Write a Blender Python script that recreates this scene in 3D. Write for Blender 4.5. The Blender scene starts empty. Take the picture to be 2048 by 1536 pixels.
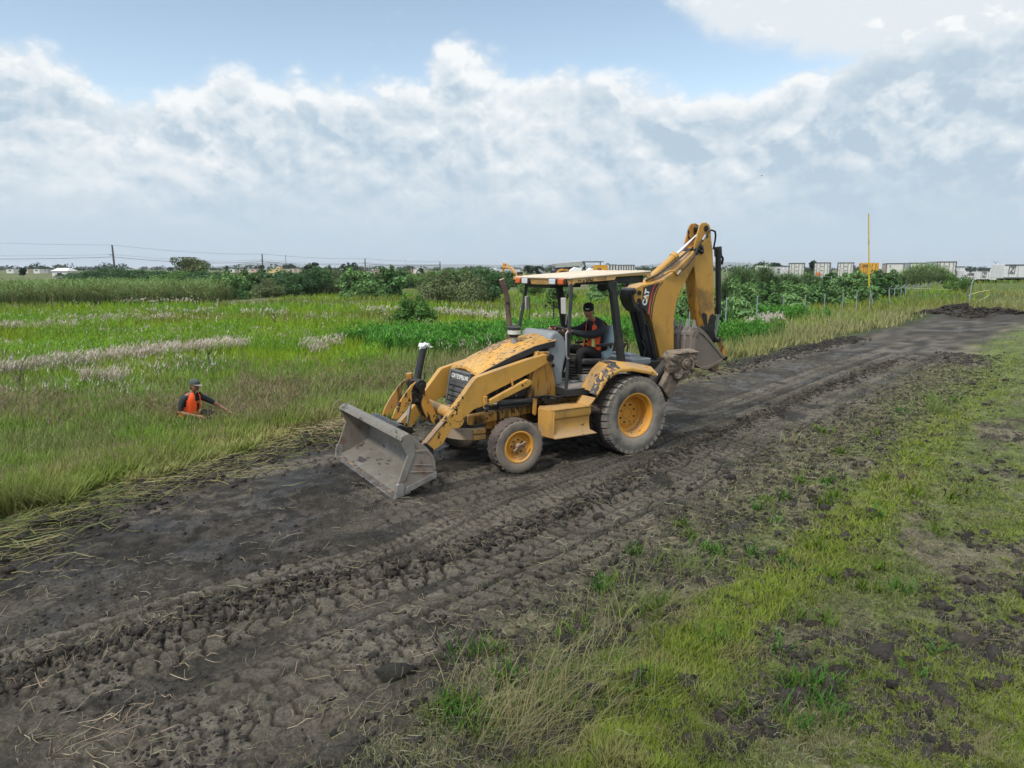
import bpy, bmesh, math, random
import numpy as np
from mathutils import Vector, Matrix, Euler
R = math.radians
sc = bpy.context.scene
COL = sc.collection
rnd = random.Random(7)
rng = np.random.default_rng(11)

# ---------------------------------------------------------------- camera
CAM_H, PITCH = 2.858, 9.326
cam_d = bpy.data.cameras.new('camera')
cam = bpy.data.objects.new('camera', cam_d); COL.objects.link(cam)
cam_d.sensor_fit = 'HORIZONTAL'; cam_d.sensor_width = 36.0
cam_d.lens = 1406.7/2048*36.0
cam_d.clip_start = 0.1; cam_d.clip_end = 40000
cam.location = (0, 0, CAM_H); cam.rotation_euler = (R(90-PITCH), 0, 0)
sc.camera = cam

# ---------------------------------------------------------------- exposure / renderer
sc.view_settings.view_transform = 'Standard'; sc.view_settings.look = 'None'
sc.view_settings.exposure = 0.22; sc.view_settings.gamma = 1.0
sc.view_settings.use_curve_mapping = False
sc.cycles.max_bounces = 6; sc.cycles.diffuse_bounces = 3; sc.cycles.glossy_bounces = 2
sc.cycles.transparent_max_bounces = 6; sc.cycles.volume_bounces = 0
sc.cycles.use_adaptive_sampling = True; sc.cycles.adaptive_threshold = 0.02
sc.cycles.use_denoising = True

# ---------------------------------------------------------------- node helpers
class NT:
    def __init__(s, tree): s.t = tree; s.n = tree.nodes; s.l = tree.links
    def new(s, typ, **kw):
        n = s.n.new(typ)
        for k, v in kw.items(): setattr(n, k, v)
        return n
    def put(s, sock, v):
        if isinstance(v, bpy.types.NodeSocket): s.l.new(v, sock)
        elif v is not None:
            if hasattr(sock.default_value, '__len__') and not hasattr(v, '__len__'): v = (v,)*len(sock.default_value)
            if hasattr(sock.default_value, '__len__') and len(v) == 3 and len(sock.default_value) == 4: v = (*v, 1)
            sock.default_value = v
    def m(s, op, a, b=None, c=None, clamp=False):
        n = s.new('ShaderNodeMath', operation=op, use_clamp=clamp)
        s.put(n.inputs[0], a)
        if b is not None: s.put(n.inputs[1], b)
        if c is not None: s.put(n.inputs[2], c)
        return n.outputs[0]
    def sm(s, x, lo, hi, a=0.0, b=1.0):
        n = s.new('ShaderNodeMapRange', interpolation_type='SMOOTHSTEP', clamp=True)
        for i, v in enumerate((x, lo, hi, a, b)): s.put(n.inputs[i], v)
        return n.outputs[0]
    def mix(s, f, a, b, mode='MIX'):
        n = s.new('ShaderNodeMix', data_type='RGBA', blend_type=mode)
        s.put(n.inputs[0], f); s.put(n.inputs[6], a); s.put(n.inputs[7], b)
        return n.outputs[2]
    def noise(s, vec, scale, detail=4, rough=0.5, dist=0.0):
        n = s.new('ShaderNodeTexNoise')
        if vec is not None: s.l.new(vec, n.inputs['Vector'])
        s.put(n.inputs['Scale'], scale); s.put(n.inputs['Detail'], detail)
        s.put(n.inputs['Roughness'], rough); s.put(n.inputs['Distortion'], dist)
        return n.outputs[0]
    def comb(s, x, y, z):
        n = s.new('ShaderNodeCombineXYZ')
        for i, v in enumerate((x, y, z)): s.put(n.inputs[i], v)
        return n.outputs[0]
    def curve(s, x, pts):
        n = s.new('ShaderNodeFloatCurve'); c = n.mapping.curves[0]
        while len(c.points) < len(pts): c.points.new(0.5, 0.5)
        for p, (a, b) in zip(c.points, pts): p.location = (a, b); p.handle_type = 'AUTO'
        n.mapping.update(); s.put(n.inputs['Value'], x)
        return n.outputs[0]

# ---------------------------------------------------------------- world: daylight sky with broken cloud
SUN_EL, SUN_AZ = 50.0, -138.0          # azimuth from +Y, clockwise positive
world = bpy.data.worlds.new("World"); sc.world = world; world.use_nodes = True
w = NT(world.node_tree); w.n.clear()
wo = w.new('ShaderNodeOutputWorld'); bg = w.new('ShaderNodeBackground'); w.l.new(bg.outputs[0], wo.inputs[0])
STR = 0.1; bg.inputs[1].default_value = STR
skyt = w.new('ShaderNodeTexSky', sky_type='NISHITA', sun_disc=False)
skyt.sun_elevation = R(SUN_EL); skyt.sun_rotation = R(SUN_AZ)
skyt.air_density = 1.0; skyt.dust_density = 1.5; skyt.ozone_density = 1.0; skyt.altitude = 2300
tc = w.new('ShaderNodeTexCoord'); sep = w.new('ShaderNodeSeparateXYZ'); w.l.new(tc.outputs['Generated'], sep.inputs[0])
el = w.m('MULTIPLY', w.m('ARCSINE', sep.outputs[2]), 57.2958)
az = w.m('MULTIPLY', w.m('ARCTAN2', sep.outputs[0], sep.outputs[1]), 57.2958)
azn = w.m('ADD', w.m('DIVIDE', az, 120.0), 0.5)       # -60..60 deg to 0..1
B1 = [(-60,16),(-34.2,14.6),(-30.8,13.4),(-26.9,11.6),(-25,12.2),(-21.6,14.2),(-15.8,14.6),(-12.3,13.8),(-7.2,14.6),(-5.5,16.4),(-2.8,16.8),(-0.2,15.2),(5.2,15.5),(10.5,14.4),(14.2,13.2),(17.7,13.4),(22,15),(60,16)]
b1 = w.m('MULTIPLY', w.curve(azn, [(a/120+.5, b/40) for a, b in B1]), 40.0)
B2 = [(-60,38),(-34,36),(0,34),(6,26),(10.7,19.3),(14.8,15.8),(18.5,14.6),(24,13),(34.1,12.5),(60,12)]
b2 = w.m('MULTIPLY', w.curve(azn, [(a/120+.5, b/40) for a, b in B2]), 40.0)
def cl_noise(daz, dele, sc_, det, rough, seed, dist=0.05):
    v = w.comb(w.m('MULTIPLY', w.m('ADD', az, daz), 0.056), w.m('MULTIPLY', w.m('ADD', el, dele), 0.074), seed)
    return w.noise(v, sc_, det, rough, dist)
def puffs(daz, dele, sc_, seed):
    tot = None
    for i, (f, am) in enumerate(((1.0, .50), (2.1, .28), (4.3, .16), (8.8, .09))):      # billows: rounded heads, dark creases
        q = w.m('MULTIPLY', w.m('ABSOLUTE', w.m('SUBTRACT', cl_noise(daz, dele, sc_*f, 0, .5, seed+5.3*i, 0.0), 0.5)), am*4.2)
        tot = q if tot is None else w.m('ADD', tot, q)
    return tot
def cumulus(daz, dele): return w.m('ADD', w.m('MULTIPLY', cl_noise(daz, dele, 2.6, 9, 0.58, 3.1), .62), w.m('MULTIPLY', puffs(daz, dele, 3.0, 7.7), .30))
n1 = cumulus(0, 0)
n1u = cumulus(0.4, 0.75)
n2 = cl_noise(0, 0, 1.1, 4, 0.5, 8.4)
n3 = cl_noise(0, 0, 0.75, 3, 0.5, 14.2)
e1 = w.m('ADD', w.m('SUBTRACT', b1, el), w.m('MULTIPLY', w.m('SUBTRACT', n1, 0.5), 6.5))
e2 = w.m('ADD', w.m('SUBTRACT', el, b2), w.m('MULTIPLY', w.m('SUBTRACT', n1, 0.45), 6.5))
cov1 = w.sm(e1, -0.5, 1.3); cov2 = w.sm(e2, -0.6, 2.2)
cov = w.m('MAXIMUM', cov1, cov2)
# a few wisps in the blue
cov = w.m('MAXIMUM', cov, w.sm(w.m('ADD', n1, w.m('MULTIPLY', w.m('SUBTRACT', n3, .5), .4)), 0.60, 0.80, 0, 0.55))
slope = w.m('MULTIPLY', w.m('SUBTRACT', n1, n1u), 2.6)                       # lit upper flanks of each billow
rim = w.sm(e1, 0.2, 3.0, 0.60, 0.0)                                          # bright crest of the bank
n4 = cl_noise(5, 0, 1.15, 9, 0.58, 21.7, 0.15)
n4u = cl_noise(5.6, 1.6, 1.15, 9, 0.58, 21.7, 0.15)
n5 = cl_noise(0, 0, 0.9, 8, 0.6, 33.3, 0.1)
slope2 = w.m('MULTIPLY', w.m('SUBTRACT', n4, n4u), 1.8)
def crest(th, wd):                                                           # crests of further banks, sharp above and soft below
    q = w.m('SUBTRACT', n4, th)
    return w.m('MULTIPLY', w.sm(q, -0.004, 0.022), w.sm(q, 0.01, wd, 1.0, 0.0))
cr = w.m('ADD', w.m('MULTIPLY', crest(0.50, 0.12), 0.26), w.m('MULTIPLY', crest(0.60, 0.10), 0.22))
body = w.m('ADD', w.m('MULTIPLY', w.m('SUBTRACT', n2, 0.5), 0.9), w.m('MULTIPLY', w.m('SUBTRACT', n5, 0.5), 1.2))
low = w.sm(el, 0.0, 8.0)                                                    # relief dies out in the haze near the horizon
relief = w.m('MULTIPLY', w.m('ADD', w.m('ADD', w.m('ADD', slope, slope2), w.m('ADD', body, cr)), w.m('MULTIPLY', rim, cov1)), w.m('ADD', 0.10, w.m('MULTIPLY', low, 0.90)))
right = w.sm(az, 12, 30, 0.0, -0.10)
shade = w.m('MAXIMUM', w.m('ADD', w.m('ADD', relief, right), 0.33, clamp=True), w.m('MULTIPLY', rim, 1.1))
ccol = w.mix(shade, (0.475, 0.60, 0.71), (0.92, 0.945, 0.955))
haze = w.mix(w.sm(el, -2, 12), (0.515, 0.612, 0.700), ccol)
hmix = w.sm(el, 0.5, 9.5, 0.85, 0.0)
ccol = w.mix(hmix, ccol, (0.53, 0.65, 0.755))
zen = w.sm(el, 24, 75, 1.0, ZEN) if (ZEN := 2.1) else 1                       # overcast: bright overhead, as such skies are
ccol = w.mix(1.0, ccol, w.comb(zen, zen, zen), 'MULTIPLY')
ccol10 = w.mix(1.0, ccol, (.885/STR,)*3, 'MULTIPLY')
sky10 = w.mix(1.0, skyt.outputs[0], (2.62, 2.24, 1.74), 'MULTIPLY')
w.l.new(w.mix(cov, sky10, ccol10), bg.inputs[0])

# ---------------------------------------------------------------- sun behind thin cloud
sun_d = bpy.data.lights.new('sun', 'SUN'); sun = bpy.data.objects.new('sun', sun_d); COL.objects.link(sun)
sun_d.energy = 2.9; sun_d.angle = R(8); sun_d.color = (1.0, 0.95, 0.87)
_a = R(SUN_AZ); _e = R(SUN_EL)
sdir = Vector((math.sin(_a)*math.cos(_e), math.cos(_a)*math.cos(_e), math.sin(_e)))
sun.rotation_euler = sdir.to_track_quat('Z', 'Y').to_euler()

# ================================================================ helpers
def tag(o, label=None, cat=None, group=None, kind=None):
    if label: o['label'] = label
    if cat: o['category'] = cat
    if group: o['group'] = group
    if kind: o['kind'] = kind
    return o

def empty(name, loc=(0, 0, 0), rz=0.0):
    o = bpy.data.objects.new(name, None); COL.objects.link(o)
    o.location = loc; o.rotation_euler = (0, 0, rz); o.empty_display_size = 0.3
    return o

def link(name, me, parent=None):
    o = bpy.data.objects.new(name, me); COL.objects.link(o)
    if parent: o.parent = parent
    return o

def copy_tree(o, parent=None):
    c = o.copy(); COL.objects.link(c)
    if parent: c.parent = parent
    for ch in list(o.children): copy_tree(ch, c)
    return c

class MB:
    """collects shapes; build() links them as ONE mesh object"""
    def __init__(s): s.bm = bmesh.new(); s.mi = 0
    def mat(s, i): s.mi = i; return s
    def _fin(s, faces):
        for f in faces: f.material_index = s.mi
        return s
    def prism(s, pts, y0, y1, axis='Y'):
        """polygon (x,z) extruded along Y (or (x,y) along Z, (y,z) along X)"""
        def P(a, b, c):
            return {'Y': (a, c, b), 'Z': (a, b, c), 'X': (c, a, b)}[axis]
        A = [s.bm.verts.new(P(a, b, y0)) for a, b in pts]; B = [s.bm.verts.new(P(a, b, y1)) for a, b in pts]
        n = len(pts); fs = [s.bm.faces.new(A), s.bm.faces.new(B[::-1])]
        for i in range(n): fs.append(s.bm.faces.new((A[i], B[i], B[(i+1) % n], A[(i+1) % n])))
        return s._fin(fs)
    def hexa(s, c):
        v = [s.bm.verts.new(p) for p in c]; q = ((0,1,2,3),(7,6,5,4),(0,4,5,1),(1,5,6,2),(2,6,7,3),(3,7,4,0))
        return s._fin([s.bm.faces.new([v[i] for i in f]) for f in q])
    def box(s, c, d, rot=None):
        M = Matrix.Translation(c) @ (Euler(rot).to_matrix().to_4x4() if rot else Matrix())
        x, y, z = (k/2 for k in d)
        return s.hexa([M @ Vector(p) for p in ((-x,-y,-z),(x,-y,-z),(x,y,-z),(-x,y,-z),(-x,-y,z),(x,-y,z),(x,y,z),(-x,y,z))])
    def rings(s, rings, closed=True, caps=True, loop=False):
        V = [[s.bm.verts.new(p) for p in r] for r in rings]; fs = []
        n = len(V[0]); m = len(V)
        for i in range(m if loop else m-1):
            a, b = V[i], V[(i+1) % m]
            for j in range(n if closed else n-1):
                k = (j+1) % n
                fs.append(s.bm.faces.new((a[j], a[k], b[k], b[j])))
        if caps and closed and not loop:
            fs.append(s.bm.faces.new(V[0][::-1])); fs.append(s.bm.faces.new(V[-1]))
        return s._fin(fs)
    def tube(s, pts, r, seg=10, caps=True):
        pts = [Vector(p) for p in pts]; rr = r if hasattr(r, '__len__') else [r]*len(pts); rings = []
        ref = None
        for i, p in enumerate(pts):
            t = (pts[min(i+1, len(pts)-1)] - pts[max(i-1, 0)]).normalized()
            if ref is None: ref = Vector((0, 1, 0)) if abs(t.y) < .9 else Vector((1, 0, 0))
            u = (ref - t*ref.dot(t)).normalized(); v = t.cross(u); ref = u
            rings.append([p + (u*math.cos(a) + v*math.sin(a))*rr[i] for a in [2*math.pi*k/seg for k in range(seg)]])
        return s.rings(rings, caps=caps)
    def cyl(s, a, b, r, seg=16, r2=None): return s.tube([a, b], [r, r if r2 is None else r2], seg)
    def lathe(s, prof, c=(0, 0, 0), seg=48, axis='Y', caps=False, closed=False):
        """prof: (radius, offset along axis)"""
        rings = []
        for r, h in prof:
            ring = []
            for k in range(seg):
                a = 2*math.pi*k/seg; u, v = r*math.cos(a), r*math.sin(a)
                p = {'Y': (u, h, v), 'Z': (u, v, h), 'X': (h, u, v)}[axis]
                ring.append((p[0]+c[0], p[1]+c[1], p[2]+c[2]))
            rings.append(ring)
        return s.rings(rings, caps=caps, loop=closed)
    def ball(s, c, r, sub=2, sc=(1, 1, 1)):
        d = bmesh.ops.create_icosphere(s.bm, subdivisions=sub, radius=1.0)
        for v in d['verts']: v.co = Vector((c[0]+v.co.x*r*sc[0], c[1]+v.co.y*r*sc[1], c[2]+v.co.z*r*sc[2]))
        return s._fin({f for v in d['verts'] for f in v.link_faces})
    def mirror_y(s):
        d = bmesh.ops.duplicate(s.bm, geom=s.bm.verts[:]+s.bm.edges[:]+s.bm.faces[:])
        vs = [e for e in d['geom'] if isinstance(e, bmesh.types.BMVert)]
        for v in vs: v.co.y *= -1
        bmesh.ops.reverse_faces(s.bm, faces=[e for e in d['geom'] if isinstance(e, bmesh.types.BMFace)])
        return s
    def build(s, name, mats, parent=None, bevel=0.0, ang=35, seg=2, smooth=True):
        bm = s.bm
        bmesh.ops.recalc_face_normals(bm, faces=bm.faces[:])
        if smooth:
            lim = R(ang)
            for f in bm.faces: f.smooth = True
            for e in bm.edges: e.smooth = len(e.link_faces) == 2 and e.calc_face_angle(0) < lim
        me = bpy.data.meshes.new(name); bm.to_mesh(me); bm.free()
        for m in (mats if isinstance(mats, (list, tuple)) else [mats]): me.materials.append(m)
        o = link(name, me, parent)
        if bevel:
            b = o.modifiers.new('bevel', 'BEVEL'); b.width = bevel; b.segments = seg; b.limit_method = 'ANGLE'; b.angle_limit = R(40)
            b.harden_normals = False
        return o

def np_mesh(name, V, F, mats=None, col=None, parent=None, smooth=False):
    """numpy vertices (n,3), faces (m,k), per-vertex colour (n,3)"""
    me = bpy.data.meshes.new(name); n, m, k = len(V), len(F), F.shape[1]
    me.vertices.add(n); me.vertices.foreach_set('co', np.ascontiguousarray(V, dtype=np.float32).ravel())
    me.loops.add(m*k); me.loops.foreach_set('vertex_index', np.ascontiguousarray(F, dtype=np.int32).ravel())
    me.polygons.add(m); me.polygons.foreach_set('loop_start', np.arange(0, m*k, k, dtype=np.int32))
    if smooth: me.polygons.foreach_set('use_smooth', np.ones(m, dtype=bool))
    if col is not None:
        a = me.color_attributes.new('Col', 'FLOAT_COLOR', 'POINT')
        a.data.foreach_set('color', np.hstack([col, np.ones((n, 1))]).astype(np.float32).ravel())
    me.update(calc_edges=True)
    for x in (mats or []): me.materials.append(x)
    return link(name, me, parent)

_font_cache = {}
def text_mesh(txt, size=1.0, depth=0.004, bold=0.0):
    """lettering as real geometry in the XY plane, centred"""
    cu = bpy.data.curves.new('lettering', 'FONT'); cu.body = txt; cu.size = size; cu.extrude = depth; cu.offset = bold
    cu.align_x = 'CENTER'; cu.align_y = 'CENTER'; cu.resolution_u = 3
    o = bpy.data.objects.new('lettering', cu); COL.objects.link(o)
    dg = bpy.context.evaluated_depsgraph_get(); me = bpy.data.meshes.new_from_object(o.evaluated_get(dg))
    bpy.data.objects.remove(o); return me
def lettering(name, txt, size, M, mat, parent, sx=1.0, depth=0.003, bold=0.0):
    me = text_mesh(txt, size, depth, bold); me.transform(M @ Matrix.Diagonal((sx, 1, 1, 1)))
    me.materials.clear(); me.materials.append(mat)
    return link(name, me, parent)

# value noise in numpy ------------------------------------------------
def _hash(ix, iy, seed):
    h = (ix.astype(np.int64)*374761393 + iy.astype(np.int64)*668265263 + seed*1442695041) & 0xffffffff
    h = ((h ^ (h >> 13))*1274126177) & 0xffffffff
    return ((h ^ (h >> 16)) & 0xffff)/65535.0
def vnoise(x, y, seed=0):
    ix, iy = np.floor(x), np.floor(y); fx, fy = x-ix, y-iy
    fx = fx*fx*fx*(fx*(fx*6-15)+10); fy = fy*fy*fy*(fy*(fy*6-15)+10)
    a, b = _hash(ix, iy, seed), _hash(ix+1, iy, seed); c, d = _hash(ix, iy+1, seed), _hash(ix+1, iy+1, seed)
    return (a*(1-fx)+b*fx)*(1-fy) + (c*(1-fx)+d*fx)*fy
def fbm(x, y, seed=0, oct=4, rough=0.5):
    t, a, s = 0.0, 1.0, 0.0
    for i in range(oct):
        t = t + a*vnoise(x*2**i + 17.3*i, y*2**i - 9.1*i, seed+i); s += a; a *= rough
    return t/s                                     # 0..1
def sstep(x, a, b):
    t = np.clip((x-a)/(b-a), 0, 1); return t*t*(3-2*t)

# ================================================================ materials
def mat_new(name):
    m = bpy.data.materials.new(name); m.use_nodes = True; t = NT(m.node_tree)
    return m, t, t.n['Principled BSDF']

def worn(name, base, rough=0.5, chip=0.0, chipcol=(0.025, 0.022, 0.02), chipscale=(6, 6, 6), dust=0.0, dustcol=(0.30, 0.22, 0.15),
         streak=0.0, streakcol=(0.03, 0.025, 0.02), var=0.12, metal=0.0, bump=0.15, fine=40, zdust=None, rust=0.0, spec=0.4, smudge=0.0):
    """weathered surface: tone variation, chips, oil streaks, dust that lies thicker on upward faces"""
    m, t, p = mat_new(name)
    tc = t.new('ShaderNodeTexCoord').outputs['Object']
    def mp(sc):
        n = t.new('ShaderNodeMapping'); t.l.new(tc, n.inputs[0]); n.inputs['Scale'].default_value = sc; return n.outputs[0]
    big = t.noise(mp((2.2, 2.2, 2.2)), 1.0, 3, 0.5); mid = t.noise(mp((9, 9, 9)), 1.0, 5, 0.6)
    c = t.mix(t.m('MULTIPLY', t.sm(big, 0.3, 0.7), var*2), base, tuple(b*0.72 for b in base))
    c = t.mix(t.m('MULTIPLY', t.sm(mid, 0.45, 0.75), var*1.5), c, tuple(min(1, b*1.18+.01) for b in base))
    if smudge:
        q1 = t.noise(mp((1.6, 1.6, 1.3)), 1.0, 5, 0.62); q2 = t.noise(mp((5, 5, 3)), 1.0, 5, 0.65)
        c = t.mix(t.m('MULTIPLY', t.sm(t.m('ADD', t.m('MULTIPLY', q1, .65), t.m('MULTIPLY', q2, .35)), .47, .66), smudge), c, (0.10, 0.066, 0.030))
    if streak:
        s1 = t.noise(mp((14, 14, 1.6)), 1.0, 5, 0.65); s2 = t.noise(mp((2.5, 2.5, 1.5)), 1.0, 3, 0.5)
        k = t.m('MULTIPLY', t.sm(t.m('ADD', s1, t.m('MULTIPLY', t.m('SUBTRACT', s2, .5), 1.2)), 0.62-streak*0.25, 0.85-streak*0.2), 0.9)
        c = t.mix(k, c, streakcol)
    if rust:
        r = t.noise(mp((5, 5, 5)), 1.0, 6, 0.65)
        c = t.mix(t.sm(r, 0.62-rust*.2, 0.8-rust*.2, 0, 0.85), c, (0.16, 0.07, 0.035))
    if dust:
        g = t.new('ShaderNodeNewGeometry'); sx = t.new('ShaderNodeSeparateXYZ'); t.l.new(g.outputs['Normal'], sx.inputs[0])
        d1 = t.noise(mp((4, 4, 4)), 1.0, 6, 0.62)
        up = t.m('MULTIPLY', t.sm(sx.outputs[2], -0.2, 0.9), 0.25)
        k = t.m('ADD', t.m('ADD', d1, up), dust-0.75)
        if zdust:
            so = t.new('ShaderNodeSeparateXYZ'); t.l.new(tc, so.inputs[0]); k = t.m('ADD', k, t.sm(so.outputs[2], zdust[1], zdust[0], 0, zdust[2]))
        c = t.mix(t.sm(k, 0.0, 0.42, 0, 0.92), c, dustcol)
    if chip:
        n1 = t.noise(mp(chipscale), 1.0, 7, 0.62); n2 = t.noise(mp((1.1, 1.1, 1.1)), 1.0, 2, 0.5)
        k = t.sm(t.m('ADD', n1, t.m('MULTIPLY', t.m('SUBTRACT', n2, 0.5), 0.55)), 0.70-chip*0.3, 0.72-chip*0.3)
        c = t.mix(k, c, chipcol)
    t.put(p.inputs['Base Color'], c)
    fn = t.noise(mp((fine, fine, fine)), 1.0, 4, 0.6)
    t.put(p.inputs['Roughness'], t.sm(mid, 0.2, 0.8, max(0.05, rough-0.12), min(1, rough+0.15)))
    p.inputs['Metallic'].default_value = metal; p.inputs['Specular IOR Level'].default_value = spec
    if bump:
        b = t.new('ShaderNodeBump'); b.inputs['Strength'].default_value = bump; b.inputs['Distance'].default_value = 0.01
        t.l.new(t.m('ADD', fn, mid), b.inputs['Height']); t.l.new(b.outputs[0], p.inputs['Normal'])
    return m

def plain(name, col, rough=0.6, metal=0.0, bump=0.0, scale=30, var=0.1, spec=0.4, emit=None):
    m, t, p = mat_new(name)
    tc = t.new('ShaderNodeTexCoord').outputs['Object']; n = t.noise(tc, scale, 4, 0.55)
    t.put(p.inputs['Base Color'], t.mix(n, tuple(c*(1-var) for c in col), tuple(min(1, c*(1+var)) for c in col)))
    p.inputs['Roughness'].default_value = rough; p.inputs['Metallic'].default_value = metal; p.inputs['Specular IOR Level'].default_value = spec
    if bump:
        b = t.new('ShaderNodeBump'); b.inputs['Strength'].default_value = bump; b.inputs['Distance'].default_value = 0.01
        t.l.new(n, b.inputs['Height']); t.l.new(b.outputs[0], p.inputs['Normal'])
    return m

def leafy(name, rough=0.55, trans=0.25, var=0.25, scale=1.5):
    """vegetation: per-vertex leaf colour, a little light through the blade"""
    m, t, p = mat_new(name); t.n.remove(p)
    a = t.new('ShaderNodeVertexColor', layer_name='Col').outputs[0]
    tc = t.new('ShaderNodeTexCoord').outputs['Object']; n = t.noise(tc, scale, 3, 0.5)
    c = t.mix(1.0, a, t.mix(n, (1-var,)*3, (1+var,)*3), 'MULTIPLY')
    d = t.new('ShaderNodeBsdfDiffuse'); t.put(d.inputs[0], c)
    tr = t.new('ShaderNodeBsdfTranslucent'); t.put(tr.inputs[0], t.mix(1.0, c, (1.15, 1.2, 0.7), 'MULTIPLY'))
    mx = t.new('ShaderNodeMixShader'); mx.inputs[0].default_value = trans
    t.l.new(d.outputs[0], mx.inputs[1]); t.l.new(tr.outputs[0], mx.inputs[2])
    t.l.new(mx.outputs[0], t.n['Material Output'].inputs[0])
    return m

YEL = (0.50, 0.270, 0.055)
M = {}
M['yellow'] = worn('yellow_paint', YEL, 0.42, smudge=0.45, chip=0.08, dust=0.16, chipscale=(16, 16, 16))
M['yellow_oily'] = worn('yellow_paint_oily', (0.50, 0.25, 0.045), 0.45, chip=0.18, dust=0.26, streak=0.85, chipscale=(18, 18, 8))
M['yellow_boom'] = worn('yellow_paint_boom', YEL, 0.42, smudge=0.75, chip=0.13, dust=0.14, chipscale=(13, 13, 11), var=0.16)
M['yellow_greasy'] = worn('yellow_paint_greasy', (0.48, 0.235, 0.04), 0.5, chip=0.36, dust=0.2, chipscale=(13, 13, 8), streak=0.4)
M['yellow_blackened'] = worn('yellow_paint_blackened', (0.45, 0.22, 0.04), 0.5, chip=0.62, dust=0.2, chipscale=(5, 5, 5), streak=0.4)
M['hood_paint'] = worn('hood_paint_flaking', (0.56, 0.29, 0.06), 0.5, smudge=0.45, chip=0.55, dust=0.14, dustcol=(0.40, 0.27, 0.12), chipscale=(9, 32, 32))
M['fender_black'] = worn('fender_worn_black', (0.03, 0.03, 0.032), 0.5, chip=0.30, chipcol=(0.5, 0.26, 0.05), chipscale=(16, 26, 16), dust=0.1)
M['yellow_fender'] = worn('yellow_paint_fender', YEL, 0.45, smudge=0.45, chip=0.33, dust=0.2, chipscale=(9, 16, 12))
M['yellow_dusty'] = worn('yellow_paint_dusty', (0.50, 0.27, 0.06), 0.6, smudge=0.45, chip=0.10, dust=0.30, streak=.15, streakcol=(.30,.17,.05), dustcol=(0.34, 0.22, 0.11), chipscale=(16, 16, 16), zdust=(0.45, 0.65, 0.2))
M['roof_side'] = worn('canopy_paint', (0.54, 0.33, 0.125), 0.55, chip=0.08, dust=0.18, dustcol=(0.50, 0.40, 0.27), chipscale=(14, 14, 14))
M['roof_top'] = worn('canopy_top_bleached', (0.56, 0.48, 0.38), 0.75, chip=0.12, dust=0.1, dustcol=(0.44, 0.36, 0.28), chipcol=(0.3, 0.24, 0.17), chipscale=(5, 10, 10), var=.2)
M['black'] = worn('black_paint', (0.022, 0.023, 0.026), 0.45, dust=0.22, dustcol=(0.11, 0.10, 0.09), chip=0.1, chipcol=(0.12, 0.10, 0.08))
M['black_grease'] = worn('black_grease', (0.014, 0.013, 0.013), 0.4, dust=0.18, dustcol=(0.07, 0.06, 0.05))
M['engine'] = worn('engine_dirt', (0.02, 0.019, 0.018), 0.7, dust=0.35, dustcol=(0.09, 0.075, 0.06), chip=0.1, chipcol=(0.18, 0.15, 0.11))
M['grille'] = worn('grille_black', (0.035, 0.037, 0.04), 0.5, dust=0.42, dustcol=(0.13, 0.13, 0.125))
M['greyplastic'] = worn('grey_plastic', (0.23, 0.26, 0.285), 0.5, dust=0.22, dustcol=(0.22, 0.21, 0.2), chip=0.06, chipcol=(0.08, 0.08, 0.08))
M['tyre'] = worn('tyre_sidewall', (0.062, 0.063, 0.065), 0.85, dust=0.50, dustcol=(0.25, 0.22, 0.185), bump=0.3, spec=0.2)
M['tread'] = worn('tyre_tread', (0.055, 0.05, 0.048), 0.9, dust=0.35, dustcol=(0.13, 0.10, 0.085), bump=0.4, spec=0.15)
M['tyre_muddy'] = worn('tyre_muddy', (0.075, 0.07, 0.065), 0.9, dust=0.55, dustcol=(0.21, 0.175, 0.14), bump=0.4, spec=0.15)
M['rim'] = worn('rim_yellow', (0.58, 0.27, 0.035), 0.5, dust=0.18, chip=0.05, chipscale=(20,20,20), dustcol=(0.40, 0.26, 0.13))
M['rust'] = worn('rusty_steel', (0.15, 0.085, 0.06), 0.8, dust=0.3, bump=0.3)
M['steel'] = worn('bucket_steel', (0.25, 0.235, 0.205), 0.5, dust=0.36, dustcol=(0.165, 0.148, 0.122), rust=0.22, chip=0.36, chipcol=(0.06, 0.056, 0.05), chipscale=(7, 3, 7), bump=0.2, metal=0.25)
M['steel_rust'] = worn('bucket_side_rusty', (0.23, 0.205, 0.18), 0.6, dust=0.4, dustcol=(0.20, 0.165, 0.135), rust=0.6, bump=0.25, metal=0.1)
M['edge_steel'] = worn('polished_edge', (0.40, 0.39, 0.375), 0.34, dust=0.35, dustcol=(0.13, 0.11, 0.095), chip=0.3, chipcol=(0.03, 0.027, 0.025), chipscale=(9, 4, 9), metal=0.55, bump=0.1)
M['digger'] = worn('digging_bucket_steel', (0.135, 0.115, 0.096), 0.75, dust=0.5, dustcol=(0.165, 0.138, 0.112), rust=0.45, bump=0.4, chip=.15)
M['mudcake'] = worn('caked_mud', (0.115, 0.088, 0.068), 0.9, dust=0.35, dustcol=(0.19, 0.15, 0.115), chip=0.25, bump=0.8, fine=22)
M['strap'] = worn('wear_strap', (0.30, 0.29, 0.29), 0.5, dust=0.4, dustcol=(0.2, 0.17, 0.15), metal=0.3)
M['chrome'] = plain('chrome_rod', (0.75, 0.76, 0.78), 0.16, 1.0, var=0.03)
M['greymetal'] = worn('grey_metal', (0.30, 0.30, 0.31), 0.45, dust=0.3, metal=0.3)
M['lens'] = plain('headlamp_lens', (0.62, 0.64, 0.66), 0.15, 0.2, var=0.15, scale=60)
M['orange_lens'] = plain('orange_lens', (0.55, 0.11, 0.025), 0.25, 0.0, var=0.2, scale=25)
M['mirror_back'] = plain('mirror_back', (0.40, 0.38, 0.36), 0.4)
M['white'] = plain('white_paint', (0.78, 0.78, 0.76), 0.55, var=0.08)
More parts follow.
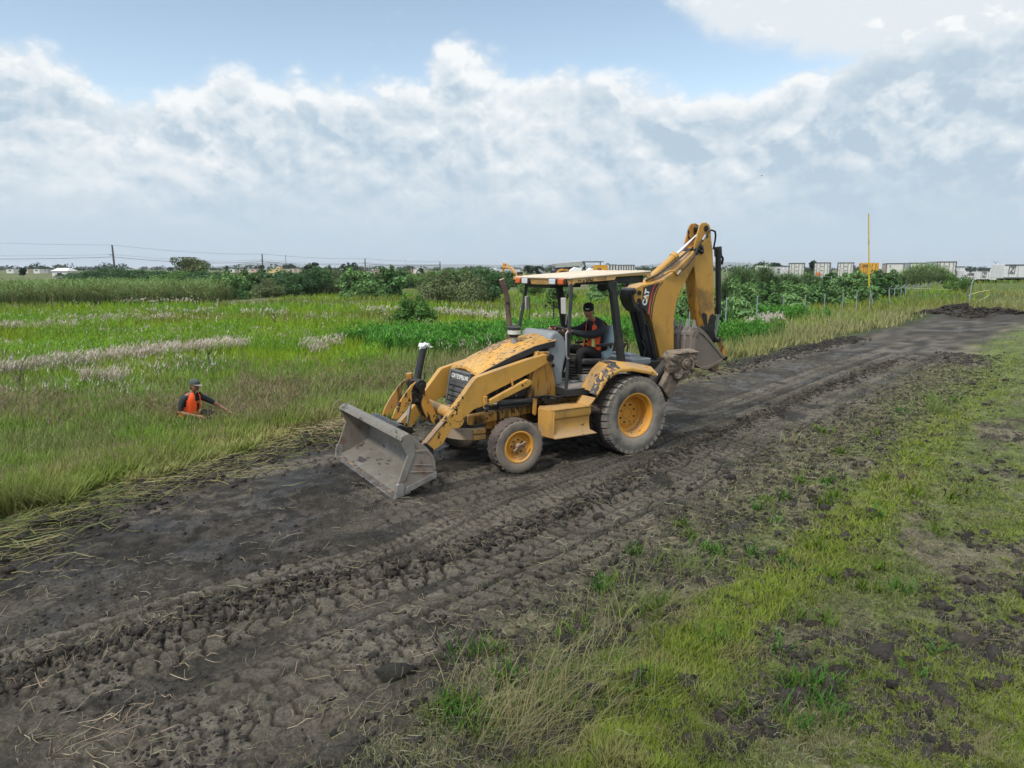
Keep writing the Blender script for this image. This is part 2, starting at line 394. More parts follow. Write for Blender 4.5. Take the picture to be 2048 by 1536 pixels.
M['decal_white'] = worn('decal_white', (0.72, 0.71, 0.68), 0.5, chip=0.12, chipcol=(0.05, 0.045, 0.04), bump=0)
M['decal_black'] = worn('decal_black', (0.03, 0.027, 0.03), 0.45, chip=0.2, chipcol=(0.5, 0.25, 0.045), bump=0)
M['decal_red'] = plain('decal_red', (0.55, 0.03, 0.05), 0.45)
M['decal_maroon'] = plain('decal_maroon', (0.09, 0.025, 0.03), 0.45)
M['worn_letter'] = worn('worn_lettering', (0.62, 0.62, 0.6), 0.5, chip=0.5, chipcol=(0.035, 0.037, 0.04), chipscale=(22, 22, 22), bump=0)
M['faint_letter'] = plain('faint_lettering', (0.36, 0.23, 0.10), 0.6)
M['dark_letter'] = plain('dark_lettering', (0.05, 0.04, 0.03), 0.6)
M['number_paint'] = plain('number_paint', (0.20, 0.12, 0.05), 0.6)
M['bag'] = plain('white_plastic_bag', (0.75, 0.76, 0.78), 0.3, bump=0.4, scale=14, var=0.12)
M['clear'] = plain('precleaner_bowl', (0.55, 0.56, 0.52), 0.25, var=0.05)
M['seat_cloth'] = worn('seat_cloth_blue', (0.27, 0.36, 0.40), 0.8, chip=0.2, chipcol=(0.08, 0.085, 0.09), dust=0.15, bump=0.5, fine=14)
M['rubber'] = worn('black_rubber', (0.022, 0.021, 0.021), 0.7, dust=0.3, dustcol=(0.09, 0.08, 0.07))
M['floor'] = worn('cab_floor', (0.24, 0.24, 0.24), 0.6, dust=0.5, dustcol=(0.26, 0.23, 0.20), chip=0.1)
# people
M['skin'] = plain('skin', (0.36, 0.18, 0.11), 0.55, var=0.12, scale=18)
M['skin_dark'] = plain('skin_tanned', (0.22, 0.105, 0.065), 0.55, var=0.15, scale=18)
M['hair'] = plain('hair_black', (0.012, 0.010, 0.010), 0.6)
M['cap_black'] = plain('cap_black', (0.010, 0.010, 0.011), 0.85)
M['cap_grey'] = plain('cap_grey_green', (0.06, 0.075, 0.068), 0.85, var=0.2)
M['cap_brim'] = plain('cap_brim_tan', (0.20, 0.18, 0.16), 0.85)
M['jacket'] = plain('jacket_charcoal', (0.020, 0.022, 0.027), 0.85, bump=0.6, scale=9, var=0.25)
M['trousers'] = plain('trousers_black', (0.014, 0.014, 0.015), 0.85, bump=0.6, scale=8, var=0.25)
M['tshirt'] = plain('tshirt_black', (0.018, 0.021, 0.023), 0.85, bump=0.5, scale=8, var=0.25)
M['vest'] = plain('vest_orange', (0.95, 0.10, 0.018), 0.6, bump=0.4, scale=10, var=0.1)
M['vest_trim'] = plain('vest_trim', (0.02, 0.016, 0.015), 0.8)
M['vest_strip'] = plain('vest_reflective', (0.62, 0.80, 0.25), 0.4)
M['vest_silver'] = plain('vest_silver', (0.62, 0.66, 0.66), 0.3)
M['shoe'] = plain('shoe_grey', (0.055, 0.048, 0.045), 0.8)
M['sole'] = plain('shoe_sole', (0.7, 0.7, 0.7), 0.7)
M['eye'] = plain('eye_dark', (0.02, 0.015, 0.012), 0.3)
M['lip'] = plain('lip', (0.24, 0.09, 0.065), 0.5)

# ================================================================ terrain
T0 = np.array([-3.1, 5.3]); TS = np.array([.645, .764]); TT = np.array([-.764, .645])
def to_st(x, y):
    dx, dy = x-T0[0], y-T0[1]
    return dx*TS[0]+dy*TS[1], dx*TT[0]+dy*TT[1]
def to_xy(s, t): return T0[0]+s*TS[0]+t*TT[0], T0[1]+s*TS[1]+t*TT[1]
def st_line(pts):
    a = np.array(pts, float); s, t = to_st(a[:, 0], a[:, 1]); o = np.argsort(s); return s[o], t[o]
LE = st_line([(-8.2,3.0),(-6.6,5.0),(-5.27,6.86),(-5.05,8.26),(-4.38,9.53),(-3.56,11.23),(-2.99,11.93),(4.2,18.47),(6.23,20.38),(14.19,29.45),(25.04,41.23),(29.15,43.92)])
RE = st_line([(-2.6,.8),(-.94,3.66),(-.58,4.32),(-.1,5.24),(.83,6.27),(1.81,7.43),(3.26,9.29),(5.2,11.57),(8.88,15.85),(13.5,21.49),(16.96,26.52),(27.46,37.76)])
WR = st_line([(-4.6,3.5),(-2.57,5.4),(-1.96,5.95),(-.8,6.49),(.62,7.91),(2.96,11.06),(6.34,15.23),(11,20.6),(17,28)])
BA = st_line([(-1.2,8.2),(.6,9.7),(2.58,11.57),(4.71,13.62),(9.41,19.38),(15.64,26.52)])
BB = st_line([(-2.2,3.6),(-.9,4.9),(.89,6.74),(2.3,8.26),(4.73,11.23),(8.0,15.23),(15,23.5)])
BN = st_line([(-5.2,3.2),(-3.74,4.74),(-2.98,5.4),(-2.12,6.05),(-1.17,7.0),(-.2,8.45),(.6,9.3)])
BC = st_line([(-3.4,4.2),(-2.2,5.35),(-1.5,5.9),(-.2,6.75),(1.3,8.55),(3.2,10.8),(7.4,15.9),(13.4,23)])
BD = st_line([(-2.9,3.2),(-1.6,4.6),(-.6,5.6),(.4,6.6),(2.0,8.6),(4.0,11.0)])
BN2 = (BN[0], BN[1]-.33); BC2 = (BC[0], BC[1]+.62); BC3 = (BA[0], BA[1]+.75)
BE = st_line([(-4.4,9.0),(-2.4,10.6),(2.2,15.6),(6,19.2),(13,27)])
def lt(line, s): return np.interp(s, line[0], line[1])
def track_edges(s):
    tl, tr = lt(LE, s), lt(RE, s); end = sstep(s, 47, 55)
    return tl*(1-end)+tr*end - .3*end, tr
def track_mask(x, y, soft=.35):
    s, t = to_st(x, y); tl, tr = track_edges(s)
    w_ = (fbm(x*1.3, y*1.3, 5, 4)-.5)*1.1 + (fbm(x*6, y*6, 9, 3)-.5)*.35
    return sstep(tl-t+w_*.55, -soft, soft)*sstep(t-tr+w_*.8, -soft, soft)
def H_base(x, y):
    s, t = to_st(x, y); tl, tr = track_edges(s)
    d = t-tl                                             # metres beyond the left edge of the track
    drop = -.30*sstep(d, .2, 2.6)*(1-sstep(x, 4, 16))
    roll = (fbm(x*.08, y*.08, 21, 3)-.5)*.35*sstep(np.hypot(x, y), 14, 40)
    mound = 0
    for cx, cy, r, h in ((-20,66,3,.25),(-15,64,3,.22),(-10.5,66,3,.2),(26.5,41.8,1.5,.62),(28.6,40.6,1.3,.42),(24.3,41.0,1.2,.35),(42,62,5,.7),(36,64,4,.5)):
        mound = mound + h*np.exp(-((x-cx)**2+(y-cy)**2)/(r*r))
    berm = 1.15*np.exp(-((y-84)/5.5)**2)*sstep(x, 44, 52)*(1-sstep(x, 90, 110)) + .5*np.exp(-((y-100)/6)**2)*sstep(x, 40, 50)*(1-sstep(x, 62, 70))
    return drop + roll + mound + berm
def prints(s, u, hw, pitch, chev, seed):
    """tyre impressions along a band: u across, -1..1 of half width hw"""
    v = u/hw; wob = (fbm(s*2.6, u*6, seed, 3)-.5)*1.2
    ph = s/pitch + chev*np.abs(v) + np.where(v > 0, .5, 0) + wob
    f = ph-np.floor(ph); bar = sstep(f, .06, .17)*(1-sstep(f, .86, .97))
    return bar*(1-sstep(np.abs(v), .84, 1.0))*(1-.8*(1-sstep(np.abs(v+.12*np.sin(s*9)), .02, .10)))
def H_detail(x, y, mask):
    s, t = to_st(x, y); near = 1-sstep(y, 16, 30)
    coarse = (fbm(x*2.1, y*2.1, 31, 4)-.5)*.040
    fine = (fbm(x*9, y*9, 41, 4, .6)-.5)
    crumbs = np.clip(fbm(x*5, y*5, 43, 2)-.40, 0, 1)*2.2
    h = coarse*mask + fine*(.030 + .05*crumbs)*mask + (fbm(x*24, y*24, 47, 3, .6)-.5)*(.010+.02*crumbs)*mask
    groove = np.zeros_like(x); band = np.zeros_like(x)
    for line, hw, pitch, chev, amp, dep, sd in ((BC2,.30,.17,.6,.030,.030,58),(BC3,.28,.17,.6,.028,.026,59),(BD,.30,.19,.6,.028,.018,54),(BA,.30,.165,.6,.036,.042,51),(BB,.30,.165,.55,.036,.032,52),(BC,.30,.17,.55,.036,.034,53),(BN,.15,.11,.3,.026,.026,55),(BN2,.14,.11,.3,.024,.024,57),(BE,.29,.21,.5,.038,.028,56)):
        u = t-lt(line, s); inside = (1-sstep(np.abs(u), hw*.92, hw*1.12))*mask
        inside = inside*sstep(s, line[0][0]-1, line[0][0]+.5)*(1-sstep(s, line[0][-1]+2, line[0][-1]+8))
        inside = inside*(.55+.45*sstep(y+2.2*(fbm(x*.8, y*.8, sd+3, 3)-.5), 4.0, 5.8)); pr = prints(s, u, hw, pitch, chev, sd)*sstep(fbm(x*.9, y*.9, sd+7, 3), .16, .30)
        berm = np.exp(-((np.abs(u)-hw*1.12)/.06)**2)*.020*mask
        h = h*(1-.78*inside) + inside*(-dep + 1.25*amp*pr) + berm
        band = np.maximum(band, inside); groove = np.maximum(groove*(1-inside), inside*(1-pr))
    u = t-lt(WR, s); ridge = np.exp(-(u/.16)**2)*mask*sstep(s, -3, 0)*(1-sstep(s, 17, 26))
    lump = fbm(x*5.5, y*5.5, 61, 4, .6)
    h = h + ridge*(.050+.17*np.clip(lump-.33, 0, 1)) + ridge*fine*.05
    tl, tr = track_edges(s)
    le = np.exp(-((t-tl-.05)/.38)**2); h = h + le*(.02+.20*np.clip(fbm(x*3.2, y*3.2, 71, 5, .6)-.36, 0, 1))
    re = np.exp(-((t-tr+.1)/.55)**2); h = h + re*(.01+.17*np.clip(fbm(x*3.8, y*3.8, 81, 5, .6)-.40, 0, 1))
    right = sstep(tr-t, .1, 1.0); h = h + right*((fbm(x*1.1, y*1.1, 91, 4)-.5)*.10 + np.clip(fbm(x*3.4, y*3.4, 95, 4, .6)-.52, 0, 1)*.28)
    left = sstep(t-tl, .2, 1.2); h = h + left*(fbm(x*1.4, y*1.4, 99, 3)-.5)*.12
    heap = np.exp(-((x-27)**2/14+(y-41.2)**2/4)); h = h + heap*(fbm(x*3, y*3, 101, 4)-.5)*.4
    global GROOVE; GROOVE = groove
    return h*1.0, band, ridge, le, re
def H(x, y):
    m = track_mask(x, y); return H_base(x, y) + H_detail(x, y, m)[0]

def ground_colour(x, y, mask, band, ridge, le, re):
    s, t = to_st(x, y); tl, tr = track_edges(s)
    n1 = fbm(x*1.6, y*1.6, 111, 5, .55); n2 = fbm(x*7, y*7, 113, 5, .6); n3 = fbm(x*.5, y*.5, 117, 3); n4 = fbm(x*22, y*22, 119, 4, .65)
    def c3(c): return np.array(c)[None, :]
    def lerp(a, b, k): return a*(1-k[:, None]) + b*k[:, None]
    smooth_ = lerp(c3((.082,.071,.055)), c3((.128,.111,.087)), sstep(n1, .35, .65)); smooth_ = np.broadcast_to(smooth_, (len(x), 3))
    crumb = lerp(c3((.023,.020,.016)), c3((.056,.048,.037)), sstep(n2, .35, .7))
    rough = sstep(n1*.55+n2*.45+.18*(1-band) + .25*(s < 4)*sstep(t, .5, 2.5), .50, .66)
    mud = lerp(smooth_, crumb, np.clip(rough*(1-.55*band), 0, 1))
    mud = lerp(mud, crumb, np.clip(ridge*1.1, 0, 1)); mud = lerp(mud, crumb, np.clip(le*.8+re*.6, 0, .9))
    mud = lerp(mud, c3((.105,.085,.070)), sstep(n3, .55, .72)*sstep(n2, .45, .65)*.5*(1-ridge))
    mud = lerp(mud, crumb*.8, np.clip(ridge*1.3*sstep(n2, .25, .5), 0, 1)); n5 = fbm(x*.75+7, y*.75, 151, 4, .55)
    mud = mud*.93*(0.62+.62*sstep(n5, .34, .66)[:, None])*(0.85+.55*n4[:, None])
    mud = lerp(mud, smooth_*1.05, (sstep(band, .3, .8)*(1-GROOVE)*.75)); mud = lerp(mud, crumb*.62, np.clip(GROOVE*1.3, 0, 1)*sstep(band, .2, .6)*.95)  # loose crumbs, plus occlusion shade painted dark into the tread grooves
    # mud colour gets darker around the machine
    by_machine = np.exp(-(((x-1.2)/3.2)**2+((y-11.2)/2.2)**2)); mud = lerp(mud, mud*.62, by_machine)
    soil = lerp(c3((.046,.040,.031)), c3((.175,.155,.105)), sstep(n2*.6+n1*.4, .38, .66))
    g = fbm(x*.9+3, y*.9, 121, 4, .6); d = tr-t
    green = lerp(c3((.075,.10,.030)), c3((.130,.18,.034)), sstep(n2, .3, .7))
    gm = sstep(g + .12*sstep(d, 1.0, 1.6) + .16*np.exp(-((d-1.45)/.4)**2) - .25*sstep(.5-d, 0, .5) + .30*sstep(y, 11, 24)*sstep(d, .3, 1.2), .46, .60)
    right = lerp(soil, green, gm*.75)
    fieldc = lerp(c3((.026,.035,.014)), c3((.050,.066,.020)), sstep(n2, .3, .7))
    far = sstep(y, 45, 80); fieldc = lerp(fieldc, lerp(c3((.075,.105,.022)), c3((.12,.115,.055)), sstep(fbm(x*.06, y*.12, 131, 3), .45, .62)), far)
    side = (t > (tl+tr)/2)
    out = np.where(side[:, None], fieldc, right)
    out = lerp(out, mud, mask)
    wetm = sstep(n1+.35*n2 - .06*rough, .62, .78)*mask*(1-ridge)*(1-.6*band)
    return out, np.clip(wetm, 0, 1), gm

def grid_mesh(X, Y, Z):
    nr, nc = X.shape; V = np.stack([X.ravel(), Y.ravel(), Z.ravel()], 1)
    i = np.arange(nr-1)[:, None]*nc + np.arange(nc-1)[None, :]
    return V, np.stack([i, i+1, i+1+nc, i+nc], -1).reshape(-1, 4)

def soil_material(name):
    m, t, p = mat_new(name)
    a = t.new('ShaderNodeVertexColor', layer_name='Col'); tc = t.new('ShaderNodeTexCoord').outputs['Object']
    n1 = t.noise(tc, 34, 6, .65); n2 = t.noise(tc, 130, 4, .6); n3 = t.noise(tc, 9, 5, .6)
    c = t.mix(1.0, a.outputs[0], t.mix(t.sm(n1, .3, .72), (.55,.55,.55), (1.45,1.43,1.4)), 'MULTIPLY')
    c = t.mix(1.0, c, t.mix(n2, (.8,.8,.8), (1.2,1.2,1.2)), 'MULTIPLY')
    t.put(p.inputs['Base Color'], c)
    at = t.new('ShaderNodeAttribute', attribute_name='wet')
    t.put(p.inputs['Roughness'], t.m('SUBTRACT', .95, t.m('MULTIPLY', at.outputs['Fac'], .50)))
    p.inputs['Specular IOR Level'].default_value = .35
    b = t.new('ShaderNodeBump'); b.inputs['Strength'].default_value = 1.0; b.inputs['Distance'].default_value = .035
    t.l.new(t.m('ADD', t.m('ADD', n1, t.m('MULTIPLY', n2, .35)), t.m('MULTIPLY', n3, .8)), b.inputs['Height']); t.l.new(b.outputs[0], p.inputs['Normal'])
    return m
M['soil'] = soil_material('soil')

rows = np.geomspace(1.8, 24, 650); cols = np.linspace(-1.15, 1.45, 1040)
Yg = np.repeat(rows[:, None], len(cols), 1); Xg = Yg*cols[None, :]
xf, yf = Xg.ravel(), Yg.ravel()
mk = track_mask(xf, yf); hd_, band, ridge, le, re = H_detail(xf, yf, mk); zf = H_base(xf, yf)+hd_
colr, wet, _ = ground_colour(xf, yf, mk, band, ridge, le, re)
# loader bucket lip and tyres press into the soil a little
V, F = grid_mesh(Xg, Yg, zf.reshape(Xg.shape))
ftrack = mk[F].mean(1) > .5
def sub_ground(name, V, F, sel, colr, wet):
    f = F[sel]; used = np.unique(f); mp = np.full(len(V), -1); mp[used] = np.arange(len(used))
    o = np_mesh(name, V[used], mp[f], [M['soil']], colr[used], smooth=True)
    a = o.data.attributes.new('wet', 'FLOAT', 'POINT'); a.data.foreach_set('value', wet[used].astype(np.float32)); o['kind'] = 'structure'
    return o
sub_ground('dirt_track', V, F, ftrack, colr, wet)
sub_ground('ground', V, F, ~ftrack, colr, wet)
# the land beyond and around, one sheet to the horizon (dips under the detailed ground)
rr_ = np.concatenate([[0.0, 1.0], np.geomspace(2, 150, 170), np.geomspace(160, 14000, 60)]); aa = np.linspace(0, 2*np.pi, 721)
Rg = np.repeat(rr_[:, None], len(aa), 1); Xg2 = Rg*np.sin(aa)[None, :]; Yg2 = Rg*np.cos(aa)[None, :]
x2, y2 = Xg2.ravel(), Yg2.ravel(); mk2 = track_mask(x2, y2); hd2, b2_, r2_, l2_, e2_ = H_detail(x2, y2, mk2)
inside = (1-sstep(y2, 22.5, 23.6))*sstep(y2, 1.9, 2.4)*(1-sstep(np.abs(x2/np.maximum(y2, .5)-.15), 1.18, 1.26))
z2 = H_base(x2, y2)*(1-sstep(np.hypot(x2, y2), 150, 400)) + hd2*(np.hypot(x2, y2) < 120) - inside*.35 - .01
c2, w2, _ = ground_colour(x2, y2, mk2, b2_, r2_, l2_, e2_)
V2, F2 = grid_mesh(Xg2, Yg2, z2.reshape(Xg2.shape)); ft2 = (mk2[F2].mean(1) > .5) & (np.hypot(V2[F2][:, :, 0].mean(1), V2[F2][:, :, 1].mean(1)) < 120)
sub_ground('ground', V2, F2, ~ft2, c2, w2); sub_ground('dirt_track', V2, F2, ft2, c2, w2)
# distant hills
def hill(name, az0, az1, D, prof, label=None):
    n = 60; a = np.radians(np.linspace(az0, az1, n)); h = np.interp(np.linspace(0, 1, n), [p[0] for p in prof], [p[1] for p in prof])*(.9+.2*fbm(np.arange(n)*.35, np.zeros(n), 141, 4))
    R_ = np.array([D-900, D-300, D, D+500, D+1200])[:, None]; k = np.array([0, .65, 1, .6, 0])[:, None]
    X = R_*np.sin(a)[None]; Y = R_*np.cos(a)[None]; Z = k*h[None]-2
    V, F = grid_mesh(X, Y, Z); o = np_mesh(name, V, F, [plain('hillside', (.06, .075, .05), .9, scale=.004, var=.25)], smooth=True); o['kind'] = 'structure'
hill('hills', -24.5, -14.5, 7500, [(0,0),(.2,25),(.45,62),(.6,66),(.8,40),(1,0)])
hill('hills', -14, 12, 9500, [(0,0),(.1,55),(.3,62),(.5,52),(.7,60),(.9,45),(1,0)])
hill('hills', 8, 24, 9000, [(0,0),(.25,72),(.5,86),(.8,50),(1,0)])

# ================================================================ background: fence, poles, trailers, machines, houses
def at(u, v, D):
    """world point seen at photo pixel (u,v) at depth D along the ground"""
    a = (u-1024)/FPX; b = -(v-768)/FPX; cp, sp = math.cos(R(PITCH)), math.sin(R(PITCH)); k = D/(cp+b*sp)
    return Vector((a*k, D, CAM_H+(-sp+b*cp)*k))
FPX = 1406.7
M['galv'] = worn('galvanised', (.27, .30, .325), .5, dust=.15, metal=.3)
M['pole_yellow'] = worn('pole_yellow', (.55, .38, .03), .5, dust=.2, streak=.1)
M['pole_wood'] = plain('utility_pole', (.09, .085, .08), .9, var=.2)
M['wire'] = plain('wire', (.05, .05, .055), .6)
M['trailer_white'] = worn('trailer_white', (.62, .63, .64), .45, dust=.28, dustcol=(.40, .38, .36), streak=.12, streakcol=(.30, .28, .26), bump=.03)
M['trailer_door'] = worn('trailer_door', (.56, .56, .53), .5, dust=.3, dustcol=(.38, .36, .32), streak=.18, streakcol=(.28, .25, .22), bump=.03)
M['trailer_rail'] = plain('trailer_rail', (.10, .105, .11), .45, .3)
M['trailer_orange'] = worn('trailer_orange', (.62, .31, .02), .5, dust=.2, streak=.2, bump=.03)
M['dark_gap'] = plain('dark_rubber', (.02, .02, .02), .8)
M['mark_black'] = plain('mark_black', (.03, .03, .035), .6); M['mark_red'] = plain('mark_red', (.45, .05, .04), .6); M['placard'] = plain('placard_orange', (.65, .14, .03), .6)
M['tail'] = plain('tail_lamp', (.6, .02, .02), .3)

# fence posts beside the track
posts = [(1378,598,664,0,'nearest galvanised fence post, partly behind the digging bucket'),(1450,595,668,0,'galvanised fence post just right of the digging bucket'),(1512,592,650,0,'galvanised fence post standing third along the line from the digging bucket'),(1565,590,634,0,'galvanised fence post standing fourth along the line from the digging bucket'),
 (1609,589,632,.01,'galvanised fence post standing fifth along the line from the digging bucket'),(1648,587,630,.02,'galvanised fence post left of the pipe frame in the weeds'),(1684,585,625,0,'galvanised fence post in front of the pipe frame'),(1712,582,627,.03,'slightly leaning galvanised fence post left of the tall yellow pole'),
 (1738,581,623,0,'upright galvanised fence post at the foot of the tall yellow pole'),(1748,582,616,.28,'galvanised fence post leaning hard to the left beside the yellow pole'),(1780,578,613,.13,'galvanised fence post leaning left, right of the yellow pole'),(1803,576,596,0,'stub of galvanised post, left one of a close pair'),(1812,575,596,0,'stub of galvanised post, right one of a close pair')]
for u, v0, v1, ln, lab in posts:
    D = FPX*CAM_H/(v1-HOR0) if (HOR0 := 537.0) else 1; b = at(u, v1, D); tp = at(u-(0 if not ln else 0), v0, D); h = tp.z-b.z
    e = empty('fence_post', (b.x, b.y, 0)); tag(e, lab, 'fence post', 'galvanised posts of the broken fence')
    zz = float(H(np.array([b.x]), np.array([b.y]))[0]); top = Vector((-ln*h*1.0, 0, h)); r = .030 if D < 50 else .036
    mb = MB(); mb.tube([(0, 0, zz-.1), top], r, 10); mb.build('shaft', M['galv'], e)
    mb = MB(); mb.tube([top, top+Vector((-.02*ln, 0, .03))], [r*1.25, r*.5], 10); mb.build('cap', M['galv'], e)
# tall yellow pole
b = at(1741, 578, 57); tp = at(1737, 427, 57); e = empty('yellow_pole', (b.x, b.y, 0)); tag(e, 'tall slim yellow pole rising above the trailers behind the fence', 'pole')
mid = tp.lerp(Vector((b.x, b.y, 0)), .68); o_ = Vector((b.x, b.y, 0))
mb = MB(); mb.tube([(0, 0, -.2), mid-o_], .068, 12); mb.build('lower_tube', M['pole_yellow'], e)
mb = MB(); mb.tube([mid-o_, tp-o_], [.052, .046], 12); mb.build('upper_tube', M['pole_yellow'], e)
# pipe frame left among the weeds
b = at(1660, 592, 72); e = empty('pipe_frame', (b.x, b.y, 0)); tag(e, 'grey pipe frame with crossbar standing in the weeds behind the fence', 'frame')
sc1 = 72/FPX
for dx, h in ((0, 2.1), (.75, 1.9), (1.35, 2.2)): mb = MB(); mb.tube([(dx, 0, -.2), (dx+.03, 0, h)], .05 if dx < 1 else .09, 8); mb.build('upright', M['galv'], e)
mb = MB(); mb.tube([(0, 0, 1.55), (1.35, 0, 1.6)], .045, 8); mb.build('crossbar', M['galv'], e)
mb = MB(); mb.tube([(0, -.3, .9), (-.5, -.3, 1.45)], .04, 8); mb.build('brace', M['galv'], e)
# chain-link fence turning the corner further back
e = empty('chain_link_fence', (0, 0, 0)); tag(e, 'low grey fence with top rail and angled post tips turning a corner before the reeds', 'fence')
cl = [(1738,579,63),(1752,578,63),(1765,577,63),(1778,577,63),(1790,577,62),(1803,576,62),(1812,575,62),(1824,575,66),(1832,574,69),(1841,573,72),(1849,572,76),(1858,570,80),(1868,568,86),(1878,566,92)]
pts = []
for u, v, D in cl:
    p = at(u, v, D); pts.append(p); mb = MB(); mb.tube([(p.x, p.y, -.2), (p.x, p.y, p.z), (p.x+.25, p.y-.1, p.z+.28)], .035, 6); mb.build('post', M['galv'], e)
mb = MB(); mb.tube(pts, .03, 6); mb.build('top_rail', M['galv'], e)
# warning tape around the end of the cut
M['tape'] = plain('warning_tape', (.62, .58, .36), .5)
def tape(name, lab, pts, wd=.05):
    P_ = [at(u, v, D) for u, v, D in pts]; mb = MB(); mb.tube(P_, wd, 4); o = mb.build(name, M['tape'], smooth=False); tag(o, lab, 'warning tape', 'warning tape strung beyond the track'); return o
tape('warning_tape', 'long level pale tape stretched low across the weeds', [(1861,590,70),(1900,591,68),(1937,591,66),(1966,592,66)], .014)
tape('warning_tape', 'tape slanting up from the green post to the leaning stick', [(1937,591,54),(1956,584,54),(1980,580,58)], .016)
tape('warning_tape', 'tape slanting up from the foot of the green post', [(1937,611,54),(1950,606,54),(1962,600,55),(1978,591,58)], .016)
tape('warning_tape', 'thin tape strung along the chain link fence', [(1812,577,64),(1850,577,72),(1880,579,74),(1905,579,76)], .014)
e = empty('marker_post', tuple(at(1937, 616, 54))); e.location.z = 0; tag(e, 'greenish grey post with warning tape tied to it near the dirt heap', 'post')
mb = MB(); mb.tube([(0, 0, -.2), (.05, 0, 1.75)], .05, 8); mb.build('shaft', M['galv'], e)
mb = MB(); mb.tube([(.05, 0, 1.7), (.22, .1, 2.0)], .03, 6); mb.build('tip', M['galv'], e)

# ---------------------------------------------------------------- semi-trailers
def emblem(parent, c, ax, up, sz, framed=True, mat='mark_black'):
    """the carriers' slanted framed mark"""
    c, ax, up = Vector(c), Vector(ax), Vector(up); mb = MB()
    def q(pts, d=.012): n = ax.cross(up); mb.rings([[c+ax*(a*sz)+up*(b*sz)+n*0 for a, b in pts], [c+ax*(a*sz)+up*(b*sz)+n*d for a, b in pts]])
    if framed:
        for a0, b0, a1, b1 in ((-.5,.62,.6,.72),(-.6,-.72,.5,-.62)): q([(a0,b0),(a1,b0),(a1,b1),(a0,b1)])
        q([(-.62,-.7),(-.52,-.7),(-.42,.7),(-.52,.7)]); q([(.42,-.7),(.52,-.7),(.62,.7),(.52,.7)])
    q([(-.30,.35),(.38,.35),(.40,.48),(-.28,.48)]); q([(.22,.35),(.40,.35),(-.12,-.35),(-.30,-.35)]); q([(-.36,-.48),(.28,-.48),(.30,-.35),(-.34,-.35)])
    mb.build('emblem', M[mat], parent)
def trailer(label, rear_l, rear_r, vtop, D, ln=13.5, side=.46, body='trailer_white', door='trailer_door', num=None, mark=None, placard=False, grp='parked semi-trailers', bars=True, tail=False):
    """rear doors face the camera; the body runs away to the right"""
    a = at(rear_l, vtop, D); b_ = at(rear_r, vtop, D); wd = max(2.2, (b_-a).length); ht = a.z; e = empty('semi_trailer', ((a.x+b_.x)/2, D, 0), -math.atan(side)); tag(e, label, 'trailer', grp)
    h = wd/2; z0 = 1.15
    mb = MB(); mb.box((0, ln/2, (ht+z0)/2), (wd, ln, ht-z0)); mb.build('box_body', M[body], e, bevel=.03)
    mb = MB()
    for x in (-h+.05, h-.05): mb.box((x, -.03, (ht+z0)/2), (.15, .12, ht-z0))
    for z in (ht-.07, z0+.06): mb.box((0, -.03, z), (wd, .12, .18))
    mb.box((-h-.012, ln/2, ht-.06), (.04, ln, .13)); mb.box((-h-.012, ln/2, z0+.08), (.04, ln, .15)); mb.build('frame_rail', M['trailer_rail' if body != 'trailer_orange' else 'trailer_orange'], e)
    for s_ in (-1, 1):
        mb = MB(); mb.box((s_*(h-.1)/2, -.045, (ht+z0)/2), ((h-.16), .05, ht-z0-.3)); dr_ = mb.build('door', M[door], e, bevel=.01)
        if bars:
            mb = MB()
            for x in (.28, .72): mb.cyl((s_*(h-.1)*x, -.10, z0+.15), (s_*(h-.1)*x, -.10, ht-.15), .042, 6)
            for z in (.25, .5, .75): mb.box((s_*(h-.14), -.09, z0+(ht-z0)*z), (.20, .04, .12)); mb.box((s_*.10, -.09, z0+(ht-z0)*z), (.18, .04, .10))
            mb.build('lock_bar', M['trailer_rail'], dr_)
    Mx = Matrix(((1,0,0,0),(0,0,-1,0),(0,1,0,0),(0,0,0,1)))
    if num:
        for txt, x, z, sz in num: lettering('lettering', txt, sz, Matrix.Translation((x*h, -.08, z0+(ht-z0)*z)) @ Mx, M['mark_black'], e, depth=.01, bold=.02)
    if mark: emblem(e, (mark[0]*h, -.08, z0+(ht-z0)*mark[1]), (1,0,0), (0,0,1), mark[2], mark[3])
    if placard:
        mb = MB(); mb.box((-h*.45, -.09, z0+.75), (.75, .03, .6)); mb.build('placard', M['placard'], e)
    mb = MB(); mb.box((0, .6, .95), (wd*.9, .8, .12)); mb.box((0, -.02, .72), (wd*.92, .10, .12)); mb.box((0, ln*.55, 1.05), (1.0, ln*.9, .16)); mb.build('underframe', M['dark_gap'], e)
    for yy in (1.6, 2.9):
        for s_ in (-1, 1): mb = MB(); mb.cyl((s_*h*.95, yy, .52), (s_*h*.55, yy, .52), .52, 18); mb.build('wheel', M['dark_gap'], e)
    for s_ in (-1, 1): mb = MB(); mb.box((s_*h*.8, -.06, .98), (.30, .06, .14)); mb.build('tail_lamp', M['tail'], e)
    return e
trailer('white semi trailer with dark barred doors, leftmost in the row behind the reeds', 1579, 1609, 526, 122, side=.40)
trailer('white semi trailer with orange placard low on its barred door', 1630, 1660, 525, 122, placard=True)
trailer('white semi trailer with barred doors between the placard trailer and the orange one', 1677, 1707, 525, 122)
trailer('orange semi trailer numbered on its doors, right behind the tall yellow pole', 1724, 1756, 526, 121, body='trailer_orange', door='trailer_orange', num=[('1389', -.42, .80, .62)])
trailer('white semi trailer with black emblem and red tail lamp right of the orange one', 1775, 1807, 526.5, 118, mark=(-.55, .80, .38, False), placard=True, bars=False)
trailer('white semi trailer mostly hidden behind the pale reed clump', 1822, 1855, 525.5, 116)
trailer('tallest white semi trailer with framed doors right of the reed clump', 1877, 1911, 523, 110)
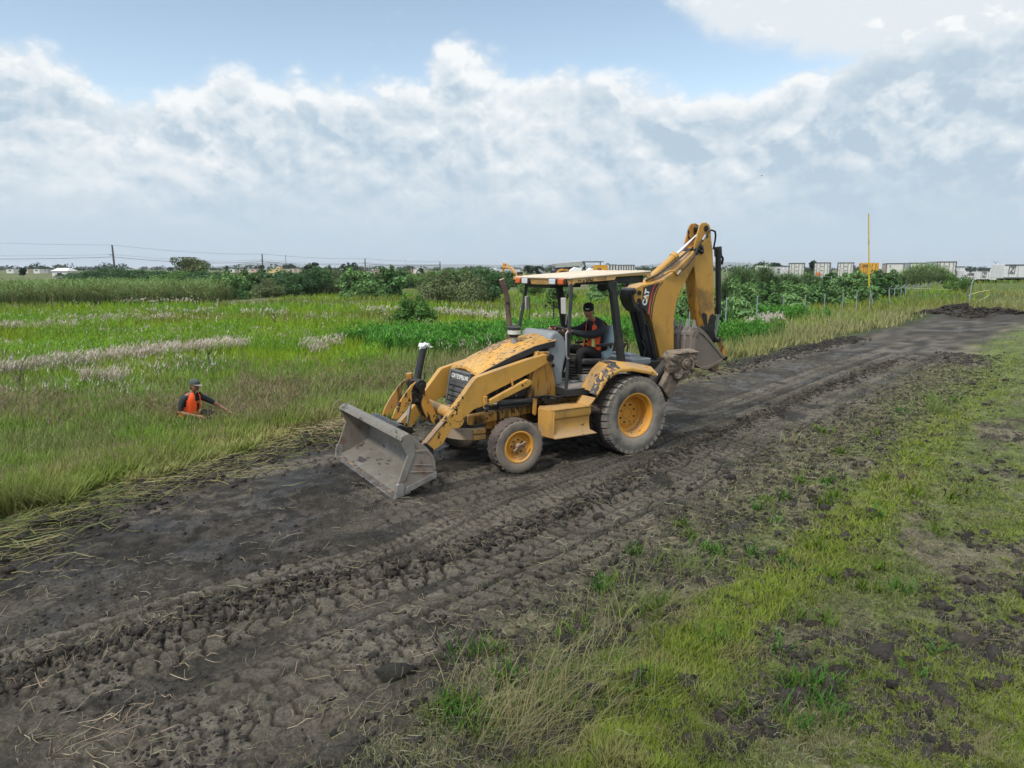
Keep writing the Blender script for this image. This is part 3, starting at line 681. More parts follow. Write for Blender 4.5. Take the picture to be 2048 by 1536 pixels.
def side_box(label, u0, u1, vt, vb, D, ln_d=2.6, mark=None, num=None, roof=.0, body='trailer_white'):
    """a trailer seen side-on"""
    a = at(u0, vt, D); b_ = at(u1, vt, D); z0 = max(.9, at(u0, vb, D).z); wd = (b_-a).length; e = empty('semi_trailer', ((a.x+b_.x)/2, D, 0)); tag(e, label, 'trailer', 'parked semi-trailers')
    mb = MB(); mb.box((0, ln_d/2, (a.z+z0)/2), (wd, ln_d, a.z-z0)); mb.build('box_body', M[body], e, bevel=.06)
    mb = MB(); mb.box((0, -.015, a.z-.06), (wd, .05, .14)); mb.box((0, -.015, z0+.08), (wd, .05, .16))
    for k in range(int(wd/1.2)): mb.box((-wd/2+.6+k*1.2, -.008, (a.z+z0)/2), (.03, .02, a.z-z0-.3))
    mb.build('frame_rail', M['trailer_rail'], e)
    mb = MB(); mb.box((0, ln_d*.5, z0-.12), (wd*.9, ln_d*.4, .2)); mb.build('underframe', M['dark_gap'], e)
    for s_ in (-.40, -.30, .36):
        mb = MB(); mb.cyl((wd*s_, .1, .52), (wd*s_, .6, .52), .52, 18); mb.build('wheel', M['dark_gap'], e)
    Mx = Matrix(((1,0,0,0),(0,0,-1,0),(0,1,0,0),(0,0,0,1)))
    for txt, x, z, sz in (num or []): lettering('lettering', txt, sz, Matrix.Translation((x*wd/2, -.03, z0+(a.z-z0)*z)) @ Mx, M['mark_black'], e, depth=.01, bold=.02)
    if mark: emblem(e, (mark[0]*wd/2, -.03, z0+(a.z-z0)*mark[1]), (1,0,0), (0,0,1), mark[2], True)
    return e
side_box('plain white semi trailer side with red and black emblem behind the tall reeds', 1537, 1578, 532, 556, 126, mark=(0, .6, .5))
side_box('plain white semi trailer right of the tallest one, set lower', 1911, 1931, 533, 555, 114)
side_box('white semi trailer end lettered in black with number above three letters', 1932, 1953, 541, 562, 108, num=[('1030', -.05, .62, .52), ('C B C', -.05, .25, .5), ('ZF', -.1, .88, .28)])
side_box('white semi trailer with slanted framed emblem and small black letters', 1955, 1997, 541, 560, 112, mark=(-.32, .55, .62), num=[('ZF', .50, .75, .4)])
side_box('largest white semi trailer at the far right with framed emblem', 2010, 2110, 529, 557, 92, mark=(-.70, .62, .72))
e = empty('truck', tuple(at(2002, 555, 110))); e.location.z = 0; tag(e, 'small white truck cab between two white trailers', 'truck')
mb = MB(); mb.box((0, 1, 1.9), (1.0, 2, 1.7)); mb.box((0, 1.2, 2.9), (.9, 1.4, .4)); mb.build('cab', M['white'], e, bevel=.08)
mb = MB(); mb.box((0, -.01, 2.3), (.8, .04, .5)); mb.build('windscreen', M['dark_gap'], e)
mb = MB(); mb.box((0, -.02, 1.35), (.8, .04, .4)); mb.build('radiator', M['trailer_rail'], e)
e = empty('truck', tuple(at(1526, 560, 124))); e.location.z = 0; tag(e, 'white truck cab roof showing above the reeds left of the trailers', 'truck')
mb = MB(); mb.box((0, 1, 2.2), (1.5, 2.2, 2.2)); mb.box((0, 1.4, 3.1), (1.4, 1.5, .45)); mb.build('cab', M['white'], e, bevel=.12)
mb = MB(); mb.box((0, -.11, 2.6), (1.2, .04, .6)); mb.build('windscreen', M['dark_gap'], e)
e = empty('yard_lamp', tuple(at(1989, 545, 190))); e.location.z = 0; tag(e, 'thin twin armed lamp post above the trailers at far right', 'lamp post')
mb = MB(); mb.tube([(0, 0, 0), (0, 0, 4.6)], .07, 6); mb.build('shaft', M['galv'], e)
mb = MB(); mb.tube([(-.7, 0, 4.9), (0, 0, 4.3), (.7, 0, 4.9)], .05, 6); mb.build('arms', M['galv'], e)
# yellow container and grey trailers behind the canopy
def container(label, u0, u1, vt, D, mat, dl=6, txt=None, nm='container'):
    a = at(u0, vt, D); b_ = at(u1, vt, D); wd = (b_-a).length; e = empty(nm, ((a.x+b_.x)/2, D, 0)); tag(e, label, 'container' if nm == 'container' else 'trailer')
    mb = MB(); mb.box((0, dl/2, a.z/2+.3), (wd, dl, a.z-.6)); mb.build('box_body', M[mat], e, bevel=.04)
    mb = MB(); n = int(wd/.5)
    for k in range(n): mb.box((-wd/2+(k+.5)*wd/n, -.02, a.z/2+.3), (wd/n*.45, .06, a.z-1.0))
    for z in (a.z-.08, .45): mb.box((0, -.02, z), (wd, .08, .16))
    mb.build('corrugation', M[mat if nm == 'container' else 'trailer_rail'], e)
    if txt: lettering('lettering', txt, .8, Matrix.Translation((-wd*.22, -.07, a.z-1.0)) @ Matrix(((1,0,0,0),(0,0,-1,0),(0,1,0,0),(0,0,0,1))), M['mark_black'], e, depth=.01, bold=.03)
container('yellow shipping container marked CB, behind the canopy', 1192, 1215, 530, 150, 'trailer_orange', txt='CB')
container('narrow grey trailer end beside the yellow container', 1217, 1234, 529, 152, 'trailer_white', nm='semi_trailer')
container('long grey trailer side behind the boom cylinder', 1235, 1270, 529.5, 155, 'trailer_white', nm='semi_trailer', txt=None)
# open-sided warehouse
e = empty('warehouse', tuple(at(1110, 545, 210))); e.location.z = 0; tag(e, 'large open sided shed with pale ribbed roof behind the canopy', 'warehouse')
P0, P1, P2, P3 = at(1109, 527.5, 210), at(1167, 522.5, 210), at(1195, 523.5, 214), at(1109, 534, 210); o_ = Vector((e.location.x, e.location.y, 0))
mb = MB(); A_, B_, C_ = P0-o_, P1-o_, P2-o_
mb.hexa([A_+Vector((0,-4,-1.15)), B_+Vector((0,-4,-1.35)), B_+Vector((0,14,-.3)), A_+Vector((0,14,-.3)), A_+Vector((0,-4,-.02)), B_+Vector((0,-4,0)), B_+Vector((0,14,.05)), A_+Vector((0,14,.05))]); mb.build('ribbed_roof', worn('roof_sheet', (.36,.37,.36), .5, dust=.2, streak=.5, streakcol=(.14,.14,.14), bump=.05), e)
mb = MB(); mb.box(((B_+C_)/2+Vector((0, 0, -.1))), ((C_-B_).length, 14, .22)); mb.build('side_roof', M['trailer_rail'], e)
for x in (0, .33, .66, 1.0):
    q = A_.lerp(C_, x); mb = MB(); mb.cyl((q.x, -3, 0), (q.x, -3, q.z-.2), .14, 8); mb.build('column', M['trailer_rail'], e)
mb = MB(); mb.box(((A_+B_)/2+Vector((0, 12, -2.6))), ((B_-A_).length, .3, 3.2)); mb.build('back_wall', worn('shed_wall', (.22,.24,.26), .7, streak=.4, bump=.03), e)
def tent(u0, u1, vt, vb, D, lab):
    a, b_, z = at(u0, vt, D), at(u1, vt, D), at(u0, vb, D).z; e = empty('tarpaulin_tent', ((a.x+b_.x)/2, D, 0)); tag(e, lab, 'tent'); wd = (b_-a).length/2
    mb = MB(); mb.rings([[(-wd, y, 0), (-wd, y, a.z*.72), (-wd*.2, y, a.z), (wd*.5, y, a.z*.95), (wd, y, a.z*.8), (wd, y, 0)] for y in (-2, 4)]); mb.build('cover', M['white'], e)
    mb = MB(); mb.box((0, -2.03, a.z*.3), (wd*.5, .05, a.z*.6)); mb.build('opening', M['dark_gap'], e)
tent(1139, 1166, 534.5, 545, 170, 'white covered load behind the canopy, left of the small tree'); tent(1172, 1192, 536, 545, 172, 'white covered load behind the canopy, left of the yellow container')
# excavators parked in the yard
M['exc'] = worn('excavator_orange', (.60, .27, .03), .5, dust=.2, streak=.2, bump=.05)
def excavator(lab, u, D, sc, flip=1, fold=False):
    b = at(u, 548, D); e = empty('excavator', (b.x, D, 0)); tag(e, lab, 'excavator'); e.scale = (sc*flip, sc, sc); e.rotation_euler = (0, 0, R(-52) if not fold else R(20))
    mb = MB()
    for y in (-1.1, 1.1): mb.prism([(-1.7,.1),(1.7,.1),(2.0,.45),(1.7,.85),(-1.7,.85),(-2.0,.45)], y-.25, y+.25)
    mb.build('tracks', M['dark_gap'], e, bevel=.05)
    mb = MB(); mb.box((.6, 0, 1.5), (2.6, 2.4, 1.0)); mb.box((1.7, 0, 1.6), (.6, 2.4, 1.2)); mb.build('house', M['exc'], e, bevel=.12)
    mb = MB(); mb.box((-.55, .7, 2.05), (1.0, .95, 1.5)); mb.build('cab', M['dark_gap'], e, bevel=.1)
    if fold: bp = [(-.4,1.7),(-.1,1.9),(.6,3.0),(1.6,3.3),(3.2,3.1),(3.3,2.7),(1.7,2.85),(.9,2.6),(.2,1.6)]; st_ = [(3.1,3.2),(3.5,3.0),(3.1,1.4),(2.8,1.5)]; bk = [(2.7,1.6),(3.3,1.5),(3.0,.9),(2.3,1.1)]
    else: bp = [(-.6,1.6),(-1.2,2.6),(-2.4,3.65),(-3.6,4.0),(-5.2,4.1),(-5.3,3.75),(-3.6,3.6),(-2.5,3.15),(-1.6,2.3),(-1.1,1.5)]; st_ = [(-5.0,4.1),(-4.9,4.6),(-5.4,4.9),(-6.0,4.2),(-6.15,1.9),(-5.75,1.8),(-5.6,3.6)]; bk = [(-5.6,1.9),(-6.4,2.0),(-7.2,1.3),(-6.6,.7),(-5.0,.7),(-4.9,1.0)]
    for nm_, pl, w_ in (('boom', bp, .28), ('stick', st_, .2), ('bucket', bk, .55)): mb = MB(); mb.prism(pl, -w_, w_); mb.build(nm_, M['exc'], e, bevel=.04)
    mb = MB(); mb.cyl((-3.2, 0, 4.15), (-5.0, 0, 4.75) if not fold else (-2.0, 0, 4.0), .12, 8); mb.build('stick_cylinder', M['exc'], e) if not fold else mb.bm.free()
excavator('orange excavator with its arm raised and bucket down, left above the canopy edge', 1038, 128, .80)
excavator('orange excavator with folded arm parked behind the canopy', 1112, 150, .85, fold=True)
e = empty('stockyard', tuple(at(1010, 552, 140))); e.location.z = 0; tag(e, 'low dark shed and stacked material left of the raised excavator', 'shed')
mb = MB(); mb.box((0, 2, 1.0), (7, 4, 2.0)); mb.build('walls', M['dark_gap'], e)
mb = MB(); mb.hexa([(-5,-1,2.0),(3,-1,1.9),(3,5,2.5),(-5,5,2.6),(-5,-1,2.2),(3,-1,2.1),(3,5,2.7),(-5,5,2.8)]); mb.build('roof', M['galv'], e)
e = empty('conveyor', tuple(at(1090, 548, 135))); e.location.z = 0; tag(e, 'slanting grey conveyor between the two excavators', 'conveyor')
mb = MB(); mb.hexa([(-1.2,0,2.4),(-1.2,.6,2.4),(1.2,.6,.9),(1.2,0,.9),(-1.2,0,2.9),(-1.2,.6,2.9),(1.2,.6,1.4),(1.2,0,1.4)]); mb.build('belt_frame', M['galv'], e)
for x in (-.8, .5): mb = MB(); mb.cyl((x, .3, 0), (x, .3, 1.5), .08, 6); mb.build('leg', M['dark_gap'], e)

# ---------------------------------------------------------------- power line
pl = [((224,548,490),184,'nearest dark utility pole, leaning slightly, above the hedge at left',.02),((524,540,508),298,'second utility pole along the line, left of the distant hill',0),((730,540,517),430,'third utility pole along the line, beside the sparse sapling',0),((880,540,523),614,'farthest utility pole of the line, above the reed clumps',0)]
tops = []
for (u, vb, vt), D, lab, ln in pl:
    tp = at(u, vt, D); e = empty('utility_pole', (tp.x+ln*tp.z, D, 0)); tag(e, lab, 'utility pole', 'poles of the distant power line'); r = .15+D*.0005
    mb = MB(); mb.tube([(0, 0, 0), (-ln*tp.z, 0, tp.z)], [r*1.15, r*.85], 8); mb.build('shaft', M['pole_wood'], e)
    mb = MB(); mb.tube([(-ln*tp.z-.9, 0, tp.z*.73), (-ln*tp.z, 0, tp.z*.69)], r*.35, 5); mb.build('bracket', M['pole_wood'], e)
    tops.append((tp, D))
tops = [(Vector((-112, 78, tops[0][0].z-.2)), 78)] + tops
for f_, r_, lab in ((1.0, .035, 'topmost thin wire of the distant power line'), (.735, .028, 'thin middle wire of the distant power line'), (.66, .07, 'thick low cable bundle of the distant power line')):
    pts = []
    for (a, Da), (b_, Db) in zip(tops[:-1], tops[1:]):
        for k in range(14):
            q = k/14; p = a.lerp(b_, q); p.z = (a.z*(1-q)+b_.z*q)*f_ - 1.1*4*q*(1-q)*(1 if f_ < 1 else .7); pts.append(p)
    q = tops[-1][0].copy(); q.z *= f_; pts.append(q)
    mb = MB(); mb.tube(pts, [r_*max(.5, p.y/260) for p in pts], 5); o = mb.build('power_line', M['wire']); tag(o, lab, 'power line', 'wires of the distant power line')
for u, vt, D, lab in ((571, 511, 520, 'very thin distant radio mast in front of the blue hill'), (1085, 529, 160, 'thin dark mast behind the canopy sheet')):
    p = at(u, vt, D); e = empty('mast', (p.x, D, 0)); tag(e, lab, 'mast'); mb = MB(); mb.tube([(0, 0, 0), (0, 0, p.z)], D*.00035, 5); mb.build('shaft', M['wire'], e); mb = MB(); mb.ball((0, 0, p.z), D*.0006, 1); mb.build('tip', M['wire'], e)

# ---------------------------------------------------------------- houses of the far town
hc = {'white': worn('house_white', (.62,.62,.60), .8, streak=.1, streakcol=(.35,.33,.3), bump=.02), 'cream': worn('house_cream', (.52,.45,.34), .8, streak=.1, bump=.02), 'pink': worn('house_pink', (.50,.36,.29), .8, bump=.02), 'brick': worn('house_brick', (.36,.19,.12), .85, bump=.02), 'yellow': worn('house_yellow', (.58,.46,.20), .8, bump=.02), 'grey': worn('house_grey', (.36,.36,.37), .8, bump=.02)}
hs = [(118,536,546,30,210,'white','long low white roofed shed in front of the far left town',True),(20,544,549,14,430,'white','small white house at the left edge of the far town',False),(48,543,548,16,430,'cream','cream house just left of the dark round tree',False),(73,542,548,12,420,'white','white house just right of the dark round tree',False),(90,543,549,10,440,'grey','grey house between dark tree and white shed',False),
 (255,539,545,12,560,'white','small white house over the left hedge, right of the first pole',False),(340,540,546,16,600,'white','small white house left of the big round tree',False),(352,538,545,10,640,'grey','grey house touching the left side of the big round tree',False),
 (463,541,546,12,520,'white','white house under the cypress',False),(483,540,545,9,560,'cream','cream house right of the cypress',False),(497,539,544,10,580,'white','tiny white house midway from cypress to second pole',False),(505,539,545,14,520,'pink','pink house left of the second utility pole',False),
 (548,538,544,22,460,'yellow','yellow house with a box on its roof, right of the second pole',False),(556,533,540,8,462,'yellow','yellow roof room above the yellow house',False),(575,540,546,26,470,'cream','long cream house right of the yellow one',False),(590,537,544,14,480,'pink','pink house with white top storey',False),(583,539,545,10,500,'white','white house wedged between cream and pink ones',False),
 (688,541,546,16,560,'white','long white house left of the sparse sapling',False),(737,541,546,20,520,'white','long white shed right of the third pole',False),(755,540,545,12,530,'pink','pinkish house beside the long white shed',False),(771,541,546,8,540,'brick','red brick house left of the dark reed clump',False),
 (836,539,546,18,420,'white','bright white house right of the dark reed clump',False),(826,541,547,10,430,'brick','small brick house against the bright white one',False),(985,537,542,20,300,'white','pale roofed building left of the exhaust pipe',True),(1002,541,547,14,240,'grey','low grey building left of the raised excavator',False)]
for u, vt, vb, wpx, D, cl_, lab, gable in hs:
    a = at(u, vt, D); w_ = wpx/FPX*D; e = empty('house', (a.x, D, 0)); tag(e, lab, 'house', 'houses of the distant town'); ht = max(2.6, a.z); dp = min(12, max(5, w_*.7))
    if gable:
        mb = MB(); mb.box((0, dp/2, ht*.36), (w_, dp, ht*.72)); mb.build('wall', hc[cl_], e)
        mb = MB(); mb.hexa([(-w_/2-.3,-.3,ht*.70),(w_/2+.3,-.3,ht*.70),(w_/2+.3,dp,ht*.70),(-w_/2-.3,dp,ht*.70),(-w_*.40,dp*.4,ht),(w_*.40,dp*.4,ht),(w_*.40,dp*.6,ht),(-w_*.40,dp*.6,ht)]); mb.build('roof', hc['white'], e)
    else:
        mb = MB(); mb.box((0, dp/2, ht*.48), (w_, dp, ht*.96)); mb.build('wall', hc[cl_], e)
        mb = MB(); mb.box((0, dp/2, ht*.98), (w_+.3, dp+.3, ht*.05)); mb.build('roof', hc['grey'], e)
    n = max(1, int(w_/3))
    for k in range(n): mb = MB(); mb.box((-w_/2+(k+.5)*w_/n, -.03, ht*.62 if not gable else ht*.4), (min(1.3, w_/n*.5), .12, min(1.4, ht*.25))); mb.build('window', M['dark_gap'], e)
# a bird
p = at(1523.5, 351.5, 60); e = empty('bird', tuple(p)); tag(e, 'tiny dark bird gliding in the sky right of the boom', 'bird'); M['bird'] = plain('bird_dark', (.02,.02,.025), .8)
mb = MB(); mb.ball((0, 0, 0), .035, 2, (1, 3.0, 1)); mb.build('body', M['bird'], e)
for s_ in (-1, 1): mb = MB(); mb.rings([[(s_*x, -c, z), (s_*x, c*.6, z), (s_*x, c*.6, z+.008), (s_*x, -c, z+.008)] for x, c, z in ((.02,.05,.0),(.07,.05,.018),(.13,.02,.0))]); mb.build('wing', M['bird'], e)

# ================================================================ the backhoe loader
# machine space: X forward (to the loader bucket), Y to the machine's left, Z up from the ground under the rear axle
MX, MY, MYAW = 1.3875, 11.583, math.pi + R(31.58)
bh = empty('backhoe_loader', (MX, MY, -0.02), MYAW)
tag(bh, 'worn yellow backhoe loader with open canopy, standing on the dark dirt track', 'backhoe loader')

# ---------------------------------------------------------------- wheels
def make_wheel(name, Rt, wd, rr, dish, lugs, front):
    root = empty(name); root.parent = bh
    mb = MB(); h = wd/2; Rb = Rt - (0.022 if not front else 0.007)
    prof = [(rr-.01, -h*.80), (rr+.03, -h*.92), (rr+(Rb-rr)*.45, -h*1.0), (rr+(Rb-rr)*.8, -h*.97), (Rb-.012, -h*.90), (Rb, -h*.78), (Rb+.004, 0)]
    prof = prof + [(r, -y) for r, y in prof[-2::-1]]
    # sidewall rings
    full = []
    for (r, y) in prof: full.append((r, y))
    mb.mat(0).lathe(full, seg=72)
    for f in mb.bm.faces:
        c = f.calc_center_median(); rad = math.hypot(c.x, c.z)
        f.material_index = 1 if (rad > Rb-.03 and abs(c.y) < h*.9) else 0
    mb.mat(1)
    if not front:
        n = lugs
        for side in (-1, 1):
            for k in range(n):
                a0 = 2*math.pi*(k + (0.5 if side > 0 else 0))/n; sp = 2*math.pi/n
                def pt(a, r, y): return (r*math.cos(a), y, r*math.sin(a))
                # block swept from the middle towards the shoulder, wrapping over it
                def blk(a, wdt, y0, y1, sk, r0, r1, edge=False):
                    aa = a + sk
                    c = [pt(a, r0, y0), pt(a+wdt, r0, y0), pt(aa+wdt, r0 if not edge else r0-.045, y1), pt(aa, r0 if not edge else r0-.045, y1),
                         pt(a, r1, y0), pt(a+wdt, r1, y0), pt(aa+wdt, r1-(.014 if edge else 0), y1), pt(aa, r1-(.014 if edge else 0), y1)]
                    mb.mat(0 if edge else 1).hexa(c)
                blk(a0, sp*.84, side*.006, side*h*.46, sp*.22, Rb-.004, Rt)
                blk(a0+sp*.30, sp*.72, side*h*.50, side*h*.985, sp*.10, Rb-.006, Rt-.002, True)
    else:
        for yy, ph in ((-.62, 0), (-.22, .5), (.22, 0), (.62, .5)):
            n = 54
            for k in range(n):
                a = 2*math.pi*(k+ph)/n; b = a+2*math.pi/n*.82; z = .012*math.sin(k*math.pi)
                def pt(a, r, y): return (r*math.cos(a), y, r*math.sin(a))
                y0, y1 = h*(yy-.16), h*(yy+.16); s = .02*(1 if k % 2 else -1)
                mb.hexa([pt(a, Rb-.01, y0+s), pt(b, Rb-.01, y0-s), pt(b, Rb-.01, y1-s), pt(a, Rb-.01, y1+s), pt(a, Rt, y0+s), pt(b, Rt, y0-s), pt(b, Rt, y1-s), pt(a, Rt, y1+s)])
    ty = mb.build('tyre', [M['tyre_muddy'] if front else M['tyre'], M['tread']], root, ang=30)
    # rim: flange, barrel, dished disc
    mb = MB(); e = h*.84
    mb.lathe([(rr-.02, -e), (rr+.012, -e-.004), (rr+.016, -e+.012), (rr-.02, -e+.02), (rr-.035, 0), (rr-.02, e-.02), (rr+.016, e-.012), (rr+.014, e+.006), (rr-.004, e+.010), (rr-.022, e-.006), (rr-.030, e-.05), (rr-.058, e-.062), (rr-.066, e-dish+.02), (rr-.09, e-dish)], seg=56)
    mb.lathe([(rr-.088, e-dish+.001), (rr*.60, e-dish+.004), (rr*.55, e-dish+.014), (0.001, e-dish+.014)], seg=56)
    rim = mb.build('rim', M['rim'], root, ang=30)
    mb = MB(); nb = 8; rb = rr*.42 if not front else rr*.44
    for k in range(nb):
        a = 2*math.pi*(k+.5)/nb; x, z = rb*math.cos(a), rb*math.sin(a)
        mb.cyl((x, e-dish+.01, z), (x, e-dish+.035, z), .014 if not front else .013, 6)
    mb.lathe([(rr*.255, e-dish+.013), (rr*.255, e-dish+.0165), (rr*.245, e-dish+.0165), (rr*.245, e-dish+.013)], seg=32)
    mb.build('lug_nuts', M['engine'], rim)
    if front:
        mb = MB(); y = e-dish
        mb.lathe([(.062, y), (.060, y+.05), (.045, y+.06), (.042, y+.10), (.001, y+.10)], seg=20)
        mb.box((.055, y+.085, -.012), (.11, .03, .034), (0, .25, 0)); mb.box((-.06, y+.085, .02), (.10, .03, .036), (0, .3, 0)); mb.ball((-.1, y+.09, .03), .024, 1)
        mb.build('hub', M['rust'], root, bevel=.004)
    return root

RW = make_wheel('rear_wheel', .624, .45, .345, .215, 34, False)
RW.location = (0, .828, .622)
RW2 = copy_tree(RW); RW2.parent = bh; RW2.location = (0, -.828, .622); RW2.rotation_euler = (0, 0, math.pi)
FW = make_wheel('front_wheel', .392, .27, .222, .075, 0, True)
FW.location = (2.10, .858, .389); FW.rotation_euler = (0, .3, R(-3))
FW2 = copy_tree(FW); FW2.parent = bh; FW2.location = (2.10, -.80, .389); FW2.rotation_euler = (0, -.3, math.pi - R(3))

# ---------------------------------------------------------------- loader bucket
lb = empty('loader_bucket'); lb.parent = bh
outer = [(3.905,.772),(3.988,.768),(3.975,.815),(3.944,.846),(3.867,.852),(3.777,.772),(3.628,.641),(3.55,.546),(3.512,.456),(3.503,.32),(3.501,.229)]
inner = [(3.905,.772),(3.83,.755),(3.70,.655),(3.60,.545),(3.545,.44),(3.535,.34),(3.56,.27),(3.63,.215)]
mb = MB()
mb.prism(outer + [(4.0, .052), (4.0, .078)] + inner[::-1][:-1], -1.165, 1.165)
mb.build('shell', M['steel'], lb, bevel=.006)
sidep = [(3.985,.766),(3.972,.815),(3.94,.842),(3.867,.847),(3.777,.767),(3.628,.636),(3.55,.541),(3.512,.454),(3.504,.32),(3.501,.25),(3.941,.09),(4.035,.058),(4.035,.22),(4.02,.245),(3.894,.565)]
for s in (1, -1):
    mb = MB(); y0, y1 = sorted((s*1.166, s*1.188)); mb.mat(0).prism(sidep, y0, y1)
    # smooth front strip, ribs of the sunken rear panel, lower wear strip
    ya, yb = sorted((s*1.186, s*1.198))
    mb.mat(1).prism([(3.99,.765),(3.972,.812),(3.94,.838),(3.875,.842),(3.79,.72),(3.80,.56),(3.935,.25),(4.02,.245),(3.894,.565)], ya, yb)
    yc, yd = sorted((s*1.187, s*1.196))
    mb.mat(0).prism([(3.80,.62),(3.62,.615),(3.555,.53),(3.52,.45),(3.512,.33),(3.545,.33),(3.55,.44),(3.585,.52),(3.64,.585),(3.79,.59)], yc, yd)
    mb.prism([(3.80,.45),(3.545,.40),(3.547,.385),(3.81,.432)], yc, yd)
    mb.prism([(3.74,.58),(3.69,.43),(3.70,.427),(3.752,.578)], yc, yd)
    mb.prism([(3.86,.36),(3.55,.315),(3.55,.30),(3.87,.342)], yc, yd)
    mb.build('side_plate', [M['steel_rust'], M['steel']], lb, bevel=.005)
    mb = MB(); ye, yf = sorted((s*1.16, s*1.212))
    mb.prism([(3.955,.075),(3.50,.23),(3.503,.31),(3.93,.165)], *sorted((s*1.188, s*1.208)))
    mb.prism([(4.085,.034),(3.955,.062),(3.945,.20),(3.965,.225),(4.03,.232),(4.055,.215)], ye, yf)
    mb.build('corner_guard', M['edge_steel'], lb, bevel=.008)
mb = MB(); mb.prism([(3.86,.100),(4.088,.040),(4.092,.030),(4.085,.022),(3.86,.078)], -1.19, 1.19)
for k in range(9): mb.cyl((3.93, -1.0+k*.25, .083), (3.935, -1.0+k*.25, .093), .018, 8)
mb.build('cutting_edge', M['edge_steel'], lb, bevel=.004)
mb = MB()
for y in (-.56, .56):
    mb.prism([(3.53,.30),(3.40,.32),(3.29,.38),(3.29,.46),(3.40,.56),(3.53,.50)], y-.11, y-.075); mb.prism([(3.53,.30),(3.40,.32),(3.29,.38),(3.29,.46),(3.40,.56),(3.53,.50)], y+.075, y+.11)
for y in (-.16, .16): mb.prism([(3.54,.46),(3.44,.55),(3.36,.60),(3.38,.68),(3.52,.70),(3.62,.66)], y-.02, y+.02)
mb.prism([(3.70,.715),(3.60,.745),(3.52,.72),(3.62,.64)], -.72, .25)
mb.build('rear_bracket', M['black_grease'], lb, bevel=.006)
# wet soil still lying along the lip of the bucket
mb = MB(); r_ = random.Random(4)
for k in range(230):
    u = r_.random()**1.3; y = -1.05+2.0*r_.random(); x = 4.02-u*.34; z = .047+(4.0-x)*.44+ (0.006 if x > 3.86 else 0)
    if x < 3.66: z = .21+(3.63-x)*1.0
    rr_ = r_.uniform(.010, .034)*(1.25-u*.7)
    mb.ball((x, y, z+.002), rr_, 1, (r_.uniform(.8, 1.6), r_.uniform(.9, 2.8), .32))
so_ = mb.build('clinging_soil', worn('bucket_soil', (0.035, 0.03, 0.027), .7, dust=.2, bump=.6), lb); so_['kind'] = 'stuff'

# ---------------------------------------------------------------- loader arms, cross tube, tilt linkage
armp = [(1.275,1.585),(1.30,1.612),(1.404,1.625),(1.716,1.569),(2.225,1.456),(2.504,1.390),(2.569,1.374),(2.612,1.345),(3.03,.866),(3.392,.508),(3.372,.44),(3.285,.405),
        (3.12,.491),(2.972,.694),(2.813,.798),(2.626,.922),(2.487,.953),(2.462,.99),(2.451,1.081),(2.40,1.118),(2.339,1.139),(1.997,1.258),(1.668,1.372),(1.402,1.485),(1.29,1.535)]
for s in (1, -1):
    mb = MB(); y0, y1 = sorted((s*.49, s*.60)); mb.prism(armp, y0, y1)
    ya, yb = sorted((s*.598, s*.612)); C = (2.873, .854)
    mb.prism([(C[0]+.078*math.cos(a), C[1]+.078*math.sin(a)) for a in [2*math.pi*k/28 for k in range(28)]], ya, yb)
    yc, yd = sorted((s*.598, s*.606))
    mb.prism([(2.873+.118*math.cos(a)+.03, .80+.118*math.sin(a)) for a in [math.pi*(1.02+.72*k/14) for k in range(15)]] + [(3.05,.86),(2.98,.93)], yc, yd)
    arm = mb.build('loader_arm', M['yellow'], bh, bevel=.012, seg=3)
    mb = MB(); mb.cyl((1.34, s*.47, 1.57), (1.34, s*.635, 1.57), .058, 20); mb.build('pivot_pin', M['black_grease'], arm, bevel=.006)
    # fender-like rub mark: bare metal where the bucket link has scraped the lower front edge
    mb = MB(); mb.prism([(3.10,.798),(3.39,.511),(3.38,.495),(3.09,.782)], *sorted((s*.502, s*.604))); mb.build('scraped_edge', M['rust'], arm, bevel=.003)
    # arm lock brace with bracket
    mb = MB(); mb.prism([(2.40,1.045),(2.385,.97),(1.74,1.185),(1.69,1.23),(1.70,1.262),(1.763,1.292)], *sorted((s*.60, s*.665)))
    mb.prism([(2.42,1.10),(2.48,1.10),(2.48,.92),(2.42,.92)], *sorted((s*.602, s*.63)))
    mb.prism([(2.03,1.33),(2.012,1.19),(1.985,1.20),(1.995,1.25)], *sorted((s*.612, s*.64)))
    br = mb.build('lock_brace', M['yellow'], bh, bevel=.008)
    mb = MB(); mb.cyl((1.86, s*.66, 1.212), (1.86, s*.674, 1.212), .016, 12); mb.build('bolt', M['black_grease'], br)
    mb = MB(); mb.cyl((1.80, s*.66, 1.232), (1.80, s*.672, 1.232), .008, 10); mb.build('bolt', M['black_grease'], br)
    mb = MB(); mb.cyl((2.45, s*.62, .96), (2.45, s*.665, .96), .03, 14); mb.ball((2.45, s*.64, .915), .045, 1); mb.build('grease_pin', M['black_grease'], br)
    # lift cylinder
    mb = MB(); mb.mat(0).cyl((2.19, s*.55, .955), (1.56, s*.55, .945), .047, 20); mb.cyl((1.60, s*.55, .945), (1.50, s*.55, .945), .058, 18)
    mb.cyl((2.19, s*.55, .955), (2.22, s*.55, .956), .052, 18); mb.cyl((2.18, s*.545, .893), (1.62, s*.545, .885), .017, 10)
    lc = mb.build('lift_cylinder', M['black'], bh)
    mb = MB(); mb.cyl((2.2, s*.55, .956), (2.46, s*.55, .975), .024, 14); mb.build('rod', M['chrome'], lc)
    mb = MB(); mb.prism([(1.60,1.0),(1.565,.99),(1.575,.75),(1.60,.72),(1.635,.75),(1.63,.98)], *sorted((s*.58, s*.61))); mb.build('cylinder_bracket', M['yellow_oily'], bh, bevel=.006)
mb = MB(); mb.cyl((2.873, -.49, .854), (2.873, .49, .854), .085, 28); mb.build('cross_tube', M['yellow_dusty'], bh)
tl = empty('tilt_linkage'); tl.parent = bh
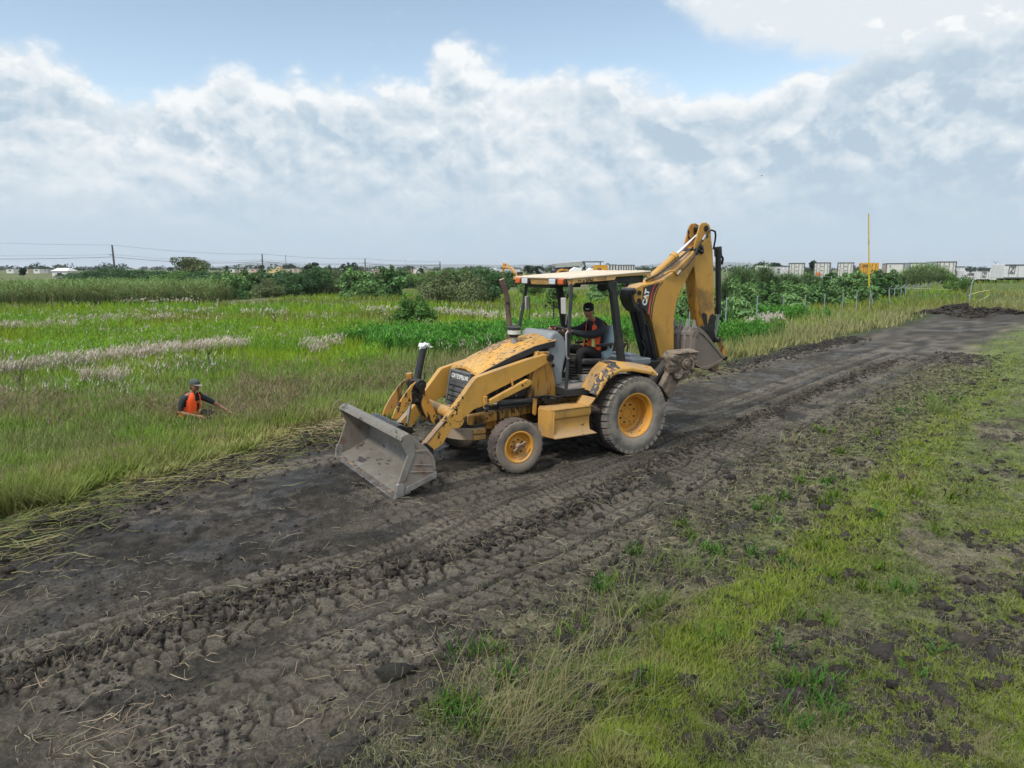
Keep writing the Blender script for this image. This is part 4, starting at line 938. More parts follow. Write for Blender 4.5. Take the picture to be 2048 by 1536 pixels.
lever = [(3.300,1.297),(3.23,1.335),(3.165,1.305),(3.15,1.161),(2.962,.765),(2.935,.73),(2.95,.685),(3.013,.667),(3.098,.712),(3.17,.86),(3.203,.962),(3.211,1.121)]
for y in (-.135, .075):
    mb = MB(); mb.prism(lever, y, y+.06); mb.build('lever', M['yellow_greasy'], tl, bevel=.008)
lnk = [(3.30,1.315),(3.345,1.26),(3.379,1.184),(3.371,1.05),(3.45,.945),(3.583,.815),(3.676,.825),(3.64,.92),(3.56,1.05),(3.468,1.17),(3.38,1.27)]
for y in (-.155, .155):
    mb = MB(); mb.prism([(x+(.02 if y < 0 else 0), z) for x, z in lnk], y-.014, y+.014); mb.build('bucket_link', M['yellow_greasy'], tl, bevel=.005)
mb = MB(); mb.cyl((3.235,-.19,1.262), (3.235,.19,1.262), .078, 24); mb.cyl((3.235,.19,1.262), (3.235,.20,1.262), .03, 14); mb.box((3.275,0,1.19), (.12,.16,.26)); mb.box((3.30,.02,1.07), (.10,.14,.16), (0,.3,0)); mb.ball((3.25,.05,1.02), .06, 2)
mb.build('pivot_boss', M['black_grease'], tl, bevel=.01)
mb = MB(); mb.cyl((3.285,-.12,1.40), (3.27,-.12,1.24), .05, 16); mb.build('pin_stub', M['yellow_greasy'], tl)
tcyl = empty('tilt_cylinder'); tcyl.parent = bh
mb = MB(); mb.cyl((3.232,0,1.27), (3.100,0,1.785), .052, 22); mb.cyl((3.232,0,1.275), (3.215,0,1.34), .060, 22); mb.tube([(3.035,.03,1.755),(3.05,.045,1.70),(3.10,.045,1.58)], .006, 8)
mb.tube([(3.15,.05,1.40),(3.125,.06,1.41),(3.12,.06,1.37),(3.15,.06,1.30)], .010, 8); mb.build('barrel', M['black'], tcyl)
mb = MB(); mb.cyl((3.32,.02,1.06), (3.412,.02,.60), .024, 16); mb.build('rod', M['chrome'], tcyl)
mb = MB(); mb.tube([(3.17,.0,1.02),(3.14,.03,.90),(3.08,.05,.80),(3.02,.04,.72)], .016, 8); mb.tube([(3.21,.04,1.02),(3.19,.06,.90),(3.13,.08,.80),(3.06,.07,.70)], .016, 8); mb.tube([(3.19,-.03,1.0),(3.165,-.02,.88),(3.11,0,.78),(3.05,.0,.70)], .016, 8); mb.build('hose', M['rubber'], tcyl)
mb = MB(); r_ = random.Random(9); rings = []
for h_, rr_ in ((-.03,.056),(-.01,.064),(.008,.072),(.022,.064),(.026,.050),(.012,.040),(-.02,.036)):
    rings.append([(3.098+(rr_+r_.uniform(-.012,.016))*math.cos(a)-.25*h_, (rr_+r_.uniform(-.012,.016))*math.sin(a), 1.80+h_+r_.uniform(-.012,.012)+.012*math.cos(3*a)) for a in [2*math.pi*k/22 for k in range(22)]])
mb.rings(rings, caps=False)
mb.prism([(3.06,1.80),(3.01,1.79),(2.975,1.775),(3.0,1.765),(3.05,1.775)], .03, .05); mb.prism([(3.14,1.79),(3.175,1.765),(3.19,1.75),(3.15,1.76)], .02, .035)
bo = mb.build('plastic_bag', M['bag'], tcyl)

# ---------------------------------------------------------------- hood, grille, engine bay, chassis
hx = [1.10,1.2,1.5,1.75,2.1,2.3,2.47]; hz = [1.838,1.828,1.778,1.708,1.576,1.492,1.415]
sec = [(-.425,-.045),(-.405,-.012),(-.30,.004),(-.255,.012),(-.245,.024),(-.13,.032),(-.12,.044),(0,.048),(.12,.044),(.13,.032),(.245,.024),(.255,.012),(.30,.004),(.405,-.012),(.425,-.045)]
hood = empty('hood'); hood.parent = bh
mb = MB(); mb.rings([[(x, y, z+d) for y, d in sec] for x, z in zip(hx, hz)], closed=False, caps=False)
mb.rings([[(hx[-1], y, hz[-1]+d) for y, d in sec], [(hx[-1]+.012, y*.99, hz[-1]+d-.04) for y, d in sec]], closed=False, caps=False)
hp = mb.build('top_panel', M['hood_paint'], hood, ang=50)
so = hp.modifiers.new('solid', 'SOLIDIFY'); so.thickness = .012; so.offset = -1
bx = [1.13,1.2,1.33,1.48,1.886,2.259,2.47]; bz = [1.70,1.70,1.688,1.648,1.515,1.40,1.315]
for s in (1, -1):
    mb = MB(); top = [(x, np.interp(x, hx, hz)-.040) for x in bx]
    mb.prism(top + list(zip(bx, bz))[::-1], *sorted((s*.418, s*.438))); mb.build('side_band', M['black'], hood, bevel=.005)
gr = empty('grille'); gr.parent = bh
def gpt(y, t): return (2.500+.09*t, y, 1.385-.50*t)      # t: 0 top .. 1 bottom
mb = MB()
def gbar(y0, y1, t0, t1, d0, d1):
    c = []
    for d in (d0, d1):
        for y, t_ in ((y0, t0), (y1, t0), (y1, t1), (y0, t1)): p = gpt(y, t_); c.append((p[0]+d, p[1], p[2]))
    mb.hexa(c)
gbar(-.335,.335,0,.06,-.07,.03); gbar(-.335,-.285,.06,1,-.05,.03); gbar(.285,.335,.06,1,-.05,.03); gbar(-.335,.335,.96,1.02,-.05,.03)
gbar(-.285,.285,.06,.30,-.05,.012); gbar(-.285,.285,.31,.325,-.03,.025)
for k in range(4):
    a = .345+k*.155; gbar(-.285,.285,a,a+.105,-.035,.018); gbar(-.285,.285,a+.105,a+.155,-.05,-.02)
mb.build('louvres', M['grille'], gr, bevel=.008)
ang = math.atan2(.09, .50)
ML = Matrix.Translation((gpt(0,.18)[0]+.016, .0, gpt(0,.18)[2])) @ Matrix(((0,-math.sin(ang)*0,1,0),(1,0,0,0),(0,1,0,0),(0,0,0,1))) @ Matrix.Rotation(-ang, 4, 'X')
lettering('lettering', 'CATERPILLAR', .088, ML, M['worn_letter'], gr, sx=.98, depth=.003, bold=.002)
mb = MB(); mb.prism([(1.28,.75),(2.44,.75),(2.44,1.22),(2.2,1.36),(1.6,1.55),(1.28,1.62)], -.31, .31); mb.box((1.9,.30,1.28), (.5,.10,.28)); mb.cyl((2.1,.2,1.35), (2.1,.37,1.35), .09, 16); mb.cyl((1.75,.2,1.42), (1.75,.36,1.42), .055, 14)
for k in range(6): mb.tube([(1.55+.15*k,.36,1.5-.06*k),(1.6+.14*k,.40,1.3),(1.5+.15*k,.38,1.0)], .013, 6)
mb.box((1.75,.40,1.05), (.5,.06,.10)); mb.build('engine', M['engine'], bh, bevel=.01)
mb = MB()
for s in (1, -1): mb.prism([(2.62,.80),(1.50,.86),(1.50,.73),(2.50,.655),(2.62,.66)], *sorted((s*.34, s*.44)))
mb.box((1.0,0,.68), (2.7,.5,.34)); mb.box((2.15,0,.62), (.35,.66,.16))
mb.build('chassis_frame', M['yellow_oily'], bh, bevel=.01)
mb = MB(); plan = [(2.36,.44),(2.57,.44),(2.72,.34),(2.80,.18),(2.82,0),(2.80,-.18),(2.72,-.34),(2.57,-.44),(2.36,-.44)]
mb.mat(0).prism([(x-.03, y) for x, y in plan], .62, .80, 'Z'); mb.mat(1).prism(plan, .43, .61, 'Z')
mb.build('front_counterweight', [M['engine'], worn('counterweight', (0.36,0.25,0.12), .7, dust=.62, dustcol=(0.30,0.24,0.18), bump=.3)], bh, bevel=.015)
mb = MB()
for s in (1, -1):
    for z in (.475, .562): mb.box((2.47, s*.455, z), (.20, .07, .072))
mb.build('step_block', M['yellow_dusty'], bh, bevel=.01)
mb = MB(); mb.prism([(-.80,.42),(-.5,.34),(.5,.34),(.80,.42),(.80,.48),(.4,.56),(-.4,.56),(-.80,.48)], 2.02, 2.18, 'X'); mb.build('front_axle', M['yellow_oily'], bh, bevel=.012)
mb = MB(); mb.cyl((0,-.75,.622), (0,.75,.622), .16, 20); mb.box((0,0,.66), (.5,.7,.4)); mb.build('rear_axle', M['engine'], bh, bevel=.015)
for s in (1, -1):
    mb = MB(); mb.prism([(1.50,1.655),(1.27,1.645),(1.114,.99),(1.10,.86),(1.66,.86),(1.648,.996),(1.60,1.25)], *sorted((s*.42, s*.488)))
    mb.prism([(1.66,.86),(1.648,.996),(1.50,1.67),(1.47,1.67),(1.60,.99),(1.61,.86)], *sorted((s*.486, s*.51)))
    tw = mb.build('loader_tower', M['yellow_oily'], bh, bevel=.008)
    mb = MB(); mb.cyl((1.20, s*.486, 1.43), (1.20, s*.496, 1.43), .028, 18); mb.build('pin_hole', M['black_grease'], tw)
# hydraulic lines and valve clutter beside the cab
mb = MB(); r_ = random.Random(3)
for k in range(7):
    y = .50+.03*k; z = .93+.012*k
    mb.tube([(1.62,y,z+.02),(1.45,y,z+.03*r_.random()),(1.25,y+.02,z-.02),(1.0,y+.02,z+.02*r_.random()),(.80,y,z+.02)], .014, 7)
mb.box((1.38,.60,.95), (.20,.14,.10)); mb.box((1.2,.56,.93), (.25,.12,.08)); mb.ball((1.48,.62,.97), .05, 2); mb.cyl((1.40,.70,.98), (1.30,.70,.96), .02, 8)
mb.build('hydraulic_lines', M['black_grease'], bh, bevel=.004)

# ---------------------------------------------------------------- cab: console, floor, posts, canopy
cs = empty('console'); cs.parent = bh
mb = MB(); mb.prism([(1.22,1.70),(1.20,1.88),(1.14,1.935),(1.06,1.935),(.97,1.865),(.895,1.76),(.884,1.60),(.915,1.485),(.957,1.30),(.962,1.10),(1.10,1.10),(1.16,1.40),(1.22,1.60)], -.41, .41)
mb.build('cowl', M['greyplastic'], cs, bevel=.055, seg=4)
mb = MB(); mb.box((.90,0,1.86), (.06,.50,.14), (0,.6,0)); mb.tube([(.93,0,1.86),(.76,0,1.87)], .03, 12); mb.box((.86,.25,1.72), (.08,.14,.22)); mb.build('dashboard', M['black'], cs, bevel=.01)
sw = empty('steering_wheel'); sw.parent = bh; sw.location = (.705,.02,1.905); sw.rotation_euler = (0, R(-24), 0)
mb = MB(); mb.tube([(.19*math.cos(a), .19*math.sin(a), 0) for a in [2*math.pi*k/32 for k in range(33)]], .014, 8, caps=False); mb.build('rim', M['rubber'], sw)
mb = MB(); mb.cyl((0,0,-.03), (0,0,.015), .05, 16)
for k in range(3): a = 2*math.pi*k/3+.5; mb.tube([(.03*math.cos(a), .03*math.sin(a), 0), (.18*math.cos(a), .18*math.sin(a), 0)], .010, 6)
mb.build('spokes', M['black'], sw)
fl = empty('cab_floor'); fl.parent = bh
mb = MB(); mb.box((.74,0,1.075), (.80,1.5,.03)); mb.box((.1,0,1.15), (.8,1.1,.10)); mb.build('floor_plate', M['floor'], fl, bevel=.004)
for s in (1, -1):
    mb = MB(); mb.prism([(1.15,.985),(.725,.985),(.70,1.095),(1.15,1.095)], *sorted((s*.735, s*.765)))
    mb.hexa([(1.12,s*.36,1.0),(1.155,s*.36,1.0),(1.155,s*.733,.985),(1.12,s*.733,.985),(1.12,s*.36,1.135),(1.155,s*.36,1.135),(1.155,s*.733,1.10),(1.12,s*.733,1.10)]); mb.build('sill', M['black'], fl, bevel=.006)
    mb = MB(); mb.tube([(1.125,s*.72,1.08),(1.113,s*.72,1.2),(1.046,s*.72,2.66)] if s > 0 else [(1.16,s*.72,1.08),(1.09,s*.72,1.70),(.89,s*.72,2.66)], .034, 4); mb.build('front_post', M['black'], bh, bevel=.008)
    mb = MB(); mb.prism([(.385,2.69),(.205,2.69),(.20,2.56),(-.02,1.40),(.098,1.40),(.30,2.52),(.375,2.62)], *sorted((s*.66, s*.745))); mb.build('rear_post', M['black'], bh, bevel=.01)
    mb = MB(); mb.tube([(1.10,s*.745,1.945),(1.13,s*.755,1.97),(1.165,s*.76,1.93),(1.152,s*.76,1.60),(1.12,s*.755,1.555),(1.09,s*.74,1.565)], .013, 10); mb.build('grab_handle', M['greymetal'], bh)
cn = empty('canopy'); cn.parent = bh
side = [(1.045,2.630),(1.005,2.665),(.265,2.702),(.238,2.751),(-.367,2.777),(-.384,2.726),(-.461,2.725),(-.464,2.815),(-.441,2.825),(.729,2.772),(1.075,2.728)]
for s in (1, -1):
    mb = MB(); mb.prism(side, *sorted((s*.735, s*.765))); mb.build('side_panel', M['roof_side'], cn, bevel=.010)
mb = MB(); mb.prism([(1.085,2.731),(1.05,2.630),(1.02,2.632),(1.04,2.728)], -.735, .735); mb.build('front_panel', M['roof_side'], cn, bevel=.008)
mb = MB(); mb.hexa([(1.10,-.775,2.724),(1.10,.775,2.724),(-.47,.775,2.822),(-.47,-.775,2.822),(1.10,-.775,2.748),(1.10,.775,2.748),(-.455,.775,2.845),(-.455,-.775,2.845)])
for k in range(9):
    y = -.66+k*.165; mb.hexa([(1.0,y-.05,2.752),(1.0,y+.05,2.752),(-.40,y+.05,2.840),(-.40,y-.05,2.840),(.98,y-.035,2.766),(.98,y+.035,2.766),(-.38,y+.035,2.852),(-.38,y-.035,2.852)])
mb.build('roof_sheet', M['roof_top'], cn, bevel=.008)
mb = MB(); mb.prism([(.235,2.748),(-.365,2.773),(-.365,2.66),(.24,2.66)], -.70, .70); mb.box((.62,0,2.655), (.75,1.40,.03)); mb.box((.70,-.05,2.62), (.14,.9,.05)); mb.box((.93,-.25,2.60), (.10,.70,.045)); mb.build('underside', M['black'], cn, bevel=.01)
mb = MB(); mb.cyl((.17,.35,2.60), (-.02,.15,2.60), .085, 18); mb.build('rear_worklight', M['black'], cn, bevel=.012)
for y in (-.455, .315):
    hl = empty('headlight'); hl.parent = cn
    mb = MB(); mb.box((1.085,y,2.68), (.06,.215,.108)); mb.build('housing', M['black'], hl, bevel=.018)
    mb = MB(); mb.box((1.112,y,2.682), (.02,.165,.082)); mb.build('lens', M['lens'], hl, bevel=.022, seg=3)
for y in (-.635, .555):
    ts = empty('turn_signal'); ts.parent = cn
    mb = MB(); mb.box((1.075,y+.01,2.681), (.05,.168,.098)); mb.build('housing', M['black'], ts, bevel=.01)
    mb = MB(); mb.box((1.11,y-.012,2.683), (.05,.125,.082)); mb.build('lens', M['orange_lens'], ts, bevel=.012)
def on_side(x, y, z, slope): return Matrix.Translation((x, y, z)) @ Matrix.Rotation(slope, 4, 'Y') @ Matrix(((-1,0,0,0),(0,0,1,0),(0,1,0,0),(0,0,0,1)))
lettering('lettering', '11528', .075, on_side(.52,.767,2.737,.055), M['number_paint'], cn, sx=.95)
lettering('lettering', 'Y', .06, on_side(.70,.767,2.724,.055), M['faint_letter'], cn)
# black painted scrawl
for st in ([(.955,2.712),(.945,2.690)],[(.925,2.715),(.915,2.692)],[(.875,2.700),(.84,2.698)],[(.862,2.70),(.855,2.660)],[(.81,2.728),(.795,2.672)],[(.80,2.70),(.765,2.705),(.762,2.735)],[(.74,2.735),(.735,2.68)],[(.735,2.715),(.70,2.70),(.69,2.735)],[(.71,2.70),(.695,2.672)]):
    ms = MB(); ms.tube([(x,.767,z) for x, z in st], .0085, 5); ms.build('scrawl', M['dark_letter'], cn)
MF = Matrix.Translation((1.075,-.07,2.678)) @ Matrix(((0,0,1,0),(1,0,0,0),(0,1,0,0),(0,0,0,1)))
lettering('lettering', 'T9. 01', .085, MF @ Matrix.Rotation(-.35, 4, 'X'), M['faint_letter'], cn, depth=.002)
for nm, pts, c, sz in (('mirror', [(1.07,.70,2.64),(1.05,.60,2.50),(1.04,.56,2.43)], (1.045,.53,2.325), (.03,.06,.20)), ('mirror', [(1.05,-.70,2.50),(.99,-.62,2.46)], (.965,-.60,2.325), (.05,.03,.20))):
    mr = empty(nm); mr.parent = bh
    mb = MB(); mb.box(c, (.025,.105,.245) if c[1] > 0 else (.10,.03,.22), (0, .05, .25)); mb.build('glass', M['mirror_back'], mr, bevel=.03, seg=3)
    mb = MB(); mb.tube(pts, .008, 7); mb.tube([(c[0],c[1]+.05,2.43),(c[0]-.01,c[1]+.055,2.2),(c[0],c[1]+.06,2.05)], .006, 7); mb.build('bracket', M['greymetal'] if c[1] > 0 else M['black'], mr)
mb = MB(); mb.tube([(-.47,.1,2.70),(-.52,.12,2.66)], .008, 6); mb.cyl((-.50,.12,2.635), (-.535,.13,2.625), .055, 18); mb.build('rear_mirror', M['black'], cn)
mb = MB()
mb.tube([(1.49,-.30,1.70),(1.49,-.30,1.95),(1.535,-.30,2.45),(1.575,-.30,2.55),(1.635,-.30,2.715)], [.040,.040,.040,.042,.046], 16, caps=True)
mb.build('exhaust_pipe', [worn('exhaust_rust', (0.10,0.065,0.055), .75, dust=.3, chip=.3, chipcol=(0.015,0.013,0.013))], bh)
pc = empty('air_precleaner'); pc.parent = bh
mb = MB(); mb.lathe([(.001,1.70),(.075,1.70),(.070,1.715),(.052,1.725),(.048,1.86),(.001,1.86)], (1.655,.10,0), 20, 'Z'); mb.build('stem', M['greymetal'], pc)
mb = MB(); mb.lathe([(.001,1.85),(.058,1.85),(.070,1.87),(.070,1.895),(.001,1.895)], (1.655,.10,0), 24, 'Z'); mb.lathe([(.098,1.962),(.104,1.965),(.104,2.005),(.085,2.018),(.001,2.02)], (1.655,.10,0), 24, 'Z'); mb.tube([(1.655+.03,.10,2.02),(1.655+.06,.06,2.03),(1.655,.18,2.025)], .01, 6); mb.build('cap', M['black'], pc)
mb = MB(); mb.lathe([(.070,1.893),(.098,1.90),(.100,1.962),(.001,1.963)], (1.655,.10,0), 24, 'Z'); mb.build('bowl', M['clear'], pc)
# fenders
fo = [(.807,1.020),(.70,1.14),(.605,1.257),(.481,1.327),(.354,1.372),(.123,1.367),(-.177,1.305),(-.385,1.250)]
fm = [(.865,1.055),(.765,1.225),(.665,1.345),(.545,1.425),(.36,1.447),(.10,1.435),(-.177,1.385),(-.375,1.335)]
fi = [(.80,1.075),(.70,1.235),(.59,1.365),(.45,1.462),(.33,1.482),(.09,1.447),(-.177,1.405),(-.365,1.362)]
for s in (1, -1):
    fd = empty('fender'); fd.parent = bh
    mb = MB(); rg = []
    for (a, b), (c, d), (e, f_) in zip(fo, fm, fi):
        rg.append([(a, s*1.055, b-.035), (a+.004, s*1.062, b), (a*.75+c*.25, s*1.05, b*.72+d*.28), (c, s*.955, d), (e*.5+c*.5, s*.93, f_*.5+d*.5+.006), (e, s*.66, f_), (e-.02, s*.655, f_-.05)])
    mb.rings(rg, closed=False, caps=False)
    for f in mb.bm.faces:
        q = f.calc_center_median()
        if s > 0 and (.96 < q.y < 1.03) and q.x > .40: f.material_index = 1
        if s > 0 and .66 < q.y < .95 and .3 < q.x < .5: f.material_index = 1
    o = mb.build('fender_sheet', [M['yellow_fender'], M['fender_black']], fd, ang=45)
    so = o.modifiers.new('solid', 'SOLIDIFY'); so.thickness = .012; so.offset = -1
    mb = MB(); mb.tube([(-.375,s*1.02,1.245),(-.40,s*1.03,1.225)], .03, 10); mb.build('reflector', M['white'], fd)
    mb = MB(); mb.hexa([(.30,s*.55,1.38),(.30,s*.90,1.38),(-.36,s*.90,1.34),(-.36,s*.55,1.34),(.30,s*.55,1.425),(.30,s*.90,1.425),(-.36,s*.90,1.39),(-.36,s*.55,1.39)]); mb.build('fender_deck', M['black'], fd, bevel=.01)
# step box
for s in (1, -1):
    sb = empty('step_box'); sb.parent = bh
    mb = MB()
    prof = [(.985,.845),(.99,.825),(.972,.72),(.945,.71),(.945,.585),(.965,.50),(1.02,.445),(1.015,.428),(.90,.425),(.62,.44),(.60,.845)]
    for x0, x1 in ((.845, 1.52),):
        A = [(x0-(.0 if z > .5 else -.0)-(.09*max(0, (.50-z)/.06) if z < .5 else 0), s*y, z) for y, z in prof]; B = [(x1, s*y, z) for y, z in prof]
        mb.rings([A, B])
    mb.prism([(1.52,.985),(1.585,.66),(1.50,.60),(1.46,.62),(1.50,.975)], .43, .852, 'Z') if s > 0 else mb.prism([(1.52,-.985),(1.585,-.66),(1.50,-.60),(1.46,-.62),(1.50,-.975)], .43, .852, 'Z')
    mb.build('box_body', M['yellow_dusty'], sb, bevel=.010)
    mb = MB(); mb.box((1.18, s*.80, .858), (.70, .40, .016))
    for k in range(24): mb.box((.86+.028*k, s*.965, .868), (.014, .06, .01))
    mb.build('tread_plate', M['yellow_dusty'], sb, bevel=.003)
    mb = MB(); mb.hexa([(.87,s*.70,.862),(.865,s*1.0,.862),(.79,s*1.02,.965),(.83,s*.70,.975),(.93,s*.70,.866),(.90,s*1.0,.866),(.80,s*1.03,.985),(.85,s*.70,.99)]); mb.build('side_wing', M['yellow_dusty'], sb, bevel=.005)
# seat
st = empty('operator_seat'); st.parent = bh
mb = MB(); mb.box((-.13,.02,1.72), (.13,.48,.50), (0,-.18,0)); mb.build('backrest', M['seat_cloth'], st, bevel=.05, seg=4)
mb = MB(); mb.box((.20,.02,1.39), (.52,.48,.10), (0,-.06,0)); mb.build('cushion', M['rubber'], st, bevel=.035, seg=3)
mb = MB(); mb.box((-.03,.04,1.49), (.16,.44,.14), (0,.3,0)); mb.build('torn_cover', M['seat_cloth'], st, bevel=.03, seg=3)
mb = MB(); rg = []
for k in range(9):
    z = 1.14+.022*k; q = .0 if k % 2 else .025
    rg.append([(.28+(.22+q)*math.cos(a)*(1.15), .02+(.21+q)*math.sin(a), z) for a in [2*math.pi*i/20 for i in range(20)]])
mb.rings(rg); mb.build('suspension_bellows', M['rubber'], st)
for y in (.30, -.26):
    mb = MB(); mb.box((.06,y,1.665), (.32,.055,.04), (0,.04,0)); mb.cyl((-.08,y,1.66), (-.10,y*.85,1.60), .018, 8); mb.build('armrest', M['rubber'], st, bevel=.014, seg=3)
mb = MB(); mb.tube([(.065,.60,1.876),(.045,.60,1.72),(.02,.60,1.50),(-.02,.60,1.45)], [.013,.013,.02,.02], 8); mb.build('grab_handle', M['greymetal'], bh)
mb = MB()
for y, dx in ((-.30,0),(-.18,-.03),(.30,.0)):
    mb.tube([(-.70-.0+dx,y,1.35),(-.80+dx,y,1.42),(-.815+dx,y,1.58),(-.73+dx,y,1.69)], .010, 7)
mb.lathe([(.001,1.40),(.07,1.40),(.03,1.47),(.012,1.49),(.001,1.49)], (-.80,-.30,0), 14, 'Z'); mb.build('control_lever', M['rubber'], bh)
mb = MB(); mb.box((-.62,0,1.36), (.40,.9,.10)); mb.box((-.70,-.1,1.42), (.22,.5,.06)); mb.build('rear_console', M['greyplastic'], bh, bevel=.02)

# ---------------------------------------------------------------- backhoe: swing frame, boom, stick, bucket, stabilisers
mb = MB(); mb.box((-.62,0,.84), (.30,1.15,.50)); mb.box((-1.15,0,.95), (.50,.55,.75)); mb.cyl((-1.30,0,.60), (-1.30,0,1.35), .17, 20); mb.build('swing_frame', M['black_grease'], bh, bevel=.02)
bm_ = empty('boom'); bm_.parent = bh
boomp = [(-1.42,1.05),(-1.27,1.10),(-1.324,1.284),(-1.127,1.841),(-1.078,1.991),(-.944,2.184),(-.80,2.27),(-.692,2.325),(-.655,2.41),(-.672,2.499),(-.71,2.56),(-.817,2.605),(-1.064,2.642),(-1.32,2.705),(-1.50,2.80),(-1.70,2.935),(-1.95,3.12),(-2.05,3.22),(-2.11,3.235),(-2.14,3.17),(-2.10,3.03),(-1.952,2.822),(-1.731,2.504),(-1.635,2.27),(-1.590,1.95),(-1.62,1.50),(-1.62,1.10)]
mb = MB(); mb.prism(boomp, -.155, .155); mb.build('boom_body', M['yellow_boom'], bm_, bevel=.012, seg=3)
for x, z in ((-.775,2.475),(-.775,2.345)): mb = MB(); mb.cyl((x,-.165,z), (x,.165,z), .043, 18); mb.build('pivot_pin', M['black_grease'], bm_)
yd = .1565
def flat(name, pts, mat, y=yd, th=.0025): mb = MB(); mb.prism(pts, y, y+th); return mb.build(name, mat, bm_)
flat('decal', [(-.86,2.565),(-1.0,2.60),(-1.225,2.635),(-1.13,2.545),(-1.06,2.43),(-1.0,2.25),(-.985,2.10),(-.90,2.19),(-.79,2.262),(-.845,2.36)], M['decal_black'])
def stripe(name, pts, wd, mat, y): mb = MB(); L = [(x-wd/2, z) for x, z in pts]; Rr = [(x+wd/2, z) for x, z in pts][::-1]; mb.prism(L+Rr, y, y+.002); mb.build(name, mat, bm_)
stripe('decal_stripe', [(-1.131,2.612),(-1.075,2.53),(-1.025,2.40),(-.975,2.125)], .018, M['decal_red'], yd+.003)
stripe('decal_stripe', [(-1.30,2.655),(-1.20,2.56),(-1.145,2.45),(-1.09,2.27),(-1.062,2.02)], .022, M['decal_maroon'], yd)
stripe('decal_stripe', [(-1.225,2.64),(-1.14,2.54),(-1.085,2.43),(-1.045,2.26),(-1.022,2.055)], .026, M['decal_black'], yd)
tdir = Vector((-.075, 0, .285)).normalized()          # reading direction, up along the boom
up = Vector((.97, 0, .24)); nrm = Vector((0, 1, 0)); up = (up - tdir*up.dot(tdir)).normalized()
def ML_(c): return Matrix((( tdir.x, up.x, nrm.x, c[0]), (tdir.y, up.y, nrm.y, c[1]), (tdir.z, up.z, nrm.z, c[2]), (0,0,0,1)))
lettering('lettering', 'CAT', .135, ML_((-.925, yd+.0035, 2.395)), M['decal_white'], bm_, sx=1.02, depth=.0015, bold=.007)
mt = MB(); cA = Vector((-.925, yd+.0055, 2.395))       # the triangle set into the A
p0 = cA + tdir*.0 - up*.052; pp = [cA + tdir*(-.045) - up*.056, cA + tdir*.052 - up*.056, cA + tdir*.006 + up*.012]
mt.bm.faces.new([mt.bm.verts.new(p) for p in pp]); mt.build('emblem_triangle', M['yellow'], bm_)
bc = empty('boom_cylinder'); bc.parent = bh
for y in (.085, -.085):
    mb = MB(); mb.cyl((-.80,y,2.33), (-1.22,y,1.15), .066, 20); mb.cyl((-.80,y,2.33), (-.84,y,2.22), .078, 20); mb.build('barrel', M['black'], bc)
mb = MB(); mb.prism([(-.68,2.24),(-.625,2.32),(-.59,2.45),(-.615,2.53),(-.68,2.565),(-.74,2.53),(-.72,2.42),(-.78,2.26),(-.84,2.16),(-.76,2.16)], -.15, .15); mb.cyl((-.665,-.17,2.50), (-.665,.17,2.50), .045, 18); mb.build('clevis', M['black'], bc, bevel=.015)
mb = MB(); mb.tube([(-.95,.17,1.95),(-1.02,.17,1.75),(-1.15,.17,1.35)], .018, 8); mb.tube([(-1.0,.12,2.0),(-1.10,.15,1.75),(-1.22,.15,1.3)], .018, 8); mb.build('hose', M['rubber'], bc)
sc_ = empty('stick_cylinder'); sc_.parent = bh
mb = MB(); mb.cyl((-.78,0,2.455), (-1.705,0,3.095), .062, 22); mb.cyl((-1.66,0,3.063), (-1.725,0,3.109), .074, 22); mb.cyl((-1.36,0,2.856), (-1.375,0,2.866), .065, 22); mb.build('barrel', M['yellow_boom'], sc_)
mb = MB(); mb.cyl((-1.70,0,3.092), (-2.29,0,3.50), .029, 18); mb.build('rod', M['chrome'], sc_)
sk = empty('stick'); sk.parent = bh
plate = [(-2.144,3.625),(-2.20,3.668),(-2.294,3.678),(-2.38,3.645),(-2.418,3.574),(-2.44,3.42),(-2.495,3.19),(-2.574,2.492),(-2.621,2.024),(-2.64,1.79),(-2.46,1.765),(-2.383,1.79),(-2.236,2.147),(-2.12,2.62),(-2.033,2.971),(-2.035,3.28)]
for s in (1, -1):
    mb = MB(); mb.prism(plate, *sorted((s*.112, s*.135))); mb.build('side_plate', M['yellow_greasy'] if s < 0 else M['yellow_boom'], sk, bevel=.006)
mb = MB(); mb.prism([(-2.06,2.93),(-2.12,2.62),(-2.24,2.15),(-2.385,1.80),(-2.60,1.80),(-2.61,2.03),(-2.56,2.5),(-2.485,3.18),(-2.42,3.3),(-2.2,3.28),(-2.06,3.2)], -.112, .112); mb.build('web', M['yellow_greasy'], sk, bevel=.005)
mb = MB(); mb.cyl((-2.30,-.15,3.575), (-2.30,.15,3.575), .052, 20); mb.build('pivot_pin', M['black_grease'], sk)
mb = MB(); mb.cyl((-2.07,-.165,3.17), (-2.07,.165,3.17), .06, 20); mb.cyl((-2.33,.13,3.44), (-2.33,.14,3.44), .03, 12); mb.build('pivot_pin', M['black_grease'], sk)
mb = MB(); mb.prism([(-2.275,2.07),(-2.39,1.79),(-2.50,1.755),(-2.64,1.78),(-2.63,2.02),(-2.56,2.07),(-2.49,2.04),(-2.44,1.86),(-2.41,2.06),(-2.34,2.10)], .134, .142); mb.box((-2.45,0,1.80), (.30,.29,.10)); mb.build('grease_band', M['black_grease'], sk, bevel=.006)
mb = MB(); mb.cyl((-2.78,0,3.20), (-2.865,0,2.05), .052, 20); mb.cyl((-2.765,0,3.27), (-2.79,0,3.10), .07, 18); mb.tube([(-2.84,.03,3.1),(-2.88,.03,3.06),(-2.86,.03,2.95)], .022, 8); mb.build('bucket_cylinder', M['black'], bh)
mb = MB(); mb.cyl((-2.865,0,2.05), (-2.80,0,1.60), .026, 14); mb.build('bucket_cylinder_rod', M['greymetal'], bh)
